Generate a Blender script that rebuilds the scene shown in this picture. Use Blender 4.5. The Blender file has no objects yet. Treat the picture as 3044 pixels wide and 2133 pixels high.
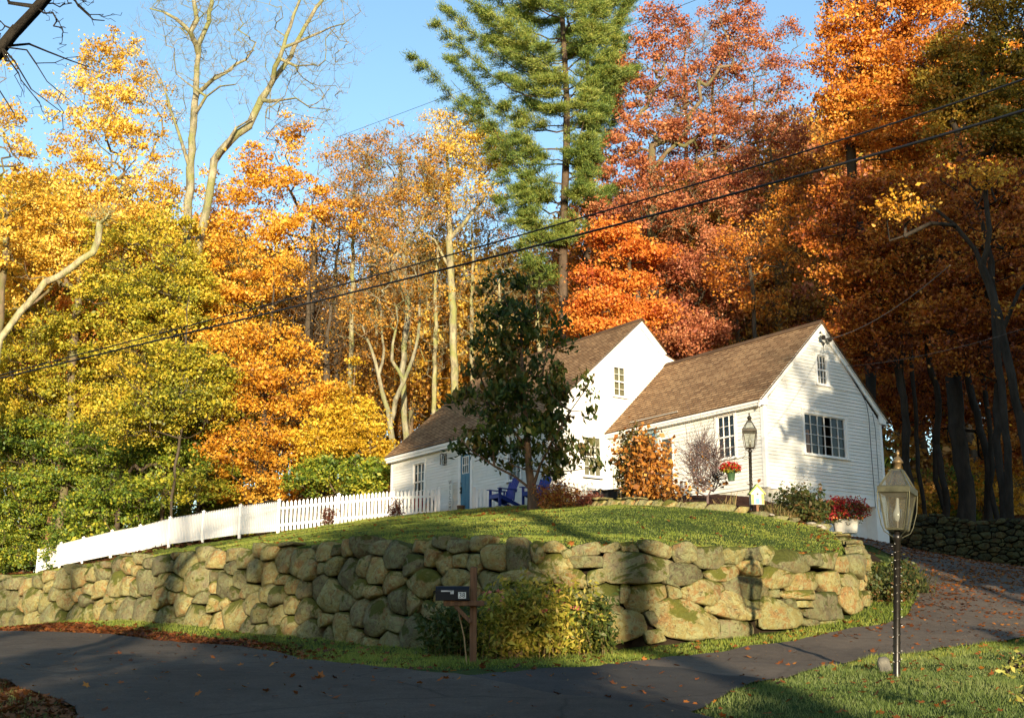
import bpy, math, random
import numpy as np
from mathutils import Vector, Matrix, Euler

scene = bpy.context.scene
COL = scene.collection
# ------------------------------------------------------------------ camera
EYE = np.array([0.0, 0.0, 1.6]); FOC = 1228.0; PITCH = math.radians(13.6)
CS, SN = math.cos(PITCH), math.sin(PITCH)
cam_d = bpy.data.cameras.new("camera"); cam = bpy.data.objects.new("camera", cam_d); COL.objects.link(cam)
cam.location = EYE; cam.rotation_euler = (math.radians(90) + PITCH, 0, 0)
cam_d.sensor_width = 36; cam_d.lens = 36 * FOC / 1024; cam_d.clip_end = 3000; cam_d.clip_start = 0.1
scene.camera = cam
# ------------------------------------------------------------------ light
SUN_AZ = (0.13, -1.0); SUN_EL = math.radians(7.3)
_h = math.hypot(*SUN_AZ)
SUNV = Vector((SUN_AZ[0] / _h * math.cos(SUN_EL), SUN_AZ[1] / _h * math.cos(SUN_EL), math.sin(SUN_EL)))
world = bpy.data.worlds.new("World"); scene.world = world; world.use_nodes = True
nt = world.node_tree; nt.nodes.clear()
wo = nt.nodes.new('ShaderNodeOutputWorld'); bg = nt.nodes.new('ShaderNodeBackground'); sky = nt.nodes.new('ShaderNodeTexSky')
sky.sky_type = 'NISHITA'; sky.sun_disc = False; sky.sun_elevation = SUN_EL
sky.sun_rotation = math.atan2(SUNV.x, SUNV.y)
sky.air_density = 1.0; sky.dust_density = 0.3; sky.ozone_density = 1.6
bg.inputs["Strength"].default_value = 0.145
hsv = nt.nodes.new('ShaderNodeHueSaturation'); hsv.inputs['Saturation'].default_value = 1.08; hsv.inputs['Value'].default_value = 1.28
nt.links.new(sky.outputs[0], hsv.inputs['Color']); nt.links.new(hsv.outputs[0], bg.inputs[0]); nt.links.new(bg.outputs[0], wo.inputs[0])
sun_d = bpy.data.lights.new("sun", 'SUN'); sun = bpy.data.objects.new("sun", sun_d); COL.objects.link(sun)
sun_d.energy = 5.0; sun_d.angle = math.radians(0.5); sun_d.color = (1.0, 0.84, 0.60)
sun.rotation_euler = SUNV.to_track_quat('Z', 'Y').to_euler(); sun.location = (0, -20, 30)
scene.view_settings.view_transform = 'Standard'; scene.view_settings.look = 'None'
scene.view_settings.gamma = 1.0; scene.view_settings.exposure = 1.08
scene.render.engine = 'CYCLES'
scene.cycles.max_bounces = 6; scene.cycles.diffuse_bounces = 3; scene.cycles.glossy_bounces = 3
scene.cycles.transmission_bounces = 4; scene.cycles.transparent_max_bounces = 8
scene.cycles.caustics_reflective = False; scene.cycles.caustics_refractive = False
scene.cycles.sample_clamp_indirect = 6.0

# ------------------------------------------------------------------ survey helpers: place things where they stand
def ray(u, v):
    X = (u - 512) / FOC; Y = (358.5 - v) / FOC
    return np.array([X, CS - SN * Y, SN + CS * Y])
def at(u, v, y):
    r = ray(u, v); return EYE + r * (y / r[1])
def k3(x, y): return x * 1024 / 3044, y * 1024 / 3044
def px(u, y, w=1): return w * y / FOC          # metres of w picture px at depth y

# ------------------------------------------------------------------ object helpers
def tag(o, label=None, cat=None, group=None, kind=None):
    if label: o['label'] = label
    if cat: o['category'] = cat
    if group: o['group'] = group
    if kind: o['kind'] = kind
    return o
def empty(name, loc=(0, 0, 0), rz=0.0, label=None, cat=None, group=None):
    o = bpy.data.objects.new(name, None); COL.objects.link(o)
    o.location = loc; o.rotation_euler = (0, 0, rz); o.empty_display_size = 0.2
    return tag(o, label, cat, group)
def link(name, me, mat=None, parent=None):
    if mat is not None and not me.materials:
        for m in (mat if isinstance(mat, (list, tuple)) else [mat]): me.materials.append(m)
    o = bpy.data.objects.new(name, me); COL.objects.link(o)
    if parent is not None: o.parent = parent
    return o
def copy_tree(o, parent=None):
    c = o.copy(); COL.objects.link(c); c.parent = parent
    for ch in [x for x in o.children]: copy_tree(ch, c)
    return c
def npmesh(name, V, F, attrs=None, smooth=False, uv=None):
    """V (n,3), F (m,k) uniform faces; attrs {name:(domain,array)}"""
    V = np.asarray(V, dtype=np.float32); F = np.asarray(F, dtype=np.int32)
    me = bpy.data.meshes.new(name); n, k = F.shape
    me.vertices.add(len(V)); me.vertices.foreach_set('co', V.ravel())
    me.loops.add(n * k); me.loops.foreach_set('vertex_index', F.ravel())
    me.polygons.add(n); me.polygons.foreach_set('loop_start', np.arange(0, n * k, k, dtype=np.int32))
    me.polygons.foreach_set('loop_total', np.full(n, k, dtype=np.int32))
    if smooth: me.polygons.foreach_set('use_smooth', np.ones(n, dtype=bool))
    for a, (dom, arr) in (attrs or {}).items():
        t = me.attributes.new(a, 'FLOAT', dom); t.data.foreach_set('value', np.asarray(arr, dtype=np.float32).ravel())
    if uv is not None:
        l = me.uv_layers.new(name='UVMap'); l.data.foreach_set('uv', np.asarray(uv, dtype=np.float32).ravel())
    me.update(calc_edges=True); me.validate()
    return me

class MB:
    """collects shapes, builds one mesh"""
    def __init__(s): s.v = []; s.f = []; s.uv = []; s.sm = []
    def add(s, vs, fs, smooth=False):
        b = len(s.v); s.v += [tuple(map(float, v)) for v in vs]
        for f in fs: s.f.append([b + i for i in f]); s.sm.append(smooth)
        return s
    def box(s, c, size, M=None):
        x, y, z = [q / 2 for q in size]; c = Vector(c)
        P = [Vector((a, b, d)) for d in (-z, z) for (a, b) in ((-x, -y), (x, -y), (x, y), (-x, y))]
        if M is not None: P = [M @ p for p in P]
        s.add([c + p for p in P], [(3, 2, 1, 0), (4, 5, 6, 7), (0, 1, 5, 4), (1, 2, 6, 5), (2, 3, 7, 6), (3, 0, 4, 7)]); return s
    def bb(s, x0, x1, y0, y1, z0, z1):
        return s.box(((x0 + x1) / 2, (y0 + y1) / 2, (z0 + z1) / 2), (abs(x1 - x0), abs(y1 - y0), abs(z1 - z0)))
    def hexa(s, P8): s.add(P8, [(3, 2, 1, 0), (4, 5, 6, 7), (0, 1, 5, 4), (1, 2, 6, 5), (2, 3, 7, 6), (3, 0, 4, 7)]); return s
    def bar(s, a, b, w, h, up=(0, 0, 1)):
        a, b = Vector(a), Vector(b); d = (b - a).normalized(); up = Vector(up)
        if abs(d.dot(up)) > 0.98: up = Vector((1, 0, 0))
        r = d.cross(up).normalized(); u = r.cross(d).normalized()
        P = []
        for p in (a, b): P += [p - r * w / 2 - u * h / 2, p + r * w / 2 - u * h / 2, p + r * w / 2 + u * h / 2, p - r * w / 2 + u * h / 2]
        s.add(P, [(0, 1, 2, 3), (7, 6, 5, 4), (0, 4, 5, 1), (1, 5, 6, 2), (2, 6, 7, 3), (3, 7, 4, 0)]); return s
    def tube(s, pts, rad, n=8, cap=True, smooth=True):
        pts = [Vector(p) for p in pts]; m = len(pts)
        if not hasattr(rad, '__len__'): rad = [rad] * m
        vs = []; ref = None
        for i, p in enumerate(pts):
            d = (pts[min(i + 1, m - 1)] - pts[max(i - 1, 0)]).normalized()
            if ref is None: ref = Vector((1, 0, 0)) if abs(d.x) < .9 else Vector((0, 1, 0))
            r = (ref - d * ref.dot(d)).normalized(); ref = r; q = d.cross(r)
            for k in range(n):
                a = 2 * math.pi * k / n; vs.append(p + (r * math.cos(a) + q * math.sin(a)) * rad[i])
        fs = [(i * n + k, i * n + (k + 1) % n, (i + 1) * n + (k + 1) % n, (i + 1) * n + k) for i in range(m - 1) for k in range(n)]
        s.add(vs, fs, smooth)
        if cap: s.add(vs[:n], [tuple(range(n - 1, -1, -1))]); s.add(vs[-n:], [tuple(range(n))])
        return s
    def lathe(s, prof, c=(0, 0, 0), n=16, smooth=True, rot=0.0, sy=1.0):
        """prof [(r,z)]"""
        c = Vector(c); vs = []
        for r, z in prof:
            for k in range(n):
                a = rot + 2 * math.pi * k / n; vs.append(c + Vector((r * math.cos(a), r * math.sin(a) * sy, z)))
        m = len(prof)
        fs = [(i * n + k, i * n + (k + 1) % n, (i + 1) * n + (k + 1) % n, (i + 1) * n + k) for i in range(m - 1) for k in range(n)]
        s.add(vs, fs, smooth)
        if prof[0][0] > 1e-4: s.add(vs[:n], [tuple(range(n - 1, -1, -1))])
        if prof[-1][0] > 1e-4: s.add(vs[-n:], [tuple(range(n))])
        return s
    def prism(s, poly, axis, a0, a1):
        """poly: list of 2-D pts; axis 0/1/2 extruded axis"""
        def mk(p, a):
            q = [p[0], p[1]]; q.insert(axis, a); return q
        n = len(poly); V = [mk(p, a0) for p in poly] + [mk(p, a1) for p in poly]
        s.add(V, [tuple(range(n - 1, -1, -1)), tuple(range(n, 2 * n))] + [(i, (i + 1) % n, n + (i + 1) % n, n + i) for i in range(n)]); return s
    def mesh(s, name='m', bevel=0):
        me = bpy.data.meshes.new(name); me.from_pydata(s.v, [], s.f)
        me.polygons.foreach_set('use_smooth', s.sm); me.update()
        import bmesh
        bm = bmesh.new(); bm.from_mesh(me); bmesh.ops.recalc_face_normals(bm, faces=bm.faces)
        if bevel:
            es = [e for e in bm.edges if len(e.link_faces) == 2 and e.calc_face_angle(0) > 0.6]
            bmesh.ops.bevel(bm, geom=es, offset=bevel, segments=1, affect='EDGES', clamp_overlap=True)
        bm.to_mesh(me); bm.free()
        return me
    def build(s, name, mat, parent=None, bevel=0): return link(name, s.mesh(name, bevel), mat, parent)

# ------------------------------------------------------------------ material helpers
def N(nt, typ, **kw):
    n = nt.nodes.new(typ)
    for k, v in kw.items():
        if k in n.inputs: n.inputs[k].default_value = v
        else: setattr(n, k, v)
    return n
def newmat(name):
    m = bpy.data.materials.new(name); m.use_nodes = True; nt = m.node_tree; nt.nodes.clear()
    out = nt.nodes.new('ShaderNodeOutputMaterial'); p = nt.nodes.new('ShaderNodeBsdfPrincipled')
    nt.links.new(p.outputs[0], out.inputs[0]); return m, nt, p, out
def c4(c): return (c[0], c[1], c[2], 1.0)
def ramp(nt, fac, stops):
    r = nt.nodes.new('ShaderNodeValToRGB'); e = r.color_ramp.elements
    while len(e) < len(stops): e.new(0.5)
    for i, (p, c) in enumerate(stops): e[i].position = p; e[i].color = c4(c)
    nt.links.new(fac, r.inputs[0]); return r.outputs[0]
def noise(nt, scale, detail=4, rough=.55, coord='Object', vec=None, dist=0.0):
    t = nt.nodes.new('ShaderNodeTexNoise'); t.inputs['Scale'].default_value = scale
    t.inputs['Detail'].default_value = detail; t.inputs['Roughness'].default_value = rough; t.inputs['Distortion'].default_value = dist
    if vec is None:
        tc = nt.nodes.new('ShaderNodeTexCoord'); vec = tc.outputs[coord]
    nt.links.new(vec, t.inputs['Vector']); return t.outputs['Fac']
def mixc(nt, fac, a, b, typ='MIX'):
    m = nt.nodes.new('ShaderNodeMix'); m.data_type = 'RGBA'; m.blend_type = typ
    for i, x in ((0, fac), (6, a), (7, b)):
        if hasattr(x, 'is_linked') or hasattr(x, 'links'): nt.links.new(x, m.inputs[i])
        elif i == 0: m.inputs[0].default_value = x
        else: m.inputs[i].default_value = c4(x)
    return m.outputs[2]
def math_(nt, op, a, b=0.0, c=None):
    m = nt.nodes.new('ShaderNodeMath'); m.operation = op
    for i, x in enumerate((a, b, c)):
        if x is None: continue
        if hasattr(x, 'links'): nt.links.new(x, m.inputs[i])
        else: m.inputs[i].default_value = x
    return m.outputs[0]
def attr(nt, name):
    a = nt.nodes.new('ShaderNodeAttribute'); a.attribute_name = name; return a.outputs['Fac']
def bump(nt, p, h, dist=.01, strength=1.0):
    b = nt.nodes.new('ShaderNodeBump'); b.inputs['Distance'].default_value = dist; b.inputs['Strength'].default_value = strength
    nt.links.new(h, b.inputs['Height']); nt.links.new(b.outputs[0], p.inputs['Normal'])
def simple(name, col, rough=.6, metal=0.0, var=.12, scale=6, bmp=0.0, spec=.4):
    m, nt, p, o = newmat(name)
    n = noise(nt, scale, 5)
    a = tuple(c * (1 - var) for c in col); b = tuple(min(1, c * (1 + var)) for c in col)
    nt.links.new(ramp(nt, n, [(.3, a), (.7, b)]), p.inputs['Base Color'])
    p.inputs['Roughness'].default_value = rough; p.inputs['Metallic'].default_value = metal
    p.inputs['Specular IOR Level'].default_value = spec
    if bmp: bump(nt, p, noise(nt, scale * 8, 4), bmp)
    return m
def leafmat(name, cols, transl=.35, wild=.5):
    """cols: list of colours; picked by clump and leaf randomness"""
    m, nt, p, out = newmat(name); nt.nodes.remove(p)
    ca, lr = attr(nt, 'clump'), attr(nt, 'leaf')
    big = noise(nt, .22, 2)
    big = math_(nt, 'SUBTRACT', math_(nt, 'MULTIPLY', big, 2.2), .6)
    f = math_(nt, 'ADD', math_(nt, 'MULTIPLY', ca, .32), math_(nt, 'ADD', math_(nt, 'MULTIPLY', lr, .38), math_(nt, 'MULTIPLY', big, .40)))
    n = len(cols); st = [(0.2 + 0.62 * i / max(1, n - 1), c) for i, c in enumerate(cols)]
    col = ramp(nt, f, st)
    d = nt.nodes.new('ShaderNodeBsdfDiffuse'); t = nt.nodes.new('ShaderNodeBsdfTranslucent')
    nt.links.new(col, d.inputs[0]); nt.links.new(col, t.inputs[0])
    mx = nt.nodes.new('ShaderNodeMixShader'); mx.inputs[0].default_value = transl
    nt.links.new(d.outputs[0], mx.inputs[1]); nt.links.new(t.outputs[0], mx.inputs[2])
    g = nt.nodes.new('ShaderNodeBsdfGlossy'); g.inputs['Roughness'].default_value = .55; g.inputs['Color'].default_value = (.8, .8, .8, 1)
    m2 = nt.nodes.new('ShaderNodeMixShader'); m2.inputs[0].default_value = .03
    nt.links.new(mx.outputs[0], m2.inputs[1]); nt.links.new(g.outputs[0], m2.inputs[2])
    nt.links.new(m2.outputs[0], out.inputs[0]); return m
def barkmat(name, a, b, moss=None, scale=3):
    m, nt, p, o = newmat(name)
    tc = nt.nodes.new('ShaderNodeTexCoord'); mp = nt.nodes.new('ShaderNodeMapping'); mp.inputs['Scale'].default_value = (1, 1, .3)
    nt.links.new(tc.outputs['Object'], mp.inputs[0])
    n1 = noise(nt, scale, 6, .7, vec=mp.outputs[0])
    col = ramp(nt, n1, [(.32, a), (.62, b)])
    if moss: col = mixc(nt, ramp(nt, noise(nt, 1.1, 4), [(.45, (0, 0, 0)), (.62, (1, 1, 1))]), col, moss)
    nt.links.new(col, p.inputs['Base Color']); p.inputs['Roughness'].default_value = .9; p.inputs['Specular IOR Level'].default_value = .15
    bump(nt, p, noise(nt, scale * 5, 5, .7, vec=mp.outputs[0]), .03); return m
# ================================================================== ground
WALL_UY = [(-260, 46), (-130, 37.5), (0, 31), (98, 28.1), (150, 26.6), (220, 25), (316, 22.6), (404, 20.7), (520, 19.4), (600, 19.05), (711, 19.3), (806, 20.5), (846, 21.6), (866, 23.0)]
WALL_TOPV = {0: 577, 98: 557.5, 150: 551, 220: 546, 316: 540, 404: 536, 520: 538, 600: 541.5, 711: 546.5, 806: 550, 846: 553, 866: 557}
WALL_BASV = {0: 626, 98: 618, 150: 618, 220: 627, 316: 636, 404: 645, 520: 649, 600: 649, 711: 637, 806: 625, 846: 616, 866: 607}
def upt(u, y): return ((u - 512) / FOC * y * 1.0, y)
# in plan the picture column u at depth y: x = X*y/(cos..) -- use the ray at the wall foot
def planpt(u, v, y): p = at(u, v, y); return (p[0], p[1])
WLINE = [planpt(u, WALL_BASV.get(u, 626), y) for u, y in WALL_UY] + [(7.35, 25.6), (8.2, 28.6), (8.75, 31.8), (8.9, 34.6), (8.75, 36.6), (9.5, 40.5), (13.5, 44.5), (24, 56), (34, 80), (60, 140)]
WTOP = []; WBAS = []
for (u, y) in WALL_UY:
    WTOP.append(at(u, WALL_TOPV[u], y)[2] if u in WALL_TOPV else None); WBAS.append(at(u, WALL_BASV[u], y)[2] if u in WALL_BASV else None)
WTOP[0] = 4.4; WTOP[1] = 4.0; WBAS[0] = 3.2; WBAS[1] = 2.8
WTOP += [3.62, 4.1, 4.6, 5.0]; WBAS += [2.75, 3.35, 3.95, 4.5]

def tps_fit(P):
    P = np.array(P, float); X = P[:, :2]; z = P[:, 2]; n = len(P)
    d = np.linalg.norm(X[:, None] - X[None], axis=2)
    K = np.where(d > 0, d ** 2 * np.log(d + 1e-9), 0) + np.eye(n) * 2.0
    A = np.zeros((n + 3, n + 3)); A[:n, :n] = K; A[:n, n] = 1; A[:n, n + 1:] = X; A[n, :n] = 1; A[n + 1:, :n] = X.T
    w = np.linalg.solve(A, np.concatenate([z, [0, 0, 0]]))
    def f(x, y):
        x = np.asarray(x, float); y = np.asarray(y, float); sh = x.shape; q = np.stack([x.ravel(), y.ravel()], 1)
        d = np.linalg.norm(q[:, None] - X[None], axis=2)
        k = np.where(d > 0, d ** 2 * np.log(d + 1e-9), 0)
        return (k @ w[:n] + w[n] + q @ w[n + 1:]).reshape(sh)
    return f
p1 = [(0, 0, -.05), (-8, 0, .0), (8, 0, -.1), (0, 10.5, 1.02), (-5, 11, 1.15), (5, 10.5, .98), (4.55, 14.5, 1.36), (0, 15.5, 1.46), (0, -15, -1.4), (-20, -15, -1.2), (20, -15, -1.6), (-20, 12, 1.3), (20, 12, 1.4)]
for i, (u, y) in enumerate(WALL_UY[2:], 2): p1.append((WLINE[i][0], WLINE[i][1], WBAS[i] - .04))
p1 += [(-26, 45, 3.3), (-19, 28, 2.0), (-30, 30, 2.6), (8.9, 21.0, 1.98), (13, 28, 3.1), (16, 33, 3.65), (17.0, 36.5, 3.95), (17.5, 38, 4.1), (14.4, 39.4, 4.4), (10.3, 38.2, 5.25), (11.5, 36, 4.6), (9.6, 31, 3.9), (15, 22, 2.2), (20, 25, 2.7), (25, 40, 5.0), (12.6, 40, 4.75), (15, 48, 5.2), (30, 60, 7.5), (60, 60, 8.5), (60, 0, 0), (-60, 0, 0), (-60, 60, 4.5), (0, 140, 10), (70, 140, 12), (-70, 140, 9)]
h1 = tps_fit(p1)
p2 = []
for i, (u, y) in enumerate(WALL_UY): p2.append((WLINE[i][0] + .02, WLINE[i][1] + .7, WTOP[i] - .02))
for i in (14, 15, 16, 17): p2.append((WLINE[i][0] - .5, WLINE[i][1], WTOP[i] - .03))
def q(u, v, y, dz=0): p = at(u, v, y); p2.append((p[0], p[1], p[2] + dz))
for a in ((532, 511, 36), (558, 509, 33), (640, 506.5, 31.5), (700, 509, 31), (751, 512, 31.8), (820, 525, 30.5), (868, 541, 27.5), (439, 511, 41), (283, 531.5, 42), (150, 549.5, 49), (39, 572, 60), (480, 510, 41), (39, 579, 46), (39, 577, 38), (98, 564, 42), (98, 562, 36), (150, 554, 40), (150, 554, 33), (202, 549.5, 40), (202, 549, 32), (75, 566, 52), (10, 582, 52), (700, 504, 33.5), (780, 514, 33.5), (640, 501, 35.0), (700, 501, 35.2)): q(*a)
p2 += [(7.1, 35.7, 6.08), (5.0, 38.6, 6.35), (3.4, 41.0, 6.40), (1.0, 40.0, 6.45), (-4.6, 48, 6.6), (-2.2, 44, 6.5), (8.3, 36.6, 5.95), (9.1, 36.9, 5.45), (-12, 58, 6.4), (10, 50, 6.6), (-30, 74, 5.9), (-10, 75, 7.4), (12, 65, 7.3), (-45, 60, 4.6), (0, 140, 10), (70, 140, 12), (-70, 140, 9)]
h2 = tps_fit(p2)
WL = np.array(WLINE)
def sdist(x, y):
    """signed distance to the retaining wall line, positive on the terrace side"""
    x = np.asarray(x, float); y = np.asarray(y, float); sh = x.shape; Q = np.stack([x.ravel(), y.ravel()], 1)
    best = np.full(len(Q), 1e9); sg = np.ones(len(Q))
    for a, b in zip(WL[:-1], WL[1:]):
        d = b - a; L = (d @ d); t = np.clip(((Q - a) @ d) / L, 0, 1); pr = a + t[:, None] * d
        dd = np.linalg.norm(Q - pr, axis=1); cr = d[0] * (Q[:, 1] - a[1]) - d[1] * (Q[:, 0] - a[0])
        m = dd < best - 1e-9; best[m] = dd[m]; sg[m] = np.where(cr[m] >= 0, 1, -1)
    return (best * sg).reshape(sh)
def sstep(t): t = np.clip(t, 0, 1); return t * t * (3 - 2 * t)
TER = np.array([[11.6, 41.2], [14.4, 39.6], [18.5, 38.2], [26, 37.5]])
def tdist(x, y):
    d = TER[-1] - TER[0]; d = d / np.linalg.norm(d); return (-(d[1]) * (x - TER[0][0]) + d[0] * (y - TER[0][1])), ((x - TER[0][0]) * d[0] + (y - TER[0][1]) * d[1])
def hnoise(x, y): return .025 * np.sin(x * 1.9 + 1.3 * np.sin(y * .8)) * np.sin(y * 1.7 + x * .6) + .012 * np.sin(x * 5.1 + y * 3.3) * np.sin(y * 4.7 - x * 2.2)
def h(x, y):
    x = np.asarray(x, float); y = np.asarray(y, float)
    s = sdist(x, y); m = sstep((s - .30) / .32)
    # past the built wall the step widens into a bank
    m2 = sstep((s + .8) / 2.6); bank = sstep((y - 36.2) / 2.0) * (x > 6)
    m = m * (1 - bank) + m2 * bank
    z = h1(x, y) * (1 - m) + h2(x, y) * m + hnoise(x, y)
    td, tl = tdist(x, y); z = z + 1.35 * sstep((td - .1) / .5) * sstep((tl + .5) / 1.0) * (1 - m)
    return z
def hz(x, y): return float(h(np.array([x]), np.array([y]))[0])
def hit(u, v, ymax=60, y0=6):
    r = ray(u, v); ys = np.arange(y0, ymax, .05); P = EYE[None] + r[None] * (ys / r[1])[:, None]
    d = P[:, 2] - h(P[:, 0], P[:, 1]); i = np.argmax(d < 0) if (d < 0).any() else len(ys) - 1
    return P[i]
def axis(lo, a, b, hi, fine, g=1.16):
    xs = list(np.arange(a, b + 1e-6, fine)); st = fine; x = b
    while x < hi: st *= g; x += st; xs.append(x)
    st = fine; x = a; pre = []
    while x > lo: st *= g; x -= st; pre.append(x)
    return np.array(pre[::-1] + xs)
XS = axis(-900, -17, 15, 900, .2); YS = axis(-300, 9, 43, 1200, .2)
GX, GY = np.meshgrid(XS, YS); GZ = h(GX, GY)
far = np.hypot(GX, GY - 40); GZ = np.where(far > 130, GZ * 0 + np.clip(GZ, -8, 14), GZ)
# road & drive footprints, surveyed then laid as sheets
road_far = [(-20.5, 35.5), (-15.2, 30.0)] + [tuple(hit(u, v)[:2]) for u, v in ((0, 632), (67, 634), (134, 638.5), (200, 645), (268, 652), (330, 664), (401, 671), (462, 677.5), (594, 702), (682, 712))] + [(3.2, 8.2), (6.5, 3.5), (11, -3), (17, -12)]
road_near = [(-26.5, 30.5), (-20, 24.6)] + [tuple(hit(u, v, y0=5)[:2]) for u, v in ((-170, 658), (-110, 662), (-60, 668), (0, 682), (35, 696), (80, 716))] + [(-3.2, 9.0), (-2.8, 7.2), (-2.5, 5.2), (-2.0, 2.5), (0.2, -1.5), (4.5, -8), (10, -17)]
dr_left = [tuple(hit(u, v)[:2]) for u, v in ((450, 679), (522, 672), (600, 667), (624, 663))]
dr_left2 = [tuple(hit(u, v)[:2]) for u, v in ((706, 654), (783, 643), (837, 632), (875, 626), (906, 618))] + [(8.6, 26.3), (9.5, 29), (10.0, 32), (10.0, 35), (9.35, 37.4)]
dr_right = [tuple(hit(u, v)[:2]) for u, v in ((590, 708), (680, 718), (698, 712), (731, 692), (768, 681))]
dr_right2 = [tuple(hit(u, v)[:2]) for u, v in ((814, 669.5), (854, 662), (890, 656), (930, 651.5), (980, 644), (1024, 638))] + [(11.5, 24.5), (15.2, 29), (17.0, 33), (16.0, 36.5), (12.2, 39.3)]
def resample(P, n):
    P = np.array(P); L = np.r_[0, np.cumsum(np.linalg.norm(np.diff(P, axis=0), axis=1))]
    t = np.linspace(0, L[-1], n); return np.stack([np.interp(t, L, P[:, 0]), np.interp(t, L, P[:, 1])], 1)
def inpoly(x, y, poly):
    x = np.asarray(x); y = np.asarray(y); r = np.zeros(x.shape, bool); j = len(poly) - 1
    for i in range(len(poly)):
        xi, yi = poly[i]; xj, yj = poly[j]
        c = ((yi > y) != (yj > y)) & (x < (xj - xi) * (y - yi) / ((yj - yi) or 1e-9) + xi); r ^= c; j = i
    return r
ROADP = road_far + road_near[::-1]; DRVP = dr_left + dr_left2 + (dr_right + dr_right2)[::-1]
def paved(x, y): return inpoly(x, y, ROADP) | inpoly(x, y, DRVP)
# sink the earth a little under the paving so the sheets lie clear of it
pm = paved(GX, GY) & paved(GX + .22, GY) & paved(GX - .22, GY) & paved(GX, GY + .22) & paved(GX, GY - .22)
# terrace side: under the house keep the earth below the floor
GZs = GZ - .05 * pm
nx, ny = len(XS), len(YS)
V = np.stack([GX.ravel(), GY.ravel(), GZs.ravel()], 1)
idx = np.arange(nx * ny).reshape(ny, nx); F = np.stack([idx[:-1, :-1], idx[:-1, 1:], idx[1:, 1:], idx[1:, :-1]], -1).reshape(-1, 4)
def woods(x, y):
    """1 on the leaf-strewn forest floor"""
    s = sdist(x, y)
    w = sstep((y - 47 - .25 * x) / 5.0) + sstep((x - 11 - (y - 30) * .1) / 2.5) * sstep((y - 38.5) / 2)
    return np.clip(w, 0, 1)
def litter_strip(x, y):
    """leaf drift between road edge and the left part of the wall, along the island's near edge"""
    s = sdist(x, y); a = sstep((-s - .7) / .5) * sstep((-2.2 - x) / 3) * (s < 0)
    b = sstep((11.6 - y) / .8) * (x > 1)
    return np.clip(a + b, 0, 1)
me = npmesh('ground', V, F, {'woods': ('POINT', np.clip(woods(GX, GY) + .9 * litter_strip(GX, GY), 0, 1))}, smooth=True)
m, nt, p, o = newmat('earth_and_turf')
w = math_(nt, 'ADD', attr(nt, 'woods'), math_(nt, 'MULTIPLY', math_(nt, 'SUBTRACT', noise(nt, 1.3, 5), .5), .9))
turf = ramp(nt, noise(nt, 2.2, 6), [(.3, (.035, .060, .012)), (.55, (.055, .085, .018)), (.8, (.085, .095, .025))])
lit = ramp(nt, noise(nt, 9, 6, .7), [(.3, (.035, .018, .009)), (.5, (.11, .045, .014)), (.7, (.20, .085, .025))])
nt.links.new(mixc(nt, ramp(nt, w, [(.42, (0, 0, 0)), (.58, (1, 1, 1))]), turf, lit), p.inputs['Base Color'])
p.inputs['Roughness'].default_value = .95; p.inputs['Specular IOR Level'].default_value = .1
bump(nt, p, noise(nt, 25, 6, .7), .06)
ground = tag(link('ground', me, m), kind='structure')
def ribbon(name, A, B, n, k, lift, mat, crown=0.0):
    A = resample(A, n); B = resample(B, n); V = []; uv = []
    for j in range(k + 1):
        t = j / k; P = A * (1 - t) + B * t; z = h(P[:, 0], P[:, 1]) + lift + crown * math.sin(math.pi * t)
        V.append(np.stack([P[:, 0], P[:, 1], z], 1))
    V = np.array(V).reshape(-1, 3); I = np.arange(n * (k + 1)).reshape(k + 1, n)
    F = np.stack([I[:-1, :-1], I[:-1, 1:], I[1:, 1:], I[1:, :-1]], -1).reshape(-1, 4)
    return link(name, npmesh(name, V, F, smooth=True), mat)
def asphalt(name, a, b, c, crack=.5):
    m, nt, p, o = newmat(name)
    big = noise(nt, .35, 4, .6); fine = noise(nt, 45, 3, .8); mid = noise(nt, 4, 5, .7)
    f = math_(nt, 'ADD', math_(nt, 'MULTIPLY', big, .35), math_(nt, 'ADD', math_(nt, 'MULTIPLY', fine, .40), math_(nt, 'MULTIPLY', mid, .25)))
    col = ramp(nt, f, [(.40, a), (.5, b), (.60, c)])
    v = nt.nodes.new('ShaderNodeTexVoronoi'); v.feature = 'DISTANCE_TO_EDGE'; v.inputs['Scale'].default_value = .33
    tc = nt.nodes.new('ShaderNodeTexCoord'); mx = nt.nodes.new('ShaderNodeMix'); mx.data_type = 'VECTOR'
    nn = nt.nodes.new('ShaderNodeTexNoise'); nn.inputs['Scale'].default_value = 1.4; nn.inputs['Detail'].default_value = 6
    nt.links.new(tc.outputs['Object'], nn.inputs['Vector']); mx.inputs[0].default_value = .25
    nt.links.new(tc.outputs['Object'], mx.inputs[4]); nt.links.new(nn.outputs['Color'], mx.inputs[5]); nt.links.new(mx.outputs[1], v.inputs['Vector'])
    ck = ramp(nt, v.outputs['Distance'], [(.0, (1, 1, 1)), (.010, (0, 0, 0))])
    ckm = math_(nt, 'MULTIPLY', ck, crack)
    nt.links.new(mixc(nt, ckm, col, (.012, .011, .010)), p.inputs['Base Color'])
    p.inputs['Roughness'].default_value = .88; p.inputs['Specular IOR Level'].default_value = .22
    bump(nt, p, fine, .015); return m
road = ribbon('road', road_far, road_near, 150, 14, .045, asphalt('road_asphalt', (.050, .040, .030), (.076, .061, .046), (.115, .094, .072)), .02); tag(road, kind='structure')
dmat = asphalt('drive_asphalt', (.030, .027, .025), (.046, .042, .038), (.066, .060, .054))
ap = ribbon('driveway_apron', dr_left, dr_right, 60, 12, .026, dmat); tag(ap, kind='structure')
dr = ribbon('driveway', [dr_left[-1]] + dr_left2, [dr_right[-1]] + dr_right2, 120, 16, .024, asphalt('drive_worn', (.085, .066, .050), (.125, .098, .074), (.17, .135, .10), .25)); tag(dr, kind='structure')

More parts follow.
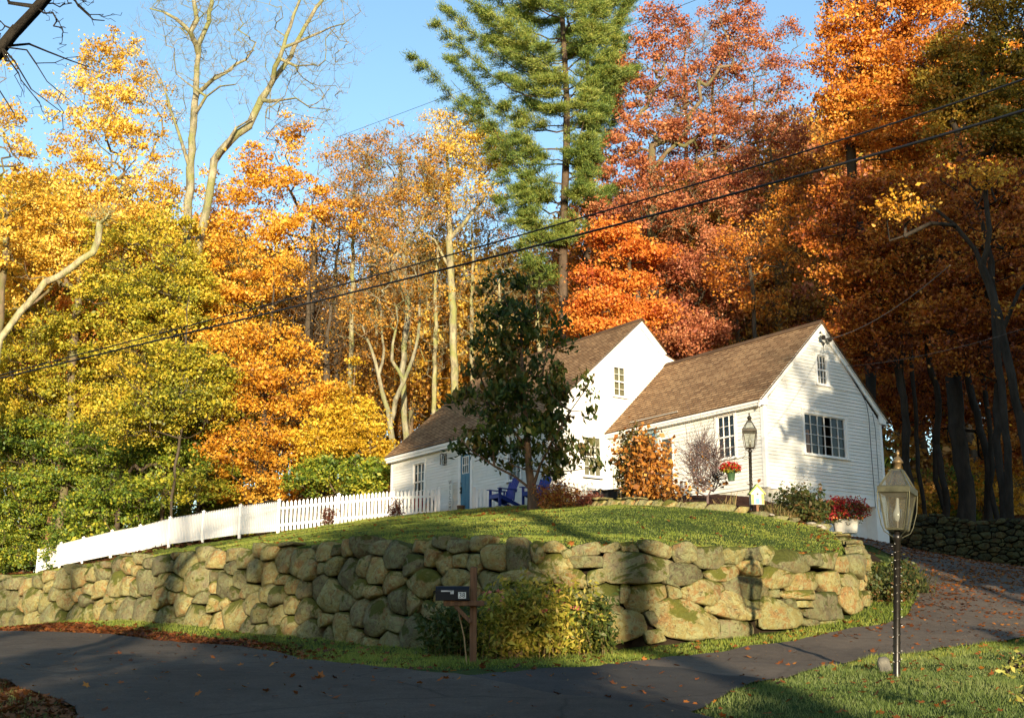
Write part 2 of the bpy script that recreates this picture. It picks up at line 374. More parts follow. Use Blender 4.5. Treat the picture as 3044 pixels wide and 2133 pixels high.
# ------------------------------------------------------------------ grass, leaf litter scatter
rng = np.random.default_rng(7)
def scatter_grass(name, n, xr, yr, keep, hgt, width, cols, seed):
    r = np.random.default_rng(seed)
    x = r.uniform(*xr, n); y = r.uniform(*yr, n); k = keep(x, y); x, y = x[k], y[k]
    z = h(x, y) - .01; n = len(x)
    a = r.uniform(0, 2 * np.pi, n); H = hgt * r.uniform(.45, 1.25, n); W = width * r.uniform(.7, 1.3, n)
    cn = np.sin(x * 9.1 + 2 * np.sin(y * 5)) * np.sin(y * 8.3 + x * 3) ; H *= .55 + .5 * (np.sin(x * 2.1) * np.sin(y * 1.7 + 1) * .5 + .5) + .35 * (cn > .35)
    dx, dy = np.cos(a), np.sin(a); lean = r.uniform(-.6, .6, (2, n)) * H
    b0 = np.stack([x - dx * W, y - dy * W, z], 1); b1 = np.stack([x + dx * W, y + dy * W, z], 1)
    t = np.stack([x + lean[0], y + lean[1], z + H], 1)
    V = np.stack([b0, b1, t], 1).reshape(-1, 3); F = np.arange(3 * n).reshape(-1, 3)
    cl = .5 + .5 * np.sin(x * 1.3 + 2 * np.sin(y * .9)) * np.sin(y * 1.1 + x * .4)
    me = npmesh(name, V, F, {'clump': ('FACE', cl), 'leaf': ('FACE', r.random(n))})
    return tag(link(name, me, leafmat(name + '_blade', cols, .42)), kind='stuff')
def bednoise(x, y): return .35 * np.sin(x * 1.1 + .7) + .25 * np.sin(x * 2.9 + y)
# planting bed in front of the wing: centre line from the house front down to the edging stones
BEDF = [tuple(at(u, v, y)[:2]) for u, v, y in ((545, 510, 36.8), (603, 507, 33.6), (640, 506.5, 32.3), (680, 507, 31.6), (720, 509, 31.3), (760, 516, 31.2), (800, 525, 31.2), (835, 534, 31.0), (865, 545, 30.2), (874, 549, 29.5))]
BED = BEDF + [(8.9, 33.5), (8.9, 36.8), (7.5, 36.4), (3.37, 41.9), (1.2, 40.4), (0.6, 38.4)]
def lawnzone(x, y):
    s = sdist(x, y); return (s > .50) & ~inpoly(x, y, BED) & (y < np.where(x < -7.9, 42 + (-7.95 - x) * 1.19, 44 + bednoise(x, y))) & (x < 9.5) & (x > -25) & ((woods(x, y) < .3) | (y < 47 + (-7.95 - x) * 1.15))
def clearhouse(x, y):   # outside the house footprint
    c, s_ = math.cos(-.955), math.sin(-.955); lx = (x - 7.50) * c + (y - 36) * s_; ly = -(x - 7.50) * s_ + (y - 36) * c
    return ~(((lx > -7.2) & (lx < .05) & (ly > -.1) & (ly < 6)) | ((lx > -17.5) & (lx < -7.1) & (ly > -2.9) & (ly < 6)))
GREEN = [(.065, .095, .013), (.155, .205, .026), (.26, .32, .040), (.38, .37, .07)]
COOL_GREEN = [(.05, .080, .018), (.10, .155, .030), (.17, .23, .050), (.26, .29, .09)]  # slightly darker, cooler green than the lawn blades
scatter_grass('lawn_grass', 620000, (-22, 9.5), (19, 57), lambda x, y: lawnzone(x, y) & clearhouse(x, y), .048, .0085, GREEN, 1)
def vergezone(x, y):
    s = sdist(x, y); return (s < -.02) & (s > -3.6) & ~paved(x, y) & (y < 34) & ((rng.random(x.shape) > litter_strip(x, y) * .93)) & (y - 14.5 > .35 * (-x - 6)) & (x < 9.6)
scatter_grass('verge_grass', 330000, (-13.5, 9.5), (14.5, 31), vergezone, .065, .0065, GREEN, 2)
def islandzone(x, y):
    return ~paved(x, y) & (sdist(x, y) < -3) & (x > 1.2) & (y < 26) & (rng.random(x.shape) > litter_strip(x, y) * .75)
scatter_grass('island_grass', 330000, (1, 12), (9.3, 26), islandzone, .058, .0046, COOL_GREEN, 3)
def nearleft(x, y): return ~paved(x, y) & (y < 14.8) & (x < -3.2) & (rng.random(x.shape) < .35)
scatter_grass('roadside_grass', 60000, (-9, -3), (8.5, 15), nearleft, .07, .005, COOL_GREEN, 4)

def leaf_litter(name, n, xr, yr, dens, size, cols, seed, lift=.03, label=None):
    r = np.random.default_rng(seed)
    x = r.uniform(*xr, n); y = r.uniform(*yr, n); k = r.random(n) < dens(x, y); x, y = x[k], y[k]; n = len(x)
    z = h(x, y) + lift + np.where(inpoly(x, y, ROADP), .05, 0)
    S = size * r.uniform(.6, 1.35, n); a = r.uniform(0, 2 * np.pi, n)
    tilt = r.normal(0, .3, (n, 2)); vs = []
    # lobed leaf: 8 rim points, star-like
    K = 10; rim = np.array([1, .5, .92, .45, .8, .45, .8, .45, .92, .5]); ang = np.arange(K) * 2 * np.pi / K
    for j in range(K):
        rr = S * rim[j] * r.uniform(.85, 1.15, n); ux = np.cos(ang[j] + a) * rr; uy = np.sin(ang[j] + a) * rr
        vs.append(np.stack([x + ux, y + uy, z + ux * tilt[:, 0] + uy * tilt[:, 1] + r.uniform(0, .35, n) * rr], 1))
    V = np.stack(vs, 1).reshape(-1, 3); F = np.arange(K * n).reshape(-1, K)
    me = npmesh(name, V, F, {'clump': ('FACE', r.random(n)), 'leaf': ('FACE', r.random(n))})
    return tag(link(name, me, leafmat(name + '_m', cols, .25)), kind='stuff')
LEAFC = [(.06, .022, .010), (.17, .055, .016), (.34, .10, .02), (.50, .20, .03)]
def dl(x, y):
    s = sdist(x, y); pv = inpoly(x, y, DRVP); d = np.where(pv, np.where(y > 19, .75, .16), 0.0)
    d = np.where(inpoly(x, y, ROADP), .03, d)
    d = np.where((~pv) & (s < 0) & (x > 1), .12 + .5 * sstep((11.3 - y) / 1.0), d)
    edge = sstep((y - 19 - (x - 4) * .6) / 3); d = np.where(pv, d * (.35 + edge), d)
    return d * (.4 + .8 * (np.sin(x * 1.7 + y) * np.sin(y * 2.3) > 0))
leaf_litter('fallen_leaves_driveway', 70000, (-7, 16), (9, 38), dl, .042, LEAFC, 5)
def dv(x, y):
    s = sdist(x, y); d = np.where((s < -.05) & ~paved(x, y), litter_strip(x, y) * .95 + .03, 0) * (y < 33)
    return d
leaf_litter('fallen_leaves_verge', 60000, (-14, 1), (14, 31), dv, .05, [(.05, .02, .010), (.15, .045, .014), (.25, .075, .018), (.36, .13, .03)], 6)
def dlawn(x, y):
    s = sdist(x, y); e = np.exp(-((s - 1.0) / .35) ** 2) * (x > 1.5) * .6
    t = np.exp(-(((x - .2) / 2.6) ** 2 + ((y - 35.6) / 1.5) ** 2)) * .7
    return np.where((s > .3), .05 + e + t, 0)
leaf_litter('fallen_leaves_lawn', 18000, (-9, 9), (19, 44), dlawn, .05, LEAFC, 8)
leaf_litter('forest_floor_leaves', 26000, (8, 32), (33, 60), lambda x, y: woods(x, y) * .8, .11, [(.03, .015, .008), (.08, .03, .012), (.16, .06, .018), (.26, .10, .03)], 9)
leaf_litter('forest_leaves_left', 14000, (-45, -6), (42, 75), lambda x, y: woods(x, y) * .8, .14, [(.03, .015, .008), (.08, .03, .012), (.16, .06, .018), (.26, .10, .03)], 10)
# grit, twigs and leaf crumbs on the paving
leaf_litter('road_crumbs', 26000, (-16, 9), (8, 30), lambda x, y: np.where(paved(x, y), .10 + .9 * (np.exp(-((x * .62 + y - 14.9 + .25 * np.sin(x * 2)) / .35) ** 2)) * (x > -3.5) + .5 * (np.abs(sdist(x, y) + 2.6) < .4), 0), .012, [(.02, .014, .010), (.09, .05, .025), (.20, .12, .05), (.30, .2, .1)], 15, .035)
leaf_litter('fallen_leaves_roadside', 16000, (-9, -2.5), (8, 15), lambda x, y: ~paved(x, y) * .8, .045, [(.03, .013, .008), (.09, .03, .012), (.16, .06, .018), (.26, .10, .03)], 16)
# mulch bed sheet
me = bpy.data.meshes.new('mulch_bed')
bx = np.arange(0, 9.2, .15); by = np.arange(28.5, 42, .15); BX, BY = np.meshgrid(bx, by); inb = inpoly(BX, BY, BED)
cells = inb[:-1, :-1] & inb[1:, 1:] & inb[1:, :-1] & inb[:-1, 1:]
I = np.arange(BX.size).reshape(BX.shape); F = np.stack([I[:-1, :-1], I[:-1, 1:], I[1:, 1:], I[1:, :-1]], -1)[cells]
Z = h(BX, BY) + .05 + .02 * np.sin(BX * 7) * np.sin(BY * 9)
mul = simple('bark_mulch', (.055, .022, .014), .95, 0, .5, 14, .03, .1)
tag(link('mulch_bed', npmesh('mulch_bed', np.stack([BX.ravel(), BY.ravel(), Z.ravel()], 1), F, smooth=True), mul), kind='structure')
# ================================================================== stone walls
def clip_poly(poly, a, b, c):
    """keep a*x+b*y<=c"""
    out = []; n = len(poly)
    for i in range(n):
        P, Q = poly[i], poly[(i + 1) % n]; dp = a * P[0] + b * P[1] - c; dq = a * Q[0] + b * Q[1] - c
        if dp <= 0: out.append(P)
        if (dp < 0 < dq) or (dq < 0 < dp):
            t = dp / (dp - dq); out.append((P[0] + t * (Q[0] - P[0]), P[1] + t * (Q[1] - P[1])))
    return out
def power_cells(S, top, bot, asp=1.25):
    """S rows (s,h,r): weighted Voronoi cells in the wall plane, limited by bot(s)<h<top(s)"""
    S = np.array(S); cells = []
    for i, (sx, sh, sr) in enumerate(S):
        R = max(sr * 2.6, .5); poly = [(sx - R * asp, sh - R), (sx + R * asp, sh - R), (sx + R * asp, sh + R), (sx - R * asp, sh + R)]
        d = np.hypot((S[:, 0] - sx) / asp, S[:, 1] - sh); near = np.argsort(d)[1:40]
        for j in near:
            if d[j] > 3.5 * max(sr, S[j, 2]) + .5: continue
            ax = (S[j, 0] - sx) / asp ** 2; ay = (S[j, 1] - sh)
            c = ((S[j, 0] ** 2 - sx ** 2) / asp ** 2 + S[j, 1] ** 2 - sh ** 2 - (S[j, 2] ** 2 - sr ** 2)) / 2
            poly = clip_poly(poly, ax, ay, c)
            if len(poly) < 3: break
        if len(poly) < 3: continue
        tz, bz = top(sx), bot(sx)
        poly = clip_poly(poly, 0, 1, tz); 
        if len(poly) < 3: continue
        poly = clip_poly(poly, 0, -1, -(bz - .25))
        if len(poly) < 3: continue
        A = np.array(poly); ar = .5 * abs(np.dot(A[:, 0], np.roll(A[:, 1], 1)) - np.dot(A[:, 1], np.roll(A[:, 0], 1)))
        if ar < .008: continue
        cells.append(A)
    return cells
def round_poly(A, inset, n=26):
    """inset and round a convex cell; n samples"""
    c = A.mean(0); keep = [tuple(p) for p in A]
    m = len(A)
    area = .5 * (np.dot(A[:, 0], np.roll(A[:, 1], -1)) - np.dot(A[:, 1], np.roll(A[:, 0], -1)))
    if area < 0: A = A[::-1]
    out = [tuple(p) for p in A]
    for i in range(m):
        P, Q = A[i], A[(i + 1) % m]; e = Q - P; L = np.hypot(*e)
        if L < 1e-4: continue
        nx_, ny_ = e[1] / L, -e[0] / L
        out = clip_poly(out, nx_, ny_, nx_ * P[0] + ny_ * P[1] - inset)
        if len(out) < 3: return None
    B = np.array(out)
    for _ in range(2):   # corner cutting
        N_ = np.roll(B, -1, 0); B = np.stack([B * .89 + N_ * .11, B * .11 + N_ * .89], 1).reshape(-1, 2)
    L = np.linalg.norm(np.roll(B, -1, 0) - B, axis=1); cum = np.r_[0, np.cumsum(L)]; t = np.linspace(0, cum[-1], n, endpoint=False)
    Bx = np.append(B[:, 0], B[0, 0]); By = np.append(B[:, 1], B[0, 1])
    return np.stack([np.interp(t, cum, Bx), np.interp(t, cum, By)], 1)
def stone_geo(B, bulge, depth, r, off):
    """rings from back to front; returns V (s,h,d) d outward"""
    n = len(B); c = B.mean(0); V = []; rel = B - c
    w = np.linalg.norm(rel, axis=1).mean()
    ph = r.uniform(0, 6.28, 6); fq = r.uniform(2.2, 5.2, 6) / max(w, .15)
    tilt = r.normal(0, .10, 2)
    prof = [(.80, -depth), (.97, -.28 * depth), (1.0, -.04), (.985, .50 * bulge), (.955, .82 * bulge), (.86, .97 * bulge), (.55, 1.0 * bulge), (.18, 1.0 * bulge)]
    for k, (s, d) in enumerate(prof):
        P = c + rel * s
        dn = d + off + (s < .99) * (d > -.01) * (bulge * .42 * (np.sin(P[:, 0] * fq[0] + ph[0]) * np.sin(P[:, 1] * fq[1] + ph[1]) + .5 * np.sin(P[:, 0] * fq[2] * 2 + ph[2]) * np.sin(P[:, 1] * fq[3] * 2 + ph[3])) + rel[:, 0] * s * tilt[0] + rel[:, 1] * s * tilt[1])
        V.append(np.stack([P[:, 0], P[:, 1], dn * np.ones(n)], 1))
    V = np.concatenate(V)
    for _ in range(7):
        a_ = r.uniform(0, 6.28); nn = np.array([math.cos(a_) * .75, math.sin(a_) * .75, r.uniform(.7, 2.2)]); nn /= np.linalg.norm(nn)
        R_ = V - np.array([c[0], c[1], off]); pr = R_ @ nn; lim = np.quantile(pr, r.uniform(.80, .93)); ex = np.maximum(0, pr - lim) * (V[:, 2] > off - .03); V = V - nn * (ex * .85)[:, None]
    cc = np.array([[c[0], c[1], V[-n:, 2].mean()]])
    V = np.concatenate([V, cc]); K = len(prof); T = []
    for k in range(K - 1):
        for i in range(n):
            a, b, c_, d_ = k * n + i, k * n + (i + 1) % n, (k + 1) * n + (i + 1) % n, (k + 1) * n + i
            T += [(a, b, c_), (a, c_, d_)]
    for i in range(n): T.append(((K - 1) * n + i, (K - 1) * n + (i + 1) % n, K * n))
    return V, np.array(T)
def build_stone_wall(name, line, seeds, top, bot, mat, seed, gap=.010, bulge=(.04, .09), asp=1.2, outward=-1, batter=.12, traced=None, lo=0, hi=0):
    """line: Nx2 plan; s = distance along it"""
    r = np.random.default_rng(seed); L = np.array(line); cum = np.r_[0, np.cumsum(np.linalg.norm(np.diff(L, axis=0), axis=1))]
    Ls = resample(L, 400)
    for _ in range(12): Ls[1:-1] = (Ls[:-2] + Ls[1:-1] * 2 + Ls[2:]) / 4
    ss = np.linspace(0, cum[-1], 400); T = np.gradient(Ls, axis=0); T /= np.linalg.norm(T, axis=1)[:, None]
    cells = power_cells(seeds, top, bot, asp)
    if traced:
        out = []
        for A in cells:
            m_ = A[:, 0].mean(); A2_ = clip_poly([tuple(p_) for p_ in A], *((1, 0, lo) if m_ < (lo + hi) / 2 else (-1, 0, -hi)))
            if len(A2_) > 2: out.append(np.array(A2_))
        cells = out + traced
    AV, AT, A1, A2 = [], [], [], []; nb = 0
    for A in cells:
        B = round_poly(A, gap * r.uniform(.4, 1.5))
        if B is None: continue
        w = np.ptp(B[:, 0]); hh = np.ptp(B[:, 1]); sz = math.sqrt(w * hh)
        if sz < .07: continue
        V, Tn = stone_geo(B, min(sz * .24, r.uniform(*bulge) + sz * .05), .34, r, r.normal(0, .03))
        s, z, d = V[:, 0], V[:, 1], V[:, 2]
        x = np.interp(s, ss, Ls[:, 0]); y = np.interp(s, ss, Ls[:, 1]); tx = np.interp(s, ss, T[:, 0]); ty = np.interp(s, ss, T[:, 1])
        tn = np.hypot(tx, ty); nx_, ny_ = ty / tn, -tx / tn      # right-hand normal: towards the road
        zb = bot(s); dd = d - (z - zb) * batter
        P = np.stack([x + nx_ * dd, y + ny_ * dd, z], 1)
        AV.append(P); AT.append(Tn + nb); nb += len(P); A1.append(np.full(len(P), r.random())); A2.append(np.full(len(P), r.random()))
    me = npmesh(name, np.concatenate(AV), np.concatenate(AT), {'clump': ('POINT', np.concatenate(A1)), 'leaf': ('POINT', np.concatenate(A2))}, smooth=True)
    # dark earth core behind the stones
    n = 160; s = np.linspace(0, cum[-1], n); x = np.interp(s, ss, Ls[:, 0]); y = np.interp(s, ss, Ls[:, 1]); tx = np.interp(s, ss, T[:, 0]); ty = np.interp(s, ss, T[:, 1])
    nx_, ny_ = ty, -tx; t_ = np.array([top(a) for a in s]) - .10; b_ = np.array([float(bot(a)) for a in s]) - .4
    rows = [(-.12, b_), (-.12 - .0, b_ * 0 + t_ * .5 + b_ * .5), (-.26, t_ - .05), (-.75, t_ - .02)]
    CV = np.concatenate([np.stack([x + nx_ * d - nx_ * (zz - b_) * batter * (1 if i < 3 else 1), y + ny_ * d - ny_ * (zz - b_) * batter, zz], 1) for i, (d, zz) in enumerate(rows)])
    I = np.arange(len(rows) * n).reshape(len(rows), n); F = np.stack([I[:-1, :-1], I[:-1, 1:], I[1:, 1:], I[1:, :-1]], -1).reshape(-1, 4)
    return me, npmesh(name + '_core', CV, F)
def stonemat(name, cols, moss=.5, mosscol=(.085, .095, .014), dark=1.0):
    m, nt, p, o = newmat(name)
    a, b = attr(nt, 'clump'), attr(nt, 'leaf')
    base = ramp(nt, a, cols)
    blotch = ramp(nt, noise(nt, 2.3, 7, .68, dist=.6), [(.34, (.14, .12, .07)), (.5, (.32, .27, .15)), (.66, (.48, .42, .25))])
    col = mixc(nt, .38, base, blotch)
    col = mixc(nt, ramp(nt, math_(nt, 'ADD', noise(nt, 1.4, 7, .7, dist=.7), math_(nt, 'MULTIPLY', b, .22)), [(.50, (0, 0, 0)), (.66, (.85, .85, .85))]), col, (.40, .34, .13))
    # rusty and pale lichen patches
    col = mixc(nt, ramp(nt, math_(nt, 'ADD', noise(nt, 3.6, 6, .6), math_(nt, 'MULTIPLY', b, .16)), [(.60, (0, 0, 0)), (.70, (.75, .75, .75))]), col, (.38, .21, .09))
    col = mixc(nt, ramp(nt, noise(nt, 7.5, 7, .75, dist=1.2), [(.49, (0, 0, 0)), (.54, (.75, .75, .75))]), col, (.44, .45, .24))
    col = mixc(nt, ramp(nt, noise(nt, 17, 5, .8), [(.54, (0, 0, 0)), (.66, (.75, .75, .75))]), col, (.055, .05, .035))
    geo = nt.nodes.new('ShaderNodeNewGeometry'); sx = nt.nodes.new('ShaderNodeSeparateXYZ'); nt.links.new(geo.outputs['Normal'], sx.inputs[0])
    ms = math_(nt, 'ADD', math_(nt, 'ADD', math_(nt, 'MULTIPLY', noise(nt, 1.6, 8, .72, dist=.8), 1.0), math_(nt, 'MULTIPLY', a, .10)), math_(nt, 'MULTIPLY', sx.outputs[2], .22))
    thr = .825 - .25 * moss
    col = mixc(nt, ramp(nt, ms, [(thr, (0, 0, 0)), (thr + .05, (.9, .9, .9))]), col, mixc(nt, noise(nt, 12, 5), mosscol, tuple(c * 1.9 for c in mosscol)))
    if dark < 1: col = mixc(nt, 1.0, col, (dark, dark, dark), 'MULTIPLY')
    col = mixc(nt, 1.0, col, ramp(nt, b, [(0, (.50, .52, .48)), (.5, (.80, .82, .74)), (1, (1.05, 1.0, .90))]), 'MULTIPLY')
    nt.links.new(col, p.inputs['Base Color']); p.inputs['Roughness'].default_value = .92; p.inputs['Specular IOR Level'].default_value = .18
    hgt = math_(nt, 'ADD', noise(nt, 6, 9, .72), math_(nt, 'MULTIPLY', noise(nt, 40, 5, .7), .35))
    bump(nt, p, hgt, .13); return m
SM = stonemat('fieldstone', [(0, (.26, .21, .14)), (.35, (.40, .32, .20)), (.6, (.32, .27, .18)), (.8, (.46, .37, .25)), (1, (.32, .21, .11))], .62)
DIRT = simple('dark_soil', (.025, .018, .012), 1, 0, .3, 8, .02, .05)
wl = WLINE[1:18]; NB = len(wl); wcum = np.r_[0, np.cumsum(np.linalg.norm(np.diff(np.array(wl), axis=0), axis=1))]
wt = np.array(WTOP[1:18]); wb = np.array(WBAS[1:18])
WU = [u for u, y in WALL_UY[1:]]
def wtop(s): return float(np.interp(s, wcum, wt)) + .05 * math.sin(s * 2.3) + .05 * math.sin(s * 5.9 + 1)
def wbot(s): return np.interp(s, wcum, wb)
def s_of_u(u): return float(np.interp(u, WU, wcum[:len(WU)]))
def seed_px(u, v, rpx):
    s = s_of_u(u); y = np.interp(u, WU, [y for _, y in WALL_UY[1:]]); tv = np.interp(u, sorted(WALL_TOPV), [WALL_TOPV[k] for k in sorted(WALL_TOPV)]); bv = np.interp(u, sorted(WALL_BASV), [WALL_BASV[k] for k in sorted(WALL_BASV)])
    f = (bv - v) / (bv - tv); z = wbot(s) + f * (np.interp(s, wcum, wt) - wbot(s)); return (s, float(z), rpx * y / FOC)
C4 = [(880, 310, 60), (985, 280, 55), (1015, 390, 110), (1085, 330, 45), (1240, 290, 80), (1430, 275, 60), (1250, 385, 85), (1570, 290, 60), (1770, 285, 90), (1970, 320, 85), (2130, 350, 95), (2290, 360, 50),
      (1150, 490, 100), (1320, 485, 60), (1600, 425, 185), (1940, 460, 125), (2230, 450, 75), (1350, 620, 130), (1520, 600, 45), (1670, 610, 130), (1870, 590, 48), (2080, 590, 135), (2240, 680, 120),
      (1430, 710, 45), (1480, 850, 160), (1940, 790, 205), (1690, 790, 50), (1720, 895, 60), (2240, 850, 90), (40, 390, 60), (140, 350, 60), (230, 390, 70), (345, 380, 60), (440, 370, 60), (640, 340, 140), (110, 530, 90), (330, 500, 80), (20, 640, 50),
      (160, 730, 60), (100, 840, 80), (250, 850, 60), (600, 500, 90), (770, 470, 70), (870, 430, 50), (60, 280, 50), (330, 280, 55), (190, 240, 45), (450, 270, 60), (250, 640, 80), (420, 620, 80), (420, 780, 90), (580, 700, 100), (600, 880, 90), (760, 620, 100), (780, 800, 100), (930, 620, 90), (960, 780, 100), (1130, 640, 90), (1140, 800, 100), (940, 900, 60), (1120, 930, 70), (330, 930, 60), (480, 920, 60)]
C5 = [(240, 540, 70), (350, 535, 50), (450, 550, 50), (600, 570, 125), (740, 580, 50), (850, 590, 70), (960, 610, 60), (1050, 620, 50), (150, 650, 75), (530, 690, 105), (330, 630, 70), (300, 760, 120), (200, 880, 120), (480, 920, 130), (650, 720, 60), (740, 690, 60), (870, 720, 80), (980, 690, 40), (1060, 740, 30), (490, 805, 35), (620, 800, 65), (570, 865, 35), (800, 870, 100), (970, 830, 80), (1090, 820, 40), (190, 1030, 80), (40, 930, 90), (650, 920, 60), (690, 985, 50), (380, 1040, 40), (900, 900, 50), (60, 1050, 60)]
seeds = [seed_px(403.7 + x * .1465, 504.6 + y * .1465, r * .1465) for x, y, r in C4] + [seed_px(706.5 + x * .1533, 471 + y * .1533, r * .1533) for x, y, r in C5]
TRACED = [[(0,120),(60,118),(78,150),(80,225),(0,232)],[(85,140),(110,130),(132,140),(135,185),(110,205),(90,195)],[(135,135),(175,130),(205,150),(195,165),(140,165)],[(190,165),(228,155),(235,185),(205,185)],[(235,150),(320,132),(335,150),(325,172),(240,178)],[(335,150),(400,130),(410,150),(385,168),(340,165)],[(412,135),(460,132),(468,170),(420,168)],[(475,130),(510,125),(585,150),(570,185),(540,182),(480,160)],[(595,145),(640,133),(678,150),(665,190),(635,205),(600,200),(587,170)],[(680,155),(765,150),(762,205),(735,222),(690,218),(665,195)],[(770,155),(830,152),(828,185),(805,207),(772,200)],[(838,155),(885,152),(882,195),(845,195)],[(890,150),(930,150),(912,210),(888,205)],[(930,168),(985,158),(1045,190),(1045,225),(1010,238),(940,225),(918,205)],[(1045,175),(1085,172),(1080,212),(1050,212)],[(1090,175),(1135,172),(1138,225),(1085,215)],[(1140,185),(1175,182),(1170,235),(1142,232)],[(1180,180),(1215,175),(1225,235),(1200,258),(1178,230)],
 [(115,180),(135,190),(205,172),(228,205),(200,240),(160,260),(135,240),(110,205)],[(232,182),(340,182),(342,215),(240,220)],[(355,172),(430,165),(540,190),(585,200),(560,235),(545,262),(470,272),(360,268)],[(75,195),(110,210),(135,245),(90,240)],[(0,240),(60,225),(120,240),(150,265),(60,270),(0,265)],[(175,262),(210,225),(255,228),(285,255),(285,285),(200,285)],[(292,235),(345,225),(350,265),(295,282)],[(548,240),(575,208),(640,205),(692,230),(690,255),(640,272),(590,280),(550,265)],[(715,240),(740,215),(800,215),(812,240),(770,262),(730,260)],[(805,205),(850,195),(885,210),(880,245),(835,245)],[(888,232),(930,212),(1000,220),(1002,250),(975,280),(920,288),(888,265)],[(1005,240),(1080,235),(1080,285),(1030,300),(975,292)],[(1080,240),(1130,232),(1148,270),(1140,310),(1100,305),(1085,280)],[(1150,240),(1200,240),(1205,290),(1170,300),(1150,275)],
 [(0,270),(130,272),(150,340),(0,350)],[(270,300),(300,282),(395,268),(400,335),(330,370),(275,360)],[(405,280),(435,275),(430,335),(400,335)],[(418,345),(440,285),(470,275),(550,275),(558,320),(470,368)],[(562,280),(590,275),(605,315),(568,325)],[(608,295),(690,258),(750,275),(755,300),(715,345),(660,335),(612,315)],[(760,265),(820,248),(880,255),(905,290),(895,320),(800,325),(765,295)],[(908,295),(940,292),(945,320),(910,318)],[(945,300),(1040,295),(1038,325),(960,322)],[(1042,310),(1100,300),(1145,345),(1140,385),(1060,395),(1000,360)],[(1148,285),(1180,275),(1210,310),(1200,355),(1160,375),(1140,330)],[(1210,320),(1225,290),(1240,330),(1215,345)],
 [(695,355),(760,292),(850,345),(848,390),(780,395),(705,370)],[(860,420),(885,315),(940,330),(1008,360),(1010,405),(950,420)],[(345,370),(385,345),(410,355),(400,375),(350,378)],[(305,385),(345,378),(425,360),(470,375),(485,430),(440,455),(345,480),(315,440)],[(480,370),(510,365),(525,400),(505,410)],[(505,345),(570,322),(640,330),(728,395),(722,440),(640,460),(550,445),(508,400)],[(480,430),(530,425),(548,460),(490,470)],[(720,450),(735,395),(830,400),(825,445)],[(950,325),(985,320),(985,355),(955,350)],[(985,330),(1040,330),(1040,352),(990,352)],[(850,330),(880,325),(865,350),(850,345)],[(1010,385),(1055,400),(1045,412),(1010,412)],[(0,355),(150,345),(160,420),(0,430)],[(0,430),(150,425),(150,482),(0,482)],[(155,290),(265,295),(270,360),(160,350)],[(160,360),(300,370),(305,430),(165,425)],[(160,430),(310,440),(340,482),(160,484)],[(1060,400),(1140,388),(1130,408),(1060,414)],[(735,222),(765,208),(800,213),(740,216)],[(640,275),(690,258),(650,275)],[(205,188),(232,186),(238,222),(222,222)],[(560,262),(600,285),(608,292),(560,275)]]
def hull(P):
    P = sorted(set(P)); 
    def half(Q):
        o = []
        for p_ in Q:
            while len(o) > 1 and (o[-1][0] - o[-2][0]) * (p_[1] - o[-2][1]) - (o[-1][1] - o[-2][1]) * (p_[0] - o[-2][0]) <= 0: o.pop()
            o.append(p_)
        return o
    a, b = half(P), half(P[::-1]); return a[:-1] + b[:-1]
TR_CELLS = []
for pg in TRACED:
    q4 = []
    for x_, y_ in pg:
        u_, v_ = 499.9 + x_ * .3039, 499.9 + y_ * .3039; s_, z_, _ = seed_px(min(u_, 866), v_, 1); q4.append((s_ + max(0, u_ - 866) * .10, z_))
    hh = hull(q4)
    if len(hh) >= 3: hh = np.array(hh); c5 = hh.mean(0); TR_CELLS.append(c5 + (hh - c5) * (1 + .035 / max(.12, np.ptp(hh[:, 1]) * .5)))
S_LO = s_of_u(500.5); S_HI = s_of_u(866) + .95
seeds = [q_ for q_ in seeds if q_[0] < S_LO + .15 or q_[0] > S_HI - .15]
S400 = s_of_u(402); S875 = s_of_u(866)
r = np.random.default_rng(3)
# left run: smaller stones in rough courses; right return likewise
for s0, s1, step in ((0, S400 - .1, .50), (S875 + 1.0, wcum[-1], .5)):
    s = s0
    while s < s1:
        z = wbot(s) - .1 + r.uniform(0, .2); tz = wtop(s)
        while z < tz + .1:
            rr = r.choice([.14, .2, .26, .34], p=[.25, .35, .28, .12]); seeds.append((s + r.uniform(-.17, .17), z + rr * .6, rr)); z += rr * 1.55 + .06
        s += step * r.uniform(.75, 1.2)
me, core = build_stone_wall('retaining_wall', wl, seeds, wtop, wbot, SM, 4, traced=TR_CELLS, lo=S_LO, hi=S_HI)
wallo = empty('retaining_wall', (WLINE[9][0], WLINE[9][1], WBAS[9]), 0, 'long curved retaining wall of mossy fieldstone boulders below the lawn', 'stone wall')
for nm, mm, mt in (('boulder_face', me, SM), ('earth_core', core, DIRT)):
    o_ = link(nm, mm, mt, wallo); o_.location = -Vector(wallo.location)
# dry-laid terrace wall beyond the drive (in deep shade)
tcum = np.r_[0, np.cumsum(np.linalg.norm(np.diff(TER, axis=0), axis=1))]
tz0 = np.array([h1(np.array([p_[0]]), np.array([p_[1]]))[0] for p_ in TER])
ttop = lambda s: float(np.interp(s, tcum, tz0)) + 1.5 + .06 * math.sin(s * 3)
tbot = lambda s: np.interp(s, tcum, tz0)
seeds = []; s = 0
while s < tcum[-1]:
    z = tbot(s) - .1
    while z < ttop(s) + .1:
        rr = r.choice([.06, .09, .13]); seeds.append((s + r.uniform(-.1, .1), z + rr * .6, rr)); z += rr * 1.3 + .05
    s += .27 * r.uniform(.7, 1.2)
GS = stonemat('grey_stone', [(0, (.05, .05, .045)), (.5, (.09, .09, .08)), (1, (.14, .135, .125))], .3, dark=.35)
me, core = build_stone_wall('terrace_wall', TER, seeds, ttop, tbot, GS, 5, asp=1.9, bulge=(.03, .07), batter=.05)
tw = empty('terrace_wall', (TER[1][0], TER[1][1], float(tz0[1])), 0, 'dark dry-laid terrace wall of grey stones beyond the driveway at the wood edge', 'stone wall')
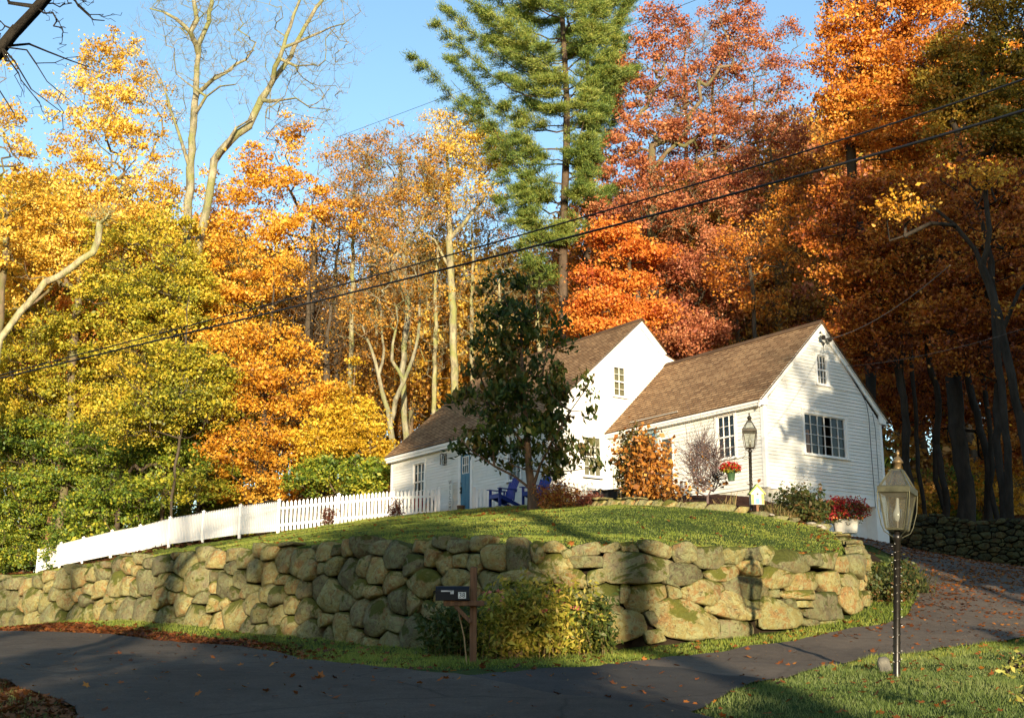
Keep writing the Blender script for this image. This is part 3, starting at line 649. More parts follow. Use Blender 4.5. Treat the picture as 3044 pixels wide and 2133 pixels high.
for nm, mm, mt in (('stone_face', me, GS), ('earth_core', core, DIRT)):
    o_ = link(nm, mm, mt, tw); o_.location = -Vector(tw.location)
# low edging stones round the planting bed
EL = [(1.9, 33.75)] + [tuple(x) for x in BEDF[1:8]]
EL = np.array([tuple(at(585, 508, 34.4)[:2])] + [tuple(b) for b in BEDF[1:9]]); ecum = np.r_[0, np.cumsum(np.linalg.norm(np.diff(EL, axis=0), axis=1))]
ez = h(EL[:, 0], EL[:, 1]); etop = lambda s: float(np.interp(s, ecum, ez)) + .26 - .02 * s + .03 * math.sin(s * 4); ebot = lambda s: np.interp(s, ecum, ez) - .05
seeds = []; s = 0
while s < ecum[-1]:
    rr = r.uniform(.1, .24); seeds.append((s, ebot(s) + .1, rr)); seeds.append((s + r.uniform(0, .3), ebot(s) + .27, rr * .7)); s += rr * 2.2
me, core = build_stone_wall('bed_edging', EL, seeds, etop, ebot, SM, 6, asp=2.2, bulge=(.04, .08), batter=.1, gap=.012)
eo = empty('bed_edging_wall', (EL[2][0], EL[2][1], float(ez[2])), 0, 'low edging wall of flat tan stones along the mulch bed above the lawn', 'stone edging')
for nm, mm, mt in (('edging_stones', me, SM), ('soil_core', core, DIRT)):
    o_ = link(nm, mm, mt, eo); o_.location = -Vector(eo.location)
# ================================================================== house (local frame: x along the front towards the near gable, y back, z up from the sill)
HYAW = -.955
HC = (7.502, 36.0, 6.437)
house = empty('house', HC, HYAW, 'white clapboard cottage with brown shingle roofs and a lower wing on a grassy rise', 'house')
paintm, nt, p, o = newmat('white_clapboard')
tc = nt.nodes.new('ShaderNodeTexCoord'); mp = nt.nodes.new('ShaderNodeMapping'); mp.inputs['Scale'].default_value = (.35, .35, 6)
nt.links.new(tc.outputs['Object'], mp.inputs[0])
nt.links.new(mixc(nt, ramp(nt, noise(nt, 1.3, 6, .65), [(.42, (0, 0, 0)), (.75, (1, 1, 1))]), ramp(nt, noise(nt, 2.0, 5, .6, vec=mp.outputs[0]), [(.3, (.70, .69, .64)), (.7, (.80, .79, .75))]), (.64, .64, .57)), p.inputs['Base Color'])
p.inputs['Roughness'].default_value = .55; bump(nt, p, noise(nt, 9, 5, .6), .003)
TRIM = simple('white_trim', (.80, .79, .75), .45, var=.04)
FOUND = simple('painted_foundation', (.60, .58, .50), .85, var=.12, scale=3, bmp=.01)
def shinglemat(name, a, b, c):
    m, nt, p, o = newmat(name)
    uvn = nt.nodes.new('ShaderNodeUVMap'); br = nt.nodes.new('ShaderNodeTexBrick'); nt.links.new(uvn.outputs[0], br.inputs['Vector'])
    br.offset = .37; br.inputs['Scale'].default_value = 1; br.inputs['Brick Width'].default_value = .30; br.inputs['Row Height'].default_value = .14
    br.inputs['Mortar Size'].default_value = .016; br.inputs['Mortar Smooth'].default_value = .3; br.inputs['Bias'].default_value = 0
    br.inputs['Color1'].default_value = c4(a); br.inputs['Color2'].default_value = c4(b); br.inputs['Mortar'].default_value = c4((.05, .028, .018))
    nt.links.new(mixc(nt, ramp(nt, noise(nt, .8, 6, .7), [(.4, (0, 0, 0)), (.75, (.4, .4, .4))]), mixc(nt, math_(nt, 'MULTIPLY', noise(nt, 45, 3), .2), br.outputs['Color'], c), c), p.inputs['Base Color'])
    p.inputs['Roughness'].default_value = .92; p.inputs['Specular IOR Level'].default_value = .15
    bump(nt, p, br.outputs['Fac'], -.02); return m
SHING = shinglemat('brown_shingles', (.46, .29, .15), (.20, .11, .055), (.32, .195, .10))
def shaded_slab(name, corners, th, mat, parent, rows=True):
    """corners: eave0, eave1, ridge1, ridge0; stepped shingle courses + underside"""
    e0, e1, r1, r0 = [Vector(c) for c in corners]; nrm = (e1 - e0).cross(r0 - e0).normalized()
    L = (r0 - e0).length; n = max(1, int(L / .14)); V = []; F = []; UV = []
    for i in range(n):
        a, b = i / n, (i + 1) / n
        P = [e0.lerp(r0, a) + nrm * .014, e1.lerp(r1, a) + nrm * .014, e1.lerp(r1, b) + nrm * .001, e0.lerp(r0, b) + nrm * .001]
        k = len(V); V += [tuple(q) for q in P]; F.append((k, k + 1, k + 2, k + 3)); w = (e1 - e0).length
        UV += [(e0.x + e0.y, a * n * .14), (e0.x + e0.y + w, a * n * .14), (e0.x + e0.y + w, b * n * .14 - 1e-4), (e0.x + e0.y, b * n * .14 - 1e-4)]
        k = len(V); V += [tuple(P[0]), tuple(P[1]), tuple(P[1] - nrm * .02), tuple(P[0] - nrm * .02)]; F.append((k + 3, k + 2, k + 1, k)); UV += [(0, 0.003)] * 4
    k = len(V); bot = [e0, e1, r1, r0]
    V += [tuple(q - nrm * .012) for q in bot] + [tuple(q - nrm * th) for q in bot]
    for f in ((4, 5, 6, 7)[::-1], (0, 1, 5, 4)[::-1], (1, 2, 6, 5)[::-1], (3, 0, 4, 7)[::-1], (2, 3, 7, 6)[::-1]): F.append(tuple(k + i for i in f)); UV += [(0, .003)] * 4
    me = npmesh(name, np.array(V), np.array(F), uv=np.array(UV)); return link(name, me, mat, parent)
def clap(name, P0, ux, out, z0, z1, lim, holes, parent=house, mat=paintm, expo=.108):
    """courses of clapboard. P0 local origin on the wall plane, ux direction along wall, out outward; lim(z)->(a,b)"""
    ux = Vector(ux); out = Vector(out); P0 = Vector(P0); mb = MB(); z = z0; Zv = Vector((0, 0, 1)); i = 0
    rr = random.Random(5)
    while z < z1 - .005:
        zt = min(z + expo, z1)
        for hh in holes:
            for hb in (hh[2], hh[3]):
                if z + .004 < hb < zt - .004: zt = hb
        cuts = [lim(z), lim(zt)]
        def seg(a0, b0, a1, b1):
            lo, hi = .026, .003
            q = lambda a, zz, d: P0 + ux * a + Zv * zz + out * d
            mb.add([q(a0, z, lo), q(b0, z, lo), q(b1, zt + .004, hi), q(a1, zt + .004, hi), q(a0, z, -.03), q(b0, z, -.03), q(b1, zt + .004, -.03), q(a1, zt + .004, -.03)],
                   [(0, 1, 2, 3), (4, 7, 6, 5), (0, 4, 5, 1), (3, 2, 6, 7), (0, 3, 7, 4), (1, 5, 6, 2)])
        (a0, b0), (a1, b1) = cuts
        hs = sorted([hh for hh in holes if hh[3] > z + .003 and hh[2] < zt - .003])
        if b0 - a0 > .02 and b1 >= a1:
            cur0, cur1 = a0, a1
            for hh in hs:
                if hh[0] > cur0 + .01: seg(cur0, hh[0], cur1, hh[0])
                cur0 = cur1 = hh[1]
            if b0 > cur0 + .01: seg(cur0, b0, cur1, max(b1, cur1))
        z = zt
    return mb.build(name, mat, parent)
glassm, nt, p, out = newmat('window_glass'); nt.nodes.remove(p)
gl = nt.nodes.new('ShaderNodeBsdfGlossy'); gl.inputs['Roughness'].default_value = .015; tr = nt.nodes.new('ShaderNodeBsdfTransparent'); tr.inputs[0].default_value = (.85, .88, .86, 1)
mx = nt.nodes.new('ShaderNodeMixShader'); fr = nt.nodes.new('ShaderNodeFresnel'); fr.inputs[0].default_value = 1.5
nt.links.new(math_(nt, 'MULTIPLY', fr.outputs[0], 1.1), mx.inputs[0]); nt.links.new(tr.outputs[0], mx.inputs[1]); nt.links.new(gl.outputs[0], mx.inputs[2]); nt.links.new(mx.outputs[0], out.inputs[0])
ROOM = simple('room_wall', (.045, .035, .028), .9, var=.3, scale=2)
BLIND = simple('olive_blind', (.17, .155, .09), .9, var=.08, scale=3)
CURT = simple('grey_curtain', (.15, .145, .13), .9, var=.2, scale=4)
SHADE = simple('dark_window_shade', (.035, .035, .04), .8, var=.2)
BLUE = simple('slate_blue_paint', (.05, .17, .26), .5, var=.10, scale=3)
GREYB = simple('grey_blue_paint', (.26, .33, .33), .5, var=.08)
BLACKM = simple('black_metal', (.012, .012, .013), .4, .3, spec=.5)
def window(P0, ux, out, a0, a1, z0, z1, cols, rows, mid=True, back=None, sill=.05, cas=.09, label=None, room=.7, parent=house, hood=True):
    """double-hung window; local plane frame"""
    ux = Vector(ux); out = Vector(out); P0 = Vector(P0); Zv = Vector((0, 0, 1))
    M = Matrix((ux, out, Zv)).transposed()
    def bx(mb, x0, x1, d0, d1, q0, q1):
        c = P0 + ux * (x0 + x1) / 2 + out * (d0 + d1) / 2 + Zv * (q0 + q1) / 2
        mb.box(c, (x1 - x0, d1 - d0, q1 - q0), M)
    f = MB()
    bx(f, a0 - cas, a0, -.04, .040, z0 - .0, z1); bx(f, a1, a1 + cas, -.04, .040, z0 - .0, z1); bx(f, a0 - cas - .01, a1 + cas + .01, -.04, .048, z1, z1 + cas)
    if hood: bx(f, a0 - cas - .03, a1 + cas + .03, -.03, .075, z1 + cas, z1 + cas + .03)
    fr = f.build('window', TRIM, parent)
    if label: fr['label'] = label
    s = MB(); bx(s, a0 - cas - .03, a1 + cas + .03, -.04, .085, z0 - sill, z0); s.build('sill', TRIM, fr)
    s = MB(); t = .030
    bx(s, a0, a0 + t, -.05, .010, z0, z1); bx(s, a1 - t, a1, -.05, .010, z0, z1); bx(s, a0 + t, a1 - t, -.05, .008, z0, z0 + t * 1.3); bx(s, a0 + t, a1 - t, -.05, .008, z1 - t, z1)
    zm = (z0 + z1) / 2
    if mid: bx(s, a0 + t, a1 - t, -.05, .014, zm - .022, zm + .022)
    for i in range(1, cols):
        x = a0 + (a1 - a0) * i / cols; bx(s, x - .0065, x + .0065, -.045, .001, z0 + t, z1 - t)
    for j in range(1, rows):
        zz = z0 + (z1 - z0) * j / rows
        if mid and abs(zz - zm) < .02: continue
        bx(s, a0 + t, a1 - t, -.045, -.001, zz - .0065, zz + .0065)
    s.build('sash', TRIM, fr)
    q = lambda x, dd, zz: P0 + ux * x + out * dd + Zv * zz
    me_ = bpy.data.meshes.new('pane'); pq = [q(a0 + t * .5, -.032, z0 + t * .5), q(a1 - t * .5, -.032, z0 + t * .5), q(a1 - t * .5, -.032, z1 - t * .5), q(a0 + t * .5, -.032, z1 - t * .5)]
    if (pq[1] - pq[0]).cross(pq[2] - pq[1]).dot(out) < 0: pq = pq[::-1]
    me_.from_pydata([tuple(v_) for v_ in pq], [], [(0, 1, 2, 3)]); link('pane', me_, glassm, fr)
    if back is not None:
        g = MB(); n = 14
        for i in range(n):   # pleated fabric
            x0 = a0 + (a1 - a0) * i / n; x1 = a0 + (a1 - a0) * (i + 1) / n; d = -.10 - .02 * (i % 2)
            q = lambda x, dd, zz: P0 + ux * x + out * dd + Zv * zz
            d2 = -.10 - .02 * ((i + 1) % 2)
            g.add([q(x0, d, z0), q(x1, d2, z0), q(x1, d2, z1), q(x0, d, z1)], [(0, 1, 2, 3)])
        g.build('blind', back, fr)
    r_ = MB()
    q = lambda x, dd, zz: P0 + ux * x + out * dd + Zv * zz
    A = [q(a0 - .02, -.06, z0 - .02), q(a1 + .02, -.06, z0 - .02), q(a1 + .02, -.06, z1 + .02), q(a0 - .02, -.06, z1 + .02)]
    B = [q(a0 - .3, -room, z0 - .3), q(a1 + .3, -room, z0 - .3), q(a1 + .3, -room, z1 + .1), q(a0 - .3, -room, z1 + .1)]
    r_.add(A + B, [(4, 5, 6, 7), (0, 1, 5, 4), (1, 2, 6, 5), (2, 3, 7, 6), (3, 0, 4, 7)]); r_.build('room_interior', ROOM, fr)
    return fr
X = (1, 0, 0); Y = (0, 1, 0); NY = (0, -1, 0)
SG = -7.15; MT = -2.78; MB_ = 5.8; ML = -17.35
# ---- wing: front wall (plane y=0), gable (plane x=0)
WF = [(-1.98, -1.16, .97, 2.46), (-5.62, -4.62, -.4, 2.47), (-4.56, -3.90, -.4, 2.13), (-6.35, -6.1, .2, 1.85)]
wh = [(a - .0, b + .0, c, d) for a, b, c, d in [(-2.02, -1.12, 1.0, 2.46), (-5.58, -4.66, -.6, 2.44), (-4.56, -3.94, -.6, 2.10)]]
clap('wing_front_wall', (0, 0, 0), X, NY, .02, 2.42, lambda z: (SG, -.10), wh)
G1 = 5.4; RT = 2.7; RZ = 5.30
def gl1(z):
    if z <= 2.5: return (.10, G1 - .10)
    d = (z - 2.5) / (RZ - 2.5) * RT; return (min(d + .03, RT), max(G1 - d - .03, RT))
clap('wing_gable_wall', (0, 0, 0), Y, X, .02, RZ - .22, gl1, [(1.68, 3.70, 1.10, 2.46), (2.42, 3.02, 3.36, 4.40)])
window((0, 0, 0), X, NY, -1.94, -1.20, 1.05, 2.38, 3, 4, back=CURT, label='tall window near the corner with grey curtain', hood=False)
pw = window((0, 0, 0), Y, X, 1.76, 3.64, 1.16, 2.42, 6, 4, mid=False, label='wide picture window with many small panes', cas=.10, room=2.2, hood=True)
window((0, 0, 0), Y, X, 2.50, 2.95, 3.42, 4.36, 3, 4, back=SHADE, label='small attic window under the near peak', cas=.085)
# hutch and chair back inside the picture window, warm room light put into their colour
mb = MB(); mb.bb(-.9, -.5, 2.0, 2.55, 1.0, 1.62); mb.bb(-1.0, -.6, 2.05, 2.1, 1.6, 1.9); mb.bb(-.75, -.65, 2.62, 2.72, 1.0, 2.1)
mb.build('room_furniture', simple('warm_lit_wood', (.55, .22, .05), .5), pw)
# corner boards, friezes, gutters, rakes
for q6 in ((-.10, .032, -.032, .10, 0, 2.5), (-.02, .030, G1 - .10, G1 + .03, -.2, 2.5), (SG + .03, SG + .11, -.030, .0, 0, 2.4)): mb = MB(); mb.bb(*q6); mb.build('corner_board', TRIM, house)
mb = MB(); mb.bb(SG + .04, -.101, -.028, .02, 2.42, 2.56)
# frieze + boxed eave with crown
mb.prism([(-.20, 2.44), (-.20, 2.56), (-.02, 2.62), (-.02, 2.44)], 0, SG + .03, .11); mb.prism([(-.235, 2.50), (-.235, 2.575), (-.201, 2.575), (-.201, 2.50)], 0, SG + .03, .12)
mb.prism([(G1 + .2, 2.44), (G1 + .2, 2.56), (G1 + .02, 2.62), (G1 + .02, 2.44)], 0, SG + .03, .11)
mb.build('wing_eave', TRIM, house)
sl = (5.42 - 2.60) / (RT + .24)
def rake(name, pts, x0, x1, w, mat=TRIM):
    mb = MB()
    for (a, b) in zip(pts[:-1], pts[1:]):
        mb.prism([(a[0], a[1]), (b[0], b[1]), (b[0], b[1] - w), (a[0], a[1] - w)], 0, x0, x1)
    return mb.build(name, mat, house)
rake('wing_rake_boards', [(-.235, 2.585), (RT, 5.375), (G1 + .235, 2.585)], .033, .085, .21)
rake('wing_rake_trim', [(-.245, 2.60), (RT, 5.40), (G1 + .245, 2.60)], .086, .125, .07)
for q6 in ([(-.23, 2.46), (-.23, 2.58), (.12, 2.9), (.12, 2.46)], [(G1 + .23, 2.46), (G1 + .23, 2.58), (G1 - .12, 2.9), (G1 - .12, 2.46)]): mb = MB(); mb.prism(q6, 0, .034, .084); mb.build('eave_return', TRIM, house)
shaded_slab('wing_front_roof', [(SG + .02, -.26, 2.60), (.15, -.26, 2.60), (.15, RT, 5.44), (SG + .02, RT, 5.44)], .05, SHING, house)
shaded_slab('wing_back_roof', [(.15, G1 + .26, 2.60), (SG + .02, G1 + .26, 2.60), (SG + .02, RT, 5.44), (.15, RT, 5.44)], .05, SHING, house)
mb = MB(); mb.prism([(RT - .14, 5.335), (RT, 5.475), (RT + .14, 5.335), (RT + .14, 5.36), (RT, 5.50), (RT - .14, 5.36)], 0, SG + .02, .152); mb.build('wing_ridge_cap', SHING, house)
mb = MB(); mb.tube([(-5.95, -.10, 2.83), (-3.6, -.10, 2.83)], .016, 6); mb.build('snow_rail', simple('pale_rail', (.55, .50, .42), .5), house)
# foundation and garage
mb = MB(); mb.bb(SG, -.02, .03, .3, -1.3, .02); mb.bb(-.3, -.02, .03, 2.05, -1.6, .0); mb.build('foundation', FOUND, house)
mb = MB(); mb.bb(-.46, .03, 2.05, 4.86, -.26, -.01); mb.bb(-.46, .032, 4.86, G1 + .02, -1.45, .0); mb.bb(-.2, .045, .12, G1 + .03, -.035, .018); mb.build('garage_surround', TRIM, house)
gd = MB(); gd.bb(-.42, -.36, 2.05, 4.86, -1.5, -.26)
for j in range(4):
    for i in range(4): gd.bb(-.36, -.345, 2.15 + i * .68, 2.72 + i * .68, -1.42 + j * .29, -1.20 + j * .29)
gd.build('garage_door', TRIM, house, bevel=.004)
mb = MB(); mb.bb(-.45, .0, 1.9, 2.05, -1.5, -.1); mb.build('garage_jamb', FOUND, house)
# back/side closing walls of the wing
mb = MB(); mb.prism([(.05, .0), (.05, 2.5), (RT, 5.2), (G1 - .06, 2.5), (G1 - .06, .0)], 0, SG + .3, SG + .5); mb.bb(SG, -.1, G1 - .06, G1, -1.3, 2.5); mb.build('wing_back_wall', TRIM, house)
# wing doors: entry with transom (grey-blue frame) and a second darker door
mb = MB(); mb.bb(-5.58, -5.46, -.045, .05, -.2, 2.43); mb.bb(-4.78, -4.66, -.045, .05, -.2, 2.43); mb.bb(-5.46, -4.78, -.045, .05, 2.31, 2.43)
ed = mb.build('entry_door', GREYB, house); ed['label'] = 'grey-blue framed entry door behind the hydrangea'
mb = MB(); mb.bb(-5.46, -4.78, .0, .04, -.2, .9); mb.bb(-5.46, -5.38, .0, .04, .9, 2.31); mb.bb(-4.86, -4.78, .0, .04, .9, 2.31); mb.bb(-5.38, -4.86, .0, .04, 2.22, 2.31); mb.build('door_leaf', BLUE, ed)
me_ = bpy.data.meshes.new('pane'); me_.from_pydata([(-5.38, .018, .9), (-4.86, .018, .9), (-4.86, .018, 2.22), (-5.38, .018, 2.22)], [], [(0, 1, 2, 3)]); link('pane', me_, glassm, ed)
mb = MB(); mb.bb(-5.40, -4.84, .10, .12, .9, 2.25); mb.build('curtain', simple('rust_curtain', (.16, .085, .05), .9), ed)
mb = MB(); mb.bb(-4.56, -4.50, -.04, .05, -.2, 2.10); mb.bb(-4.0, -3.94, -.04, .05, -.2, 2.10); mb.bb(-4.50, -4.0, -.04, .05, 2.03, 2.10)
sd = mb.build('side_window', TRIM, house); mb = MB(); mb.bb(-4.50, -4.0, .0, .03, -.2, 2.03); mb.build('shutter', simple('dark_green_shutter', (.04, .06, .055), .5), sd)
# ---- main block
def glm(z):
    zr = 6.78
    def left(z): return MT + .10 if z <= 2.72 else min(1.5, MT + (z - 2.72) / (zr - 2.72) * (1.5 - MT) + .03)
    def right(z):
        if z <= 4.75: return MB_ - .1
        if z <= 5.70: return MB_ - (z - 4.72) / (5.72 - 4.72) * (MB_ - 2.7)
        return max(1.5, 2.7 - (z - 5.70) / (zr - 5.70) * 1.2 - .05)
    return (left(z), right(z))
clap('main_gable_wall', (SG, 0, 0), Y, X, .02, 6.6, glm, [(.16, .82, 3.92, 5.12), (-1.22, -.34, .98, 2.52), (-.0, 0, 0, 0)])
window((SG, 0, 0), Y, X, .22, .76, 4.0, 5.06, 2, 4, back=BLIND, label='upstairs gable window with olive blind')
window((SG, 0, 0), Y, X, -1.16, -.40, 1.08, 2.44, 3, 4, back=BLIND, label='ground floor gable window with shade')
mh = [(-15.72, -14.72, .85, 2.44), (-12.42, -11.48, -.3, 2.40), (-9.35, -8.45, .9, 2.35)]
clap('main_front_wall', (0, MT, 0), X, NY, .02, 2.66, lambda z: (ML + .1, SG - .10), mh)
window((0, MT, 0), X, NY, -15.62, -14.82, .95, 2.36, 3, 4, back=SHADE, label='dark window left of the wall lantern')
window((0, MT, 0), X, NY, -9.25, -8.55, 1.0, 2.28, 3, 4, back=SHADE, label='front window behind the young tree')
# back, left end
mb = MB(); mb.prism([(MT + .02, -.3), (MT + .02, 2.66), (1.5, 6.7), (2.7, 5.65), (MB_, 4.65), (MB_, -.3)], 0, ML, ML + .2); mb.bb(ML, SG, MB_ - .2, MB_, -.3, 4.6); mb.bb(ML + .2, SG - .01, MT + .35, MT + .45, 0, 2.6) if False else None
mb.build('main_end_wall', TRIM, house)
for q6 in ((SG - .10, SG + .030, MT - .030, MT + .10, 0, 2.74), (ML - .02, ML + .10, MT - .030, MT + .1, 0, 2.7)): mb = MB(); mb.bb(*q6); mb.build('corner_board', TRIM, house)
mb = MB(); mb.prism([(MT - .22, 2.62), (MT - .22, 2.80), (MT - .0, 2.92), (MT - .0, 2.62)], 0, ML - .08, SG + .10); mb.prism([(MT - .255, 2.72), (MT - .255, 2.82), (MT - .221, 2.82), (MT - .221, 2.72)], 0, ML - .12, SG + .11)
mb.bb(ML + .1, SG - .1, MT - .026, MT - .0, 2.50, 2.62); mb.build('main_eave', TRIM, house)
rake('main_rake_boards', [(MT - .25, 2.82), (1.5, 6.87), (2.62, 5.86)], SG + .033, SG + .085, .25)
rake('main_rake_trim', [(MT - .26, 2.84), (1.5, 6.90), (2.65, 5.87)], SG + .086, SG + .125, .07)
rake('dormer_rake_boards', [(2.58, 5.90), (MB_ + .2, 4.76)], SG - .18, SG - .06, .20)
mb = MB(); mb.prism([(1.12, 6.13), (1.5, 6.53), (1.80, 6.13)], 0, SG + .02, SG + .045)
for j in range(4): mb.bb(SG + .045, SG + .06, 1.15 + .09 * j, 1.77 - .07 * j, 6.15 + j * .09, 6.19 + j * .09)
mb.build('gable_vent', TRIM, house)
shaded_slab('main_front_roof', [(ML - .14, MT - .28, 2.85), (SG + .14, MT - .28, 2.85), (SG + .14, 1.5, 6.93), (ML - .14, 1.5, 6.93)], .05, SHING, house)
shaded_slab('main_back_roof', [(SG + .14, 2.68, 5.87), (ML - .14, 2.68, 5.87), (ML - .14, 1.5, 6.93), (SG + .14, 1.5, 6.93)], .05, SHING, house)
shaded_slab('dormer_roof', [(SG - .04, MB_ + .25, 4.77), (ML, MB_ + .25, 4.77), (ML, 2.66, 5.90), (SG - .04, 2.66, 5.90)], .05, SHING, house)
mb = MB(); mb.prism([(1.36, 6.825), (1.5, 6.965), (1.64, 6.85), (1.64, 6.875), (1.5, 6.99), (1.36, 6.85)], 0, ML - .14, SG + .142); mb.build('main_ridge_cap', SHING, house)
mb = MB(); mb.bb(ML, SG - .02, MT + .03, MT + .3, -1.2, .02); mb.bb(SG - .3, SG - .02, MT + .3, .1, -1.2, .02); mb.build('main_foundation', FOUND, house)
mb = MB(); mb.tube([(-15.4, MT - .12, 3.0), (-13.2, MT - .12, 3.0)], .016, 6); mb.build('snow_rail', simple('dark_rail', (.10, .09, .09), .5), house)
# front door of the main block
mb = MB(); mb.bb(-12.42, -12.28, MT - .04, MT + .04, -.1, 2.38); mb.bb(-11.62, -11.48, MT - .04, MT + .04, -.1, 2.38); mb.bb(-12.42, -11.48, MT - .04, MT + .04, 2.30, 2.40)
fd = mb.build('front_door', TRIM, house); fd['label'] = 'slate blue door with a small six-pane light'
mb = MB(); mb.bb(-12.28, -11.62, MT + .0, MT + .05, -.1, 1.62); mb.bb(-12.28, -12.14, MT + .0, MT + .05, 1.62, 2.30); mb.bb(-11.76, -11.62, MT + .0, MT + .05, 1.62, 2.30); mb.bb(-12.14, -11.76, MT + .0, MT + .05, 2.20, 2.30)
for a in (-12.18, -11.92): mb.bb(a, a + .2, MT - .012, MT, .15, .75); mb.bb(a, a + .2, MT - .012, MT, .85, 1.5)
mb.build('door_leaf', BLUE, fd)
mb = MB()
for i in range(4): mb.bb(-12.155 + i * .13 - .014, -12.155 + i * .13 + .014, MT - .016, MT + .01, 1.60, 2.22)
for j in range(3): mb.bb(-12.16, -11.74, MT - .014, MT + .012, 1.60 + j * .3 - .014, 1.60 + j * .3 + .014)
mb.build('door_light_frame', TRIM, fd)
me_ = bpy.data.meshes.new('pane'); me_.from_pydata([(-12.14, MT + .02, 1.62), (-11.76, MT + .02, 1.62), (-11.76, MT + .02, 2.20), (-12.14, MT + .02, 2.20)], [], [(0, 1, 2, 3)]); link('pane', me_, glassm, fd)
mb = MB(); mb.bb(-12.3, -11.6, MT + .3, MT + .32, 1.5, 2.3); mb.build('door_shade', SHADE, fd)
mb = MB(); mb.bb(-12.25, -12.20, MT - .03, MT, .88, 1.12); mb.bb(-12.25, -12.20, MT - .06, MT - .03, .90, .95); mb.bb(-12.25, -12.20, MT - .06, MT - .03, 1.04, 1.09); mb.lathe([(.0, 0), (.03, 0), (.03, .02)], (-12.22, MT - .03, 1.24), 8); mb.build('door_handle', BLACKM, fd)
# wall lantern between window and door
mb = MB(); mb.tube([(-13.38, MT - .03, 2.10), (-13.38, MT - .03, 2.40), (-13.38, MT - .07, 2.47), (-13.38, MT - .15, 2.49), (-13.38, MT - .20, 2.44), (-13.38, MT - .20, 2.08), (-13.38, MT - .03, 2.08)], .020, 6); mb.tube([(-13.26, MT - .04, 2.10), (-13.26, MT - .04, 2.46), (-13.26, MT - .18, 2.46), (-13.26, MT - .18, 2.08)], .018, 6); mb.bb(-13.42, -13.22, MT - .02, MT, 2.06, 2.5)
wlm = mb.build('wall_lantern', simple('pewter', (.22, .20, .17), .4, .7), house)
mb = MB(); mb.lathe([(.055, 0), (.06, .12), (.045, .26)], (-13.32, MT - .12, 2.12), 10); mb.build('lantern_glass', glassm, wlm)
# floodlights, camera dome, cable down the gable
mb = MB(); mb.lathe([(.05, 0), (.05, .03)], (.05, 2.78, 4.92), 10); lamp_pts = [(.16, 2.62, 4.92), (.16, 2.94, 4.90)]
for q in lamp_pts:
    mb.tube([(.04, 2.78, 4.93), q], .018, 6); R_ = Vector((1, -.15, -.45)).normalized(); a = Vector(q)
    mb.tube([a - R_ * .06, a + R_ * .03, a + R_ * .10], [.035, .05, .085], 10)
mb.tube([(.05, 2.78, 4.80), (.12, 2.78, 4.72)], [.04, .03], 8); mb.build('floodlight', simple('dark_bronze', (.05, .045, .04), .4, .5), house)
mb = MB(); mb.tube([(.06, 3.05, 5.0), (.075, 3.6, 4.35), (.075, 4.35, 3.55), (.06, 4.72, 3.02), (.05, 4.80, 2.6), (.05, 4.80, 1.4), (.05, 4.82, .1), (.05, 4.82, -.3)], .010, 6)
mb.tube([(.05, 5.0, 2.75), (.05, 5.08, 2.3), (.05, 5.08, -.4)], .008, 5); mb.tube([(.03, 2.86, 4.75), (.03, 2.84, 4.45)], .008, 4); mb.build('service_cable', simple('grey_cable', (.10, .10, .10), .6), house)
mb = MB(); mb.tube([(.02, 5.62, 2.52), (.13, 5.62, 2.50)], .045, 10); mb.bb(.0, .03, 5.56, 5.68, 2.46, 2.58); mb.build('security_camera', BLACKM, house)
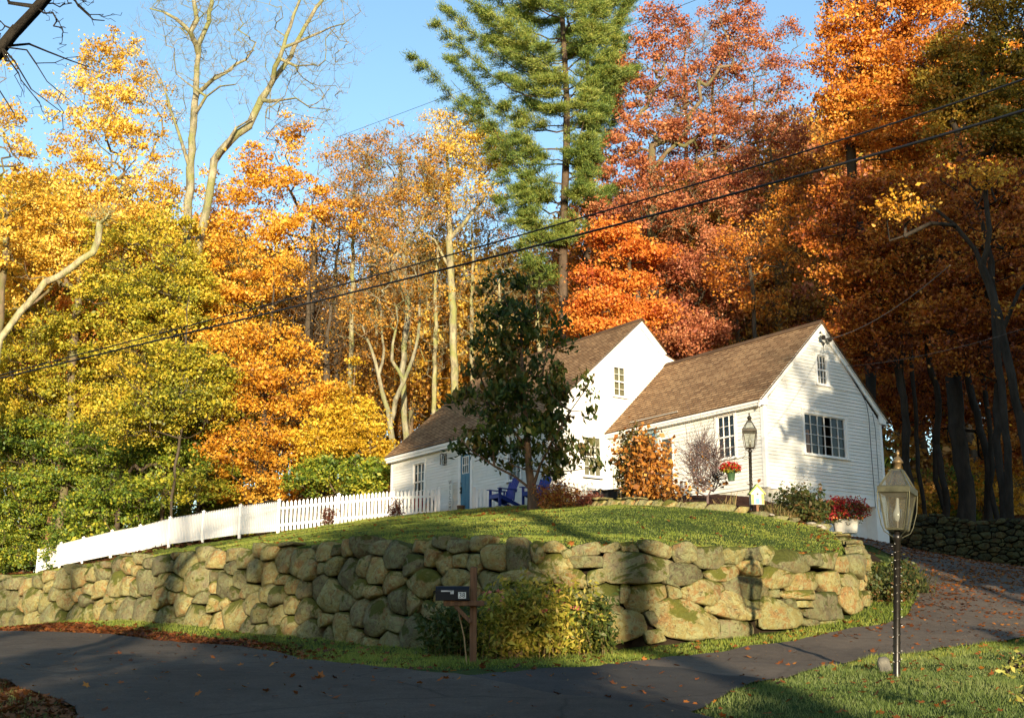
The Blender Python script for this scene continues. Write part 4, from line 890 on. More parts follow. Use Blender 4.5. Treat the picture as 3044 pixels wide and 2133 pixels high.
# ================================================================== trees
def grow(rngt, paths, attr_pts, r0, rtip=.012, seg=.55, upbias=.5, jit=.10, gam=None):
    """paths: list of polylines (trunk first; others start on an earlier one). Returns nodes, parent, radius, tipflag"""
    P = []; par = []; minr = []
    def addpoly(pts, start=-1, rr=(0, 0)):
        pts = [np.array(p, float) for p in pts]; prev = start; L = sum(np.linalg.norm(b - a) for a, b in zip(pts[:-1], pts[1:])) or 1; acc = 0
        if prev == -1: P.append(pts[0]); par.append(-1); minr.append(rr[0]); prev = 0
        for a, b in zip(pts[:-1], pts[1:]):
            d = np.linalg.norm(b - a); n = max(1, int(d / seg))
            for i in range(1, n + 1):
                acc += d / n; q_ = a + (b - a) * i / n + (rngt.normal(0, jit * .35, 3) * (1 if i < n else .4))
                P.append(q_); par.append(prev); minr.append(rr[0] + (rr[1] - rr[0]) * acc / L); prev = len(P) - 1
    for k, (pts, rr) in enumerate(paths):
        if k == 0: addpoly(pts, -1, rr)
        else:
            A = np.array(P); i = int(np.argmin(np.linalg.norm(A - np.array(pts[0], float), axis=1))); addpoly([P[i]] + list(pts[1:]), i, rr)
    ntr = len(P)
    z0 = paths[0][0][0][2]
    if len(attr_pts):
        A = np.array(attr_pts, float); T = np.array(P)
        dm = np.min(np.linalg.norm(A[:, None] - T[None], axis=2), axis=1); A = A[np.argsort(dm)]
        cap = len(P) + int(len(A) * 6) + 200; Q = np.zeros((cap, 3)); Q[:len(P)] = T; pl = np.zeros(cap); n = len(P)
        crown0 = A[:, 2].min() - 1.0
        usable = np.zeros(cap, bool); usable[:n] = T[:, 2] > crown0
        if not usable.any(): usable[:n] = True
        for a in A:
            d = a - Q[:n]; L = np.linalg.norm(d, axis=1)
            cost = L + upbias * np.maximum(0, .25 * L - d[:, 2]) + .06 * pl[:n] + (~usable[:n]) * 1e3
            j = int(np.argmin(cost)); L_ = L[j]; m = max(1, int(L_ / seg)); prev = j; st = Q[j].copy(); pv = pl[j]
            side = rngt.normal(0, jit * L_ * .5, 3); side[2] += -.08 * L_
            for i in range(1, m + 1):
                t = i / m; q_ = st + (a - st) * t + side * math.sin(math.pi * t)
                if n >= cap: break
                Q[n] = q_; pl[n] = pv + L_ * t; usable[n] = True; P.append(q_); par.append(prev); minr.append(0); prev = n; n += 1
    P = np.array(P); par = np.array(par); n = len(P); cnt = np.zeros(n); haschild = np.zeros(n, bool)
    haschild[par[par >= 0]] = True; cnt[~haschild] = 1
    for i in range(n - 1, 0, -1): cnt[par[i]] += cnt[i]
    ex = math.log(max(r0 / rtip, 1.5)) / math.log(max(cnt[0], 3))
    R = np.maximum(rtip * cnt ** ex, np.array(minr)); 
    return P, par, R, ~haschild, cnt
def wood_mesh(name, P, par, R, flare=1.35, thick=.06):
    idx = np.where(par >= 0)[0]; a = P[par[idx]]; b = P[idx]; rb = R[idx]; ra = np.minimum(R[par[idx]], rb * 1.25)
    z0 = P[0, 2]
    ra = ra * (1 + (flare - 1) * np.exp(-(a[:, 2] - z0) / .5)) * (1 + .05 * np.sin(a[:, 2] * 3.1 + a[:, 0])); rb = rb * (1 + (flare - 1) * np.exp(-(b[:, 2] - z0) / .5))
    Vs, Fs = [], []; off = 0
    for k, msk in ((8, rb > thick), (3, rb <= thick)):
        A, B, RA, RB = a[msk], b[msk], ra[msk], rb[msk]; n = len(A)
        if not n: continue
        d = B - A; L = np.linalg.norm(d, axis=1, keepdims=True) + 1e-9; d = d / L; B = B + d * RB[:, None] * .5
        ref = np.where(np.abs(d[:, 2:3]) < .9, np.array([[0, 0, 1.]]), np.array([[1., 0, 0]])); u = np.cross(d, ref); u /= np.linalg.norm(u, axis=1, keepdims=True); w = np.cross(d, u)
        ang = np.arange(k) * 2 * np.pi / k; c, s = np.cos(ang), np.sin(ang)
        ring = u[:, None] * c[None, :, None] + w[:, None] * s[None, :, None]
        V = np.concatenate([A[:, None] + ring * RA[:, None, None], B[:, None] + ring * RB[:, None, None]], 1).reshape(-1, 3)
        base = (np.arange(n) * 2 * k)[:, None] + off; i0 = np.arange(k)[None]; i1 = (np.arange(k)[None] + 1) % k
        F = np.stack([base + i0, base + i1, base + k + i1, base + k + i0], -1).reshape(-1, 4); Vs.append(V); Fs.append(F); off += len(V)
    return npmesh(name, np.concatenate(Vs), np.concatenate(Fs), smooth=True)
def leaf_mesh(name, r, C, per, sig, size, flat=.6, aspect=.62, hang=0.0, upn=.5):
    if sig > .2: sig = sig * .64; flat = flat * .9; size = size * .90; per = int(per * 1.6)
    """C clump centres; per leaves each"""
    n = len(C) * per; cl = np.repeat(r.random(len(C)), per); ctr = np.repeat(C, per, 0)
    sc = np.repeat(r.uniform(.6, 1.35, len(C)), per)[:, None]
    off = r.normal(0, 1, (n, 3)) * np.array([sig, sig, sig * flat]) * sc; p = ctr + off
    nr = r.normal(0, 1, (n, 3)); nr[:, 2] += upn; nr /= np.linalg.norm(nr, axis=1, keepdims=True)
    if hang > 0:
        ax = r.normal(0, .35, (n, 3)); ax[:, 2] -= 1.0 * hang
    else: ax = r.normal(0, 1, (n, 3))
    ax -= nr * (ax * nr).sum(1, keepdims=True); ax /= np.linalg.norm(ax, axis=1, keepdims=True) + 1e-9
    sd = np.cross(nr, ax); S = size * r.uniform(.6, 1.35, (n, 1)) * np.repeat(r.uniform(.72, 1.3, len(C)), per)[:, None]
    curl = nr * S * r.uniform(-.25, .25, (n, 1))
    V = np.stack([p - ax * S * .5, p + sd * S * aspect * .5 + curl, p + ax * S * .5, p - sd * S * aspect * .5 + curl], 1).reshape(-1, 3)
    F = np.arange(4 * n).reshape(-1, 4)
    return npmesh(name, V, F, {'clump': ('FACE', cl), 'leaf': ('FACE', r.random(n))})
def blob_points(r, blobs, n, shell=.55):
    """points in a union of ellipsoids (cx,cy,cz,rx,ry,rz), biased to the shell"""
    B = np.array(blobs, float); w = (B[:, 3] * B[:, 4] * B[:, 5]) ** .8; w /= w.sum(); k = r.choice(len(B), n, p=w)
    d = r.normal(0, 1, (n, 3)); d /= np.linalg.norm(d, axis=1, keepdims=True); rad = np.where(r.random(n) < shell, r.uniform(.70, 1.22, n), r.random(n) ** (1 / 3))[:, None]
    return B[k, :3] + d * rad * B[k, 3:6]
def crown_blobs(r, H, base, rad, n=12, top=.8):
    out = []
    for i in range(n):
        t = (i + .5) / n; z = base + (H - base) * (.12 + .80 * t); rr = rad * math.sin(math.pi * min(1, (.30 + .66 * t))) ** .7
        a = i * 2.4 + r.uniform(-.5, .5); d = rr * r.uniform(.25, .75)
        s = rad * r.uniform(.32, .55); out.append((d * math.cos(a), d * math.sin(a), z, s, s, s * r.uniform(.6, .9)))
    out.append((0, 0, base + (H - base) * .55, rad * .55, rad * .55, (H - base) * .4)); return out
LM = {}
def LMAT(k):
    if k not in LM:
        pal = {'gold': [(.36, .17, .02), (.66, .38, .035), (.84, .56, .07), (.88, .68, .17)],  # first, darkest stop of each palette also stands for shade between leaves
               'orange': [(.34, .13, .012), (.66, .30, .022), (.83, .44, .035), (.88, .56, .09)],
               'yellow': [(.30, .17, .01), (.60, .37, .02), (.80, .52, .04), (.62, .55, .06)],
               'yelgreen': [(.10, .13, .015), (.31, .31, .024), (.56, .46, .035), (.74, .50, .05)],
               'green': [(.04, .085, .012), (.12, .20, .022), (.30, .35, .03), (.54, .46, .04)],
               'rust': [(.18, .045, .025), (.38, .11, .05), (.52, .19, .075), (.62, .28, .11)],
               'scarlet': [(.36, .07, .025), (.66, .18, .03), (.82, .28, .035), (.85, .40, .07)],
               'bronze': [(.14, .06, .016), (.34, .15, .025), (.52, .25, .035), (.66, .38, .06)],
               'oakorange': [(.20, .06, .012), (.52, .16, .02), (.74, .28, .03), (.80, .42, .06)],
               'pine': [(.04, .09, .03), (.11, .19, .04), (.25, .33, .06), (.38, .40, .09)],
               'sapling': [(.020, .045, .010), (.045, .085, .016), (.09, .12, .02), (.15, .09, .02)],
               'olive': [(.09, .07, .010), (.22, .17, .02), (.40, .28, .03), (.52, .24, .03)],
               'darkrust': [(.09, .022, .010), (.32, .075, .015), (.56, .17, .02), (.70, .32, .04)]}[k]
        LM[k] = leafmat('leaves_' + k, pal, .38)
    return LM[k]
BARKP = barkmat('pale_bark', (.075, .065, .045), (.40, .36, .22), (.22, .23, .08), 4.5)
BARKG = barkmat('grey_mottled_bark', (.06, .055, .042), (.33, .30, .20), (.19, .20, .08), 5)
BARKD = barkmat('dark_bark', (.035, .026, .018), (.10, .080, .055), None, 3)
BARKM = barkmat('brown_bark', (.08, .055, .035), (.21, .16, .10), (.12, .12, .05), 3)
def tree(name, seed, base, H, rad, cb, kind, natt=260, per=60, leaf=.20, sig=.42, bark=BARKM, r0=.18, lean=(0, 0), label='', cat='tree', group=None, blobs=None, flat=.55, tw=0, paths=None, leaf2=None, hang=0, upn=.5, frac=1.0, aspect=.62, rtip=.012):
    r = np.random.default_rng(seed); root = empty(name, base, 0, label, cat, group)
    if paths is None:
        k = 6; tr = [(lean[0] * H * (i / k) ** 1.3 + r.normal(0, .025 * rad) * (i > 0), lean[1] * H * (i / k) ** 1.3 + r.normal(0, .05 * rad) * (i > 0), -.3 + (H * .86 + .3) * i / k) for i in range(k + 1)]; paths = [(tr, (r0, .03))]
    else: paths = [([np.array(p_) - np.array(base) for p_ in pts], rr) for pts, rr in paths]
    B = blobs if blobs is not None else crown_blobs(r, H, cb, rad)
    if blobs is not None: B = [(b[0] - base[0], b[1] - base[1], b[2] - base[2], b[3], b[4], b[5]) for b in blobs]
    elif lean != (0, 0): B = [(b[0] + lean[0] * b[2], b[1] + lean[1] * b[2], b[2], b[3], b[4], b[5]) for b in B]
    A = blob_points(r, B, natt)
    P, par, R, tip, cnt = grow(r, paths, A, r0, rtip)
    if tw:   # bare twigs
        t = P[tip]; TP, Tpar, TR = list(P), list(par), list(R)
        ti = np.where(cnt <= 3)[0]; ti = r.choice(ti, min(len(ti), tw), replace=False)
        for i in ti:
            for _ in range(3):
                d = r.normal(0, .5, 3); d[2] = abs(d[2]) * .8 + .25; L = r.uniform(.35, 1.0); q1 = P[i] + d * L * .5; q2 = q1 + (d + r.normal(0, .3, 3)) * L * .5
                TP += [q1, q2]; Tpar += [i, len(TP) - 2]; TR += [.006, .0035]
        P2, par2, R2 = np.array(TP), np.array(Tpar), np.array(TR)
    else: P2, par2, R2 = P, par, R
    link('trunk', wood_mesh('trunk', P2, par2, R2), bark, root)
    if per:
        cand = np.where((cnt <= 2) & (par >= 0))[0]; cand = cand[r.random(len(cand)) < frac * .84]
        C = P[cand]
        link('crown', leaf_mesh('crown', r, C, per, sig, leaf, flat, aspect, hang, upn), LMAT(kind) if isinstance(kind, str) else kind, root)
    return root
def gz(p): return hz(p[0], p[1])
def TB(u, y): p = planpt(u, 500, y); return (p[0], p[1], hz(p[0], p[1]) - .1)   # tree foot under picture column u at depth y
def ZV(u, v, y): return at(u, v, y)[2]
def PB(L): # blobs from surveyed (u, v, depth, half width px, half height px, thickness m)
    out = []
    for u, v, y, w, hh, *t in L:
        p = at(u, v, y); s = y / FOC; out.append((p[0], p[1], p[2], w * s, (t[0] if t else w * s * .9), hh * s * 1.02))
    return out
G_L = 'autumn trees on the left side of the wood'
# ---- left group
tree('maple', 11, TB(105, 66), 24, 4, 8, 'gold', 420, 46, .19, .50, BARKM, .22, label='tall golden maple with airy crown rising highest at the far left of the sky', blobs=PB([(110, 70, 66, 40, 30), (100, 110, 66, 50, 30), (118, 150, 66, 48, 34), (70, 165, 66, 30, 30), (150, 110, 66, 22, 40), (95, 205, 66, 60, 30), (150, 190, 66, 34, 40), (120, 45, 66, 26, 14)]), frac=1.0, tw=200)
tree('maple', 12, TB(-20, 58), 22, 4, 8, 'gold', 240, 50, .18, .45, BARKM, .2, label='orange-gold maple cut by the left picture edge behind the dark overhanging limb', blobs=PB([(-10, 110, 58, 30, 28), (5, 150, 58, 28, 24), (-5, 70, 58, 22, 18), (15, 195, 58, 40, 28), (-15, 240, 58, 40, 34)]), frac=.8, tw=120)
tree('maple', 13, TB(60, 60), 18, 4, 6, 'gold', 420, 55, .17, .46, BARKM, .2, label='broad yellow-orange maple above the green trees at far left', blobs=PB([(20, 215, 60, 40, 30), (70, 225, 60, 40, 30), (115, 235, 60, 38, 30), (30, 262, 60, 46, 26), (85, 270, 60, 40, 24), (5, 300, 60, 30, 30), (150, 225, 61, 26, 34)]))
tree('maple', 14, TB(300, 60), 20, 4, 6, 'orange', 700, 50, .17, .46, BARKD, .2, label='bright orange maple right of the two-stemmed bare tree', blobs=PB([(285, 130, 60, 26, 18), (275, 165, 60, 40, 24), (290, 200, 60, 50, 24), (225, 205, 61, 30, 40), (250, 240, 60, 46, 24), (300, 235, 59, 44, 18), (335, 215, 59, 24, 14), (245, 280, 59, 44, 24), (285, 275, 59, 34, 20), (235, 310, 59, 34, 22), (205, 255, 62, 30, 40)]), frac=.78, tw=160)
tree('maple', 15, TB(262, 55), 15, 4, 3, 'orange', 760, 52, .155, .42, BARKD, .2, label='dense orange-gold maple standing behind the middle of the picket fence', blobs=PB([(235, 345, 55, 42, 24), (280, 350, 55, 40, 20), (250, 385, 55, 56, 22), (225, 420, 55, 36, 28), (290, 395, 55, 44, 20), (300, 430, 55, 48, 20), (245, 455, 54, 50, 24), (290, 465, 54, 44, 24), (325, 400, 54, 34, 16), (260, 490, 54, 50, 16)]), frac=.78, tw=160)
tree('maple', 16, TB(350, 53), 9, 3, 2, 'yellow', 260, 55, .15, .38, BARKM, .1, label='small bright yellow maple beside the left end of the house', blobs=PB([(345, 425, 53, 36, 20), (365, 440, 52, 24, 16), (330, 445, 53, 34, 20), (375, 455, 52, 12, 12), (350, 405, 53, 20, 14)]))
tree('maple', 17, TB(355, 52), 6, 3, 1, 'green', 170, 50, .15, .36, BARKM, .09, label='low green sapling thicket against the fence under the yellow maple', blobs=PB([(345, 475, 52, 34, 18), (372, 478, 51, 20, 18), (310, 480, 52, 24, 18)]))
# ash / honey locust mass
tree('ash', 21, TB(165, 57), 17, 4, 5, 'yelgreen', 620, 50, .16, .44, BARKD, .11, label='olive-yellow ash in front of the bare tree\'s twin stems', blobs=PB([(165, 235, 58, 34, 24), (160, 270, 57, 50, 24), (120, 290, 57, 46, 26), (185, 300, 57, 36, 24), (150, 325, 57, 52, 24), (195, 275, 57, 20, 28), (110, 245, 59, 34, 24)]), frac=.78, tw=160)
tree('ash', 22, TB(60, 62), 15, 4, 4, 'yelgreen', 560, 52, .155, .42, BARKD, .10, label='wide olive ash at the far left below the power lines\' left end', blobs=PB([(30, 330, 61, 46, 24), (80, 340, 61, 44, 24), (50, 370, 61, 56, 24), (10, 385, 61, 30, 30), (105, 370, 61, 40, 24), (60, 405, 61, 50, 20)]), frac=.78, tw=160)
tree('ash', 23, TB(175, 52), 13, 4, 3, 'yelgreen', 560, 54, .15, .40, BARKD, .06, label='yellow-green ash over the fence, darker green low in its crown', blobs=PB([(150, 365, 52, 50, 24), (195, 375, 52, 34, 28), (170, 405, 52, 54, 24), (130, 420, 52, 44, 20), (205, 410, 52, 24, 30)]), frac=.78, tw=160)
tree('maple', 24, TB(120, 58), 9, 4, 1.5, 'green', 520, 52, .15, .38, BARKD, .14, label='green leafy maple low behind the left half of the fence', blobs=PB([(100, 445, 58, 40, 22), (150, 455, 56, 40, 20), (195, 450, 54, 34, 26), (85, 482, 60, 34, 22), (125, 490, 57, 40, 18), (180, 490, 53, 40, 18), (215, 480, 53, 22, 18)]), frac=.78, tw=160)
tree('maple', 25, TB(10, 64), 10, 4, 1.5, 'yelgreen', 420, 50, .15, .40, BARKD, .14, label='low yellow and green maple at the left edge over the stone wall', blobs=PB([(15, 430, 62, 40, 24), (60, 435, 62, 34, 22), (10, 470, 64, 34, 22), (40, 500, 64, 28, 20), (5, 520, 64, 26, 26), (20, 535, 64, 24, 14), (70, 505, 63, 30, 18)]))
tree('maple', 26, TB(-5, 62), 6, 3, 1, 'green', 160, 50, .14, .34, BARKD, .1, label='dark green undergrowth maple at the left edge beside the fence end', blobs=PB([(-5, 545, 62, 30, 22), (20, 560, 62, 18, 12), (50, 525, 64, 22, 18)]))
# leaning brown trunk behind fence
tree('maple', 27, TB(50, 62), 10, 2, 5, 'yelgreen', 70, 40, .15, .4, barkmat('red_bark', (.13, .065, .035), (.26, .14, .08)), .17, label='slim tree with reddish leaning trunk showing above the fence\'s left end', blobs=PB([(70, 420, 61, 20, 18), (85, 395, 60, 22, 18)]), paths=[([at(46, 560, 62), at(50, 520, 62), at(58, 480, 62), at(68, 430, 61), at(76, 390, 60)], (.17, .10))])
# pale leaning limb at the left
tree('beech', 28, TB(-6, 55), 12, 3, 6, 'gold', 60, 0, bark=BARKP, r0=.16, tw=40, label='leafless leaning tree with one pale limb sloping up from the left edge', blobs=PB([(104, 215, 55, 14, 10)]), paths=[([at(-12, 420, 55), at(0, 338, 55), at(20, 312, 55), at(45, 282, 55), at(72, 267, 55), at(93, 252, 55)], (.17, .09))])
# the two-stemmed bare tree
D = 59.0
A_ = lambda L, d=D: [at(u, v, d + (k * .15 if len(x) < 3 else x[2])) for k, x in enumerate(L) for (u, v) in [x[:2]]]
bp = [(A_([(183, 470), (184, 330), (185, 268), (187, 234), (190, 180), (192, 139), (195, 103), (197, 66), (199, 44), (209, 22), (212, -5), (214, -40)]), (.31, .10)),
      (A_([(184, 330), (192, 280), (201, 234), (211, 186), (214, 160), (228, 143), (249, 126), (261, 100), (274, 78), (291, 56), (305, 26), (322, 0), (335, -25)]), (.27, .08)),
      (A_([(272, 80), (279, 58), (286, 37), (294, 14), (302, -10)]), (.14, .07)), (A_([(199, 46), (190, 32), (176, 19), (165, 12), (150, 9)]), (.16, .05)),
      (A_([(198, 88), (212, 80), (226, 72), (246, 59), (252, 50), (256, 42)]), (.12, .05)), (A_([(198, 108), (206, 96), (220, 86), (235, 84)]), (.10, .04)), (A_([(188, 165), (184, 150), (176, 124), (168, 100), (161, 79)]), (.10, .05)),
      (A_([(200, 40), (197, 20), (194, 0), (190, -25)]), (.14, .08)), (A_([(296, 46), (310, 36), (330, 27), (345, 23)]), (.09, .04)), (A_([(262, 98), (280, 100), (296, 98)]), (.08, .03)), (A_([(214, 160), (222, 150), (236, 128), (252, 118)]), (.12, .05)), (A_([(192, 92), (186, 82), (176, 74)]), (.08, .03)), (A_([(283, 68), (296, 66), (314, 64)]), (.07, .03))]
tree('sycamore', 31, TB(183, 59), 26, 6, 14, 'rust', 900, 0, bark=BARKG, r0=.33, tw=2200, rtip=.009, label='big leafless two-stemmed tree with pale bark standing above the orange maples', paths=bp,
     blobs=PB([(200, 10, D, 60, 50, 3), (300, 20, D, 60, 60, 3), (260, 80, D, 60, 30, 3), (170, 60, D, 40, 50, 3), (330, 60, D, 36, 40, 3), (230, 30, D, 60, 50, 3), (300, 110, D, 46, 24, 3), (170, 115, D, 24, 40, 3)]))
# ---- middle group
G_M = 'half-bare trees behind the house'
tree('birch', 41, TB(404, 60), 19, 5, 8, 'bronze', 620, 30, .13, .42, BARKG, .15, label='pale-trunked thinning birch left of centre with orange-brown leaves', frac=.65, tw=700, paths=[(A_([(406, 450), (404, 400), (402, 370), (408, 310), (404, 260), (400, 225), (398, 190), (402, 150)], 60), (.16, .06)), (A_([(404, 300), (385, 250), (365, 225), (350, 205)], 60), (.12, .05)), (A_([(402, 260), (420, 225), (432, 190)], 60), (.10, .04))],
     blobs=PB([(400, 150, 60, 40, 26), (370, 180, 60, 40, 30), (420, 190, 60, 40, 30), (360, 220, 60, 40, 24), (400, 230, 60, 40, 24), (345, 165, 61, 26, 30)]))
tree('birch', 42, TB(455, 62), 20, 5, 8, 'gold', 640, 30, .14, .42, BARKP, .2, label='slender pale birch with a golden top just left of the pine', frac=.75, tw=500, paths=[(A_([(458, 470), (455, 390), (453, 320), (450, 260), (448, 200), (447, 160), (450, 120)], 62), (.16, .05)), (A_([(452, 270), (435, 240), (420, 230)], 62), (.09, .04)), (A_([(451, 240), (470, 215), (485, 195)], 62), (.09, .04))],
     blobs=PB([(448, 125, 62, 28, 18), (470, 150, 62, 40, 20), (440, 165, 62, 36, 22), (485, 165, 62, 30, 16), (465, 195, 62, 44, 20), (425, 200, 62, 36, 24), (500, 150, 62, 20, 14)]))
tree('birch', 43, TB(388, 56), 12, 3, 6, 'bronze', 240, 22, .12, .36, BARKG, .13, label='bent pale trunk forking just above the left end of the roof', frac=.6, tw=350, paths=[(A_([(398, 470), (392, 440), (388, 410), (379, 375), (370, 345), (362, 325)], 56), (.17, .05)), (A_([(390, 430), (396, 400), (404, 380), (412, 360), (418, 335), (420, 300)], 56), (.13, .05)), (A_([(379, 378), (384, 350), (380, 320)], 56), (.08, .04)), (A_([(400, 385), (392, 360), (396, 330)], 56), (.10, .04))], blobs=PB([(370, 310, 56, 34, 26), (415, 290, 56, 34, 26), (395, 260, 56, 30, 20)]))
for i, (u, y, v0, kind, fr, lab) in enumerate([(330, 66, 170, 'bronze', .5, 'thin dark-stemmed tree with purple-brown twigs right of the orange maple'), (365, 74, 140, 'bronze', .5, 'tall twiggy tree behind the thinning birch, nearly leafless'), (485, 72, 190, 'bronze', .6, 'brown half-bare tree directly behind the small yard tree'), (425, 70, 200, 'bronze', .6, 'brown-leaved tree between the two pale birches'), (525, 68, 230, 'bronze', .7, 'bronze-leaved tree just left of the pine trunk')]):
    b = TB(u, y); tree('bare_tree', 50 + i, b, ZV(u, v0, y) - b[2], 3.6, 5, kind, 420, 24, .13, .42, BARKM if i % 2 else BARKD, .16, label=lab, group=None, frac=fr, tw=800)
for i, (u, y, v0, lab) in enumerate([(300, 58, 300, 'dark trunk in shade right of the dense orange maple'), (322, 57, 330, 'forked dark trunk above the yellow maple'), (306, 62, 260, 'thin dark trunk against the sky gap above the yellow maple')]):
    b = TB(u, y); tree('bare_tree', 60 + i, b, ZV(u, v0 - 60, y) - b[2], 2.2, 7, 'bronze', 120, 4, .12, .4, BARKD, .22 - .04 * i, label=lab, frac=.4, tw=240)

for i, (u, y, v0, lab) in enumerate([(345, 63, 120, 'thin pale trunk right of the dark twiggy trees'), (372, 68, 150, 'leaning thin pale trunk behind the bent forked trunk'), (432, 64, 190, 'pale trunk between the forked trunk and the slender birch'), (470, 66, 170, 'pale trunk just right of the slender birch'), (500, 62, 240, 'thin grey trunk left of the young yard tree top'), (540, 64, 230, 'thin trunk immediately left of the pine')]):
    b = TB(u, y); tree('birch', 170 + i, b, ZV(u, v0, y) - b[2], 2.4, 8, 'bronze', 200, 7, .13, .4, BARKP, .13, label=lab, frac=.5, tw=420)

tree('maple', 181, TB(30, 61), 9, 4, 1.5, 'green', 620, 52, .15, .38, BARKD, .14, label='green maple with yellow flecks low at the left behind the fence\'s far end', blobs=PB([(30, 440, 61, 36, 22), (70, 450, 61, 36, 22), (20, 480, 61, 34, 20), (60, 490, 61, 36, 20), (95, 470, 60, 30, 20), (30, 515, 61, 30, 16), (75, 520, 61, 30, 14)]), frac=.78, tw=160)
tree('maple', 182, TB(200, 56), 9, 4, 1.5, 'green', 620, 52, .15, .38, BARKD, .14, label='dark green maple behind the middle posts of the fence', blobs=PB([(160, 430, 57, 36, 22), (200, 440, 57, 36, 22), (235, 450, 56, 24, 24), (170, 470, 57, 40, 18), (215, 485, 56, 36, 18), (140, 495, 58, 34, 16)]), frac=.78, tw=160)
tree('maple', 183, TB(110, 63), 9, 4, 1.5, 'yelgreen', 520, 52, .15, .38, BARKD, .14, label='olive maple filling the gap low behind the left half of the fence', blobs=PB([(100, 420, 63, 40, 22), (130, 440, 63, 36, 22), (110, 470, 63, 36, 20), (60, 410, 63, 40, 20), (10, 410, 63, 34, 24)]), frac=.78, tw=160)
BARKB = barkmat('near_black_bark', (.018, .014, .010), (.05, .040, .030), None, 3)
# ---- white pine
EXTZ = ZV(566, 110, 61)
def pine(name, seed, u, y, label, branches, top_v, r0=.33, extra=None):
    r = np.random.default_rng(seed); b = TB(u, y); base = np.array(b); root = empty(name, b, 0, label, 'pine tree')
    zt = ZV(u, top_v, y); n = 14
    tr = [np.array([(at(u + 3 * math.sin(i * .9), 300, y)[0]) - b[0], r.normal(0, .06), -.3 + (zt - b[2] + .3) * i / n]) for i in range(n + 1)]
    tr[0][0] = 0; P = [*tr]; par = [-1] + list(range(n)); R = [r0 * (1 - .78 * i / n) for i in range(n + 1)]
    C = []; CN = []
    def bough(z0, tip, thick):
        i = int(np.clip((z0 + .3) / (zt - b[2] + .3) * n, 1, n - 1)); st = tr[i] * 1.0; k = 12; st[2] = z0; tip = np.array(tip)
        P.append(st.copy()); par.append(i); R.append(thick); prev = len(P) - 1; L = np.linalg.norm(tip - st); dirn = (tip - st) / L
        side = np.cross(dirn, [0, 0, 1.]); side /= np.linalg.norm(side) + 1e-9
        for j in range(1, k + 1):
            t = j / k; q_ = st + (tip - st) * t; q_[2] += L * (-.16 * math.sin(math.pi * min(1, t * 1.15))) + .12 * L * max(0, t - .8); q_ += r.normal(0, .05, 3)
            P.append(q_.copy()); par.append(prev); R.append(thick * (1 - .8 * t)); prev = len(P) - 1
            if t > .30 and r.random() < .9:
                w_ = min(1.25, .26 * L) * math.sin(math.pi * min(1, .18 + t * .72))
                for sgn in (-1, 1):
                    for _ in range(2):
                        ln = w_ * r.uniform(.5, 1.15); dd = dirn * r.uniform(.25, 1.0) + side * sgn * r.uniform(.5, 1.1); dd[2] = r.uniform(-.05, .30); e = q_ + dd * ln
                        P.append(e); par.append(prev); R.append(.012)
                        for f in np.linspace(.35, 1, 3): C.append(q_ + (e - q_) * f + r.normal(0, .04, 3)); CN.append(dd)
                if t > .6: C.append(q_.copy()); CN.append(dirn)
    for (v0, tu, tv, dy) in branches:
        z0 = ZV(u, v0, y) - b[2]; tp = at(tu, tv, y + dy) - base; bough(z0, tp, .06)
    for zz, L0 in extra or ():
        a0 = r.uniform(0, 6.28)
        for q4 in range(5 if zz > EXTZ else 3):
            a_ = a0 + q4 * 1.3 + r.uniform(-.3, .3); Lb = L0 * r.uniform(.65, 1.15); z0 = zz - b[2] + r.uniform(-.4, .4); bough(z0, (tr[5][0] + Lb * math.cos(a_), Lb * math.sin(a_), z0 + Lb * r.uniform(.12, .42)), .05)
    link('trunk', wood_mesh('trunk', np.array(P), np.array(par), np.array(R)), barkmat(name + '_bark', (.04, .028, .020), (.11, .078, .052), None, 4), root)
    C = np.array(C); CN = np.array(CN); CN /= np.linalg.norm(CN, axis=1, keepdims=True) + 1e-9
    per = 58; n = len(C) * per; c = np.repeat(C, per, 0) + r.normal(0, 1, (n, 3)) * np.array([.17, .17, .055]); ax = np.repeat(CN, per, 0) * .9 + r.normal(0, .55, (n, 3)) + np.array([0, 0, .35]); ax /= np.linalg.norm(ax, axis=1, keepdims=True)
    sd = np.cross(ax, r.normal(0, 1, (n, 3))); sd /= np.linalg.norm(sd, axis=1, keepdims=True) + 1e-9; L = r.uniform(.10, .24, (n, 1)); w = .016
    V = np.stack([c - sd * w, c + sd * w, c + ax * L], 1).reshape(-1, 3)
    link('crown', npmesh('crown', V, np.arange(3 * n).reshape(-1, 3), {'clump': ('FACE', np.repeat(r.random(len(C)), per)), 'leaf': ('FACE', r.random(n))}), LMAT('pine'), root); return root
rp = np.random.default_rng(77)
br = [(75, 447, 12, 0), (95, 438, 30, -1.5), (130, 452, 62, 2), (150, 413, 62, -.5), (165, 450, 84, 1.5), (185, 470, 100, -2), (60, 460, -8, 1), (40, 475, -30, 0), (215, 492, 128, 2), (232, 485, 140, -1), (205, 520, 130, -3), (290, 496, 192, -.5), (255, 522, 190, -2.4), (300, 524, 214, -1),
      (90, 628, 0, 0), (70, 610, -25, 1), (120, 618, 40, -1), (150, 612, 82, 1.5), (185, 606, 104, -1), (215, 596, 128, .5), (250, 592, 150, -1), (100, 600, 30, -2), (170, 590, 95, -3), (30, 600, -60, 0), (20, 480, -70, 0), (130, 600, 60, 3)]
EXT = [(ZV(566, v_, 61), l_) for v_, l_ in ((-75, 2.8), (-48, 3.3), (-20, 3.7), (8, 3.9), (36, 4.1), (64, 4.0), (92, 3.7), (122, 3.3), (158, 2.9), (198, 2.6), (238, 2.2))]
pine('white_pine', 71, 566, 61, 'towering green pine with long upswept boughs rising behind the main roof', br, -120, extra=EXT)
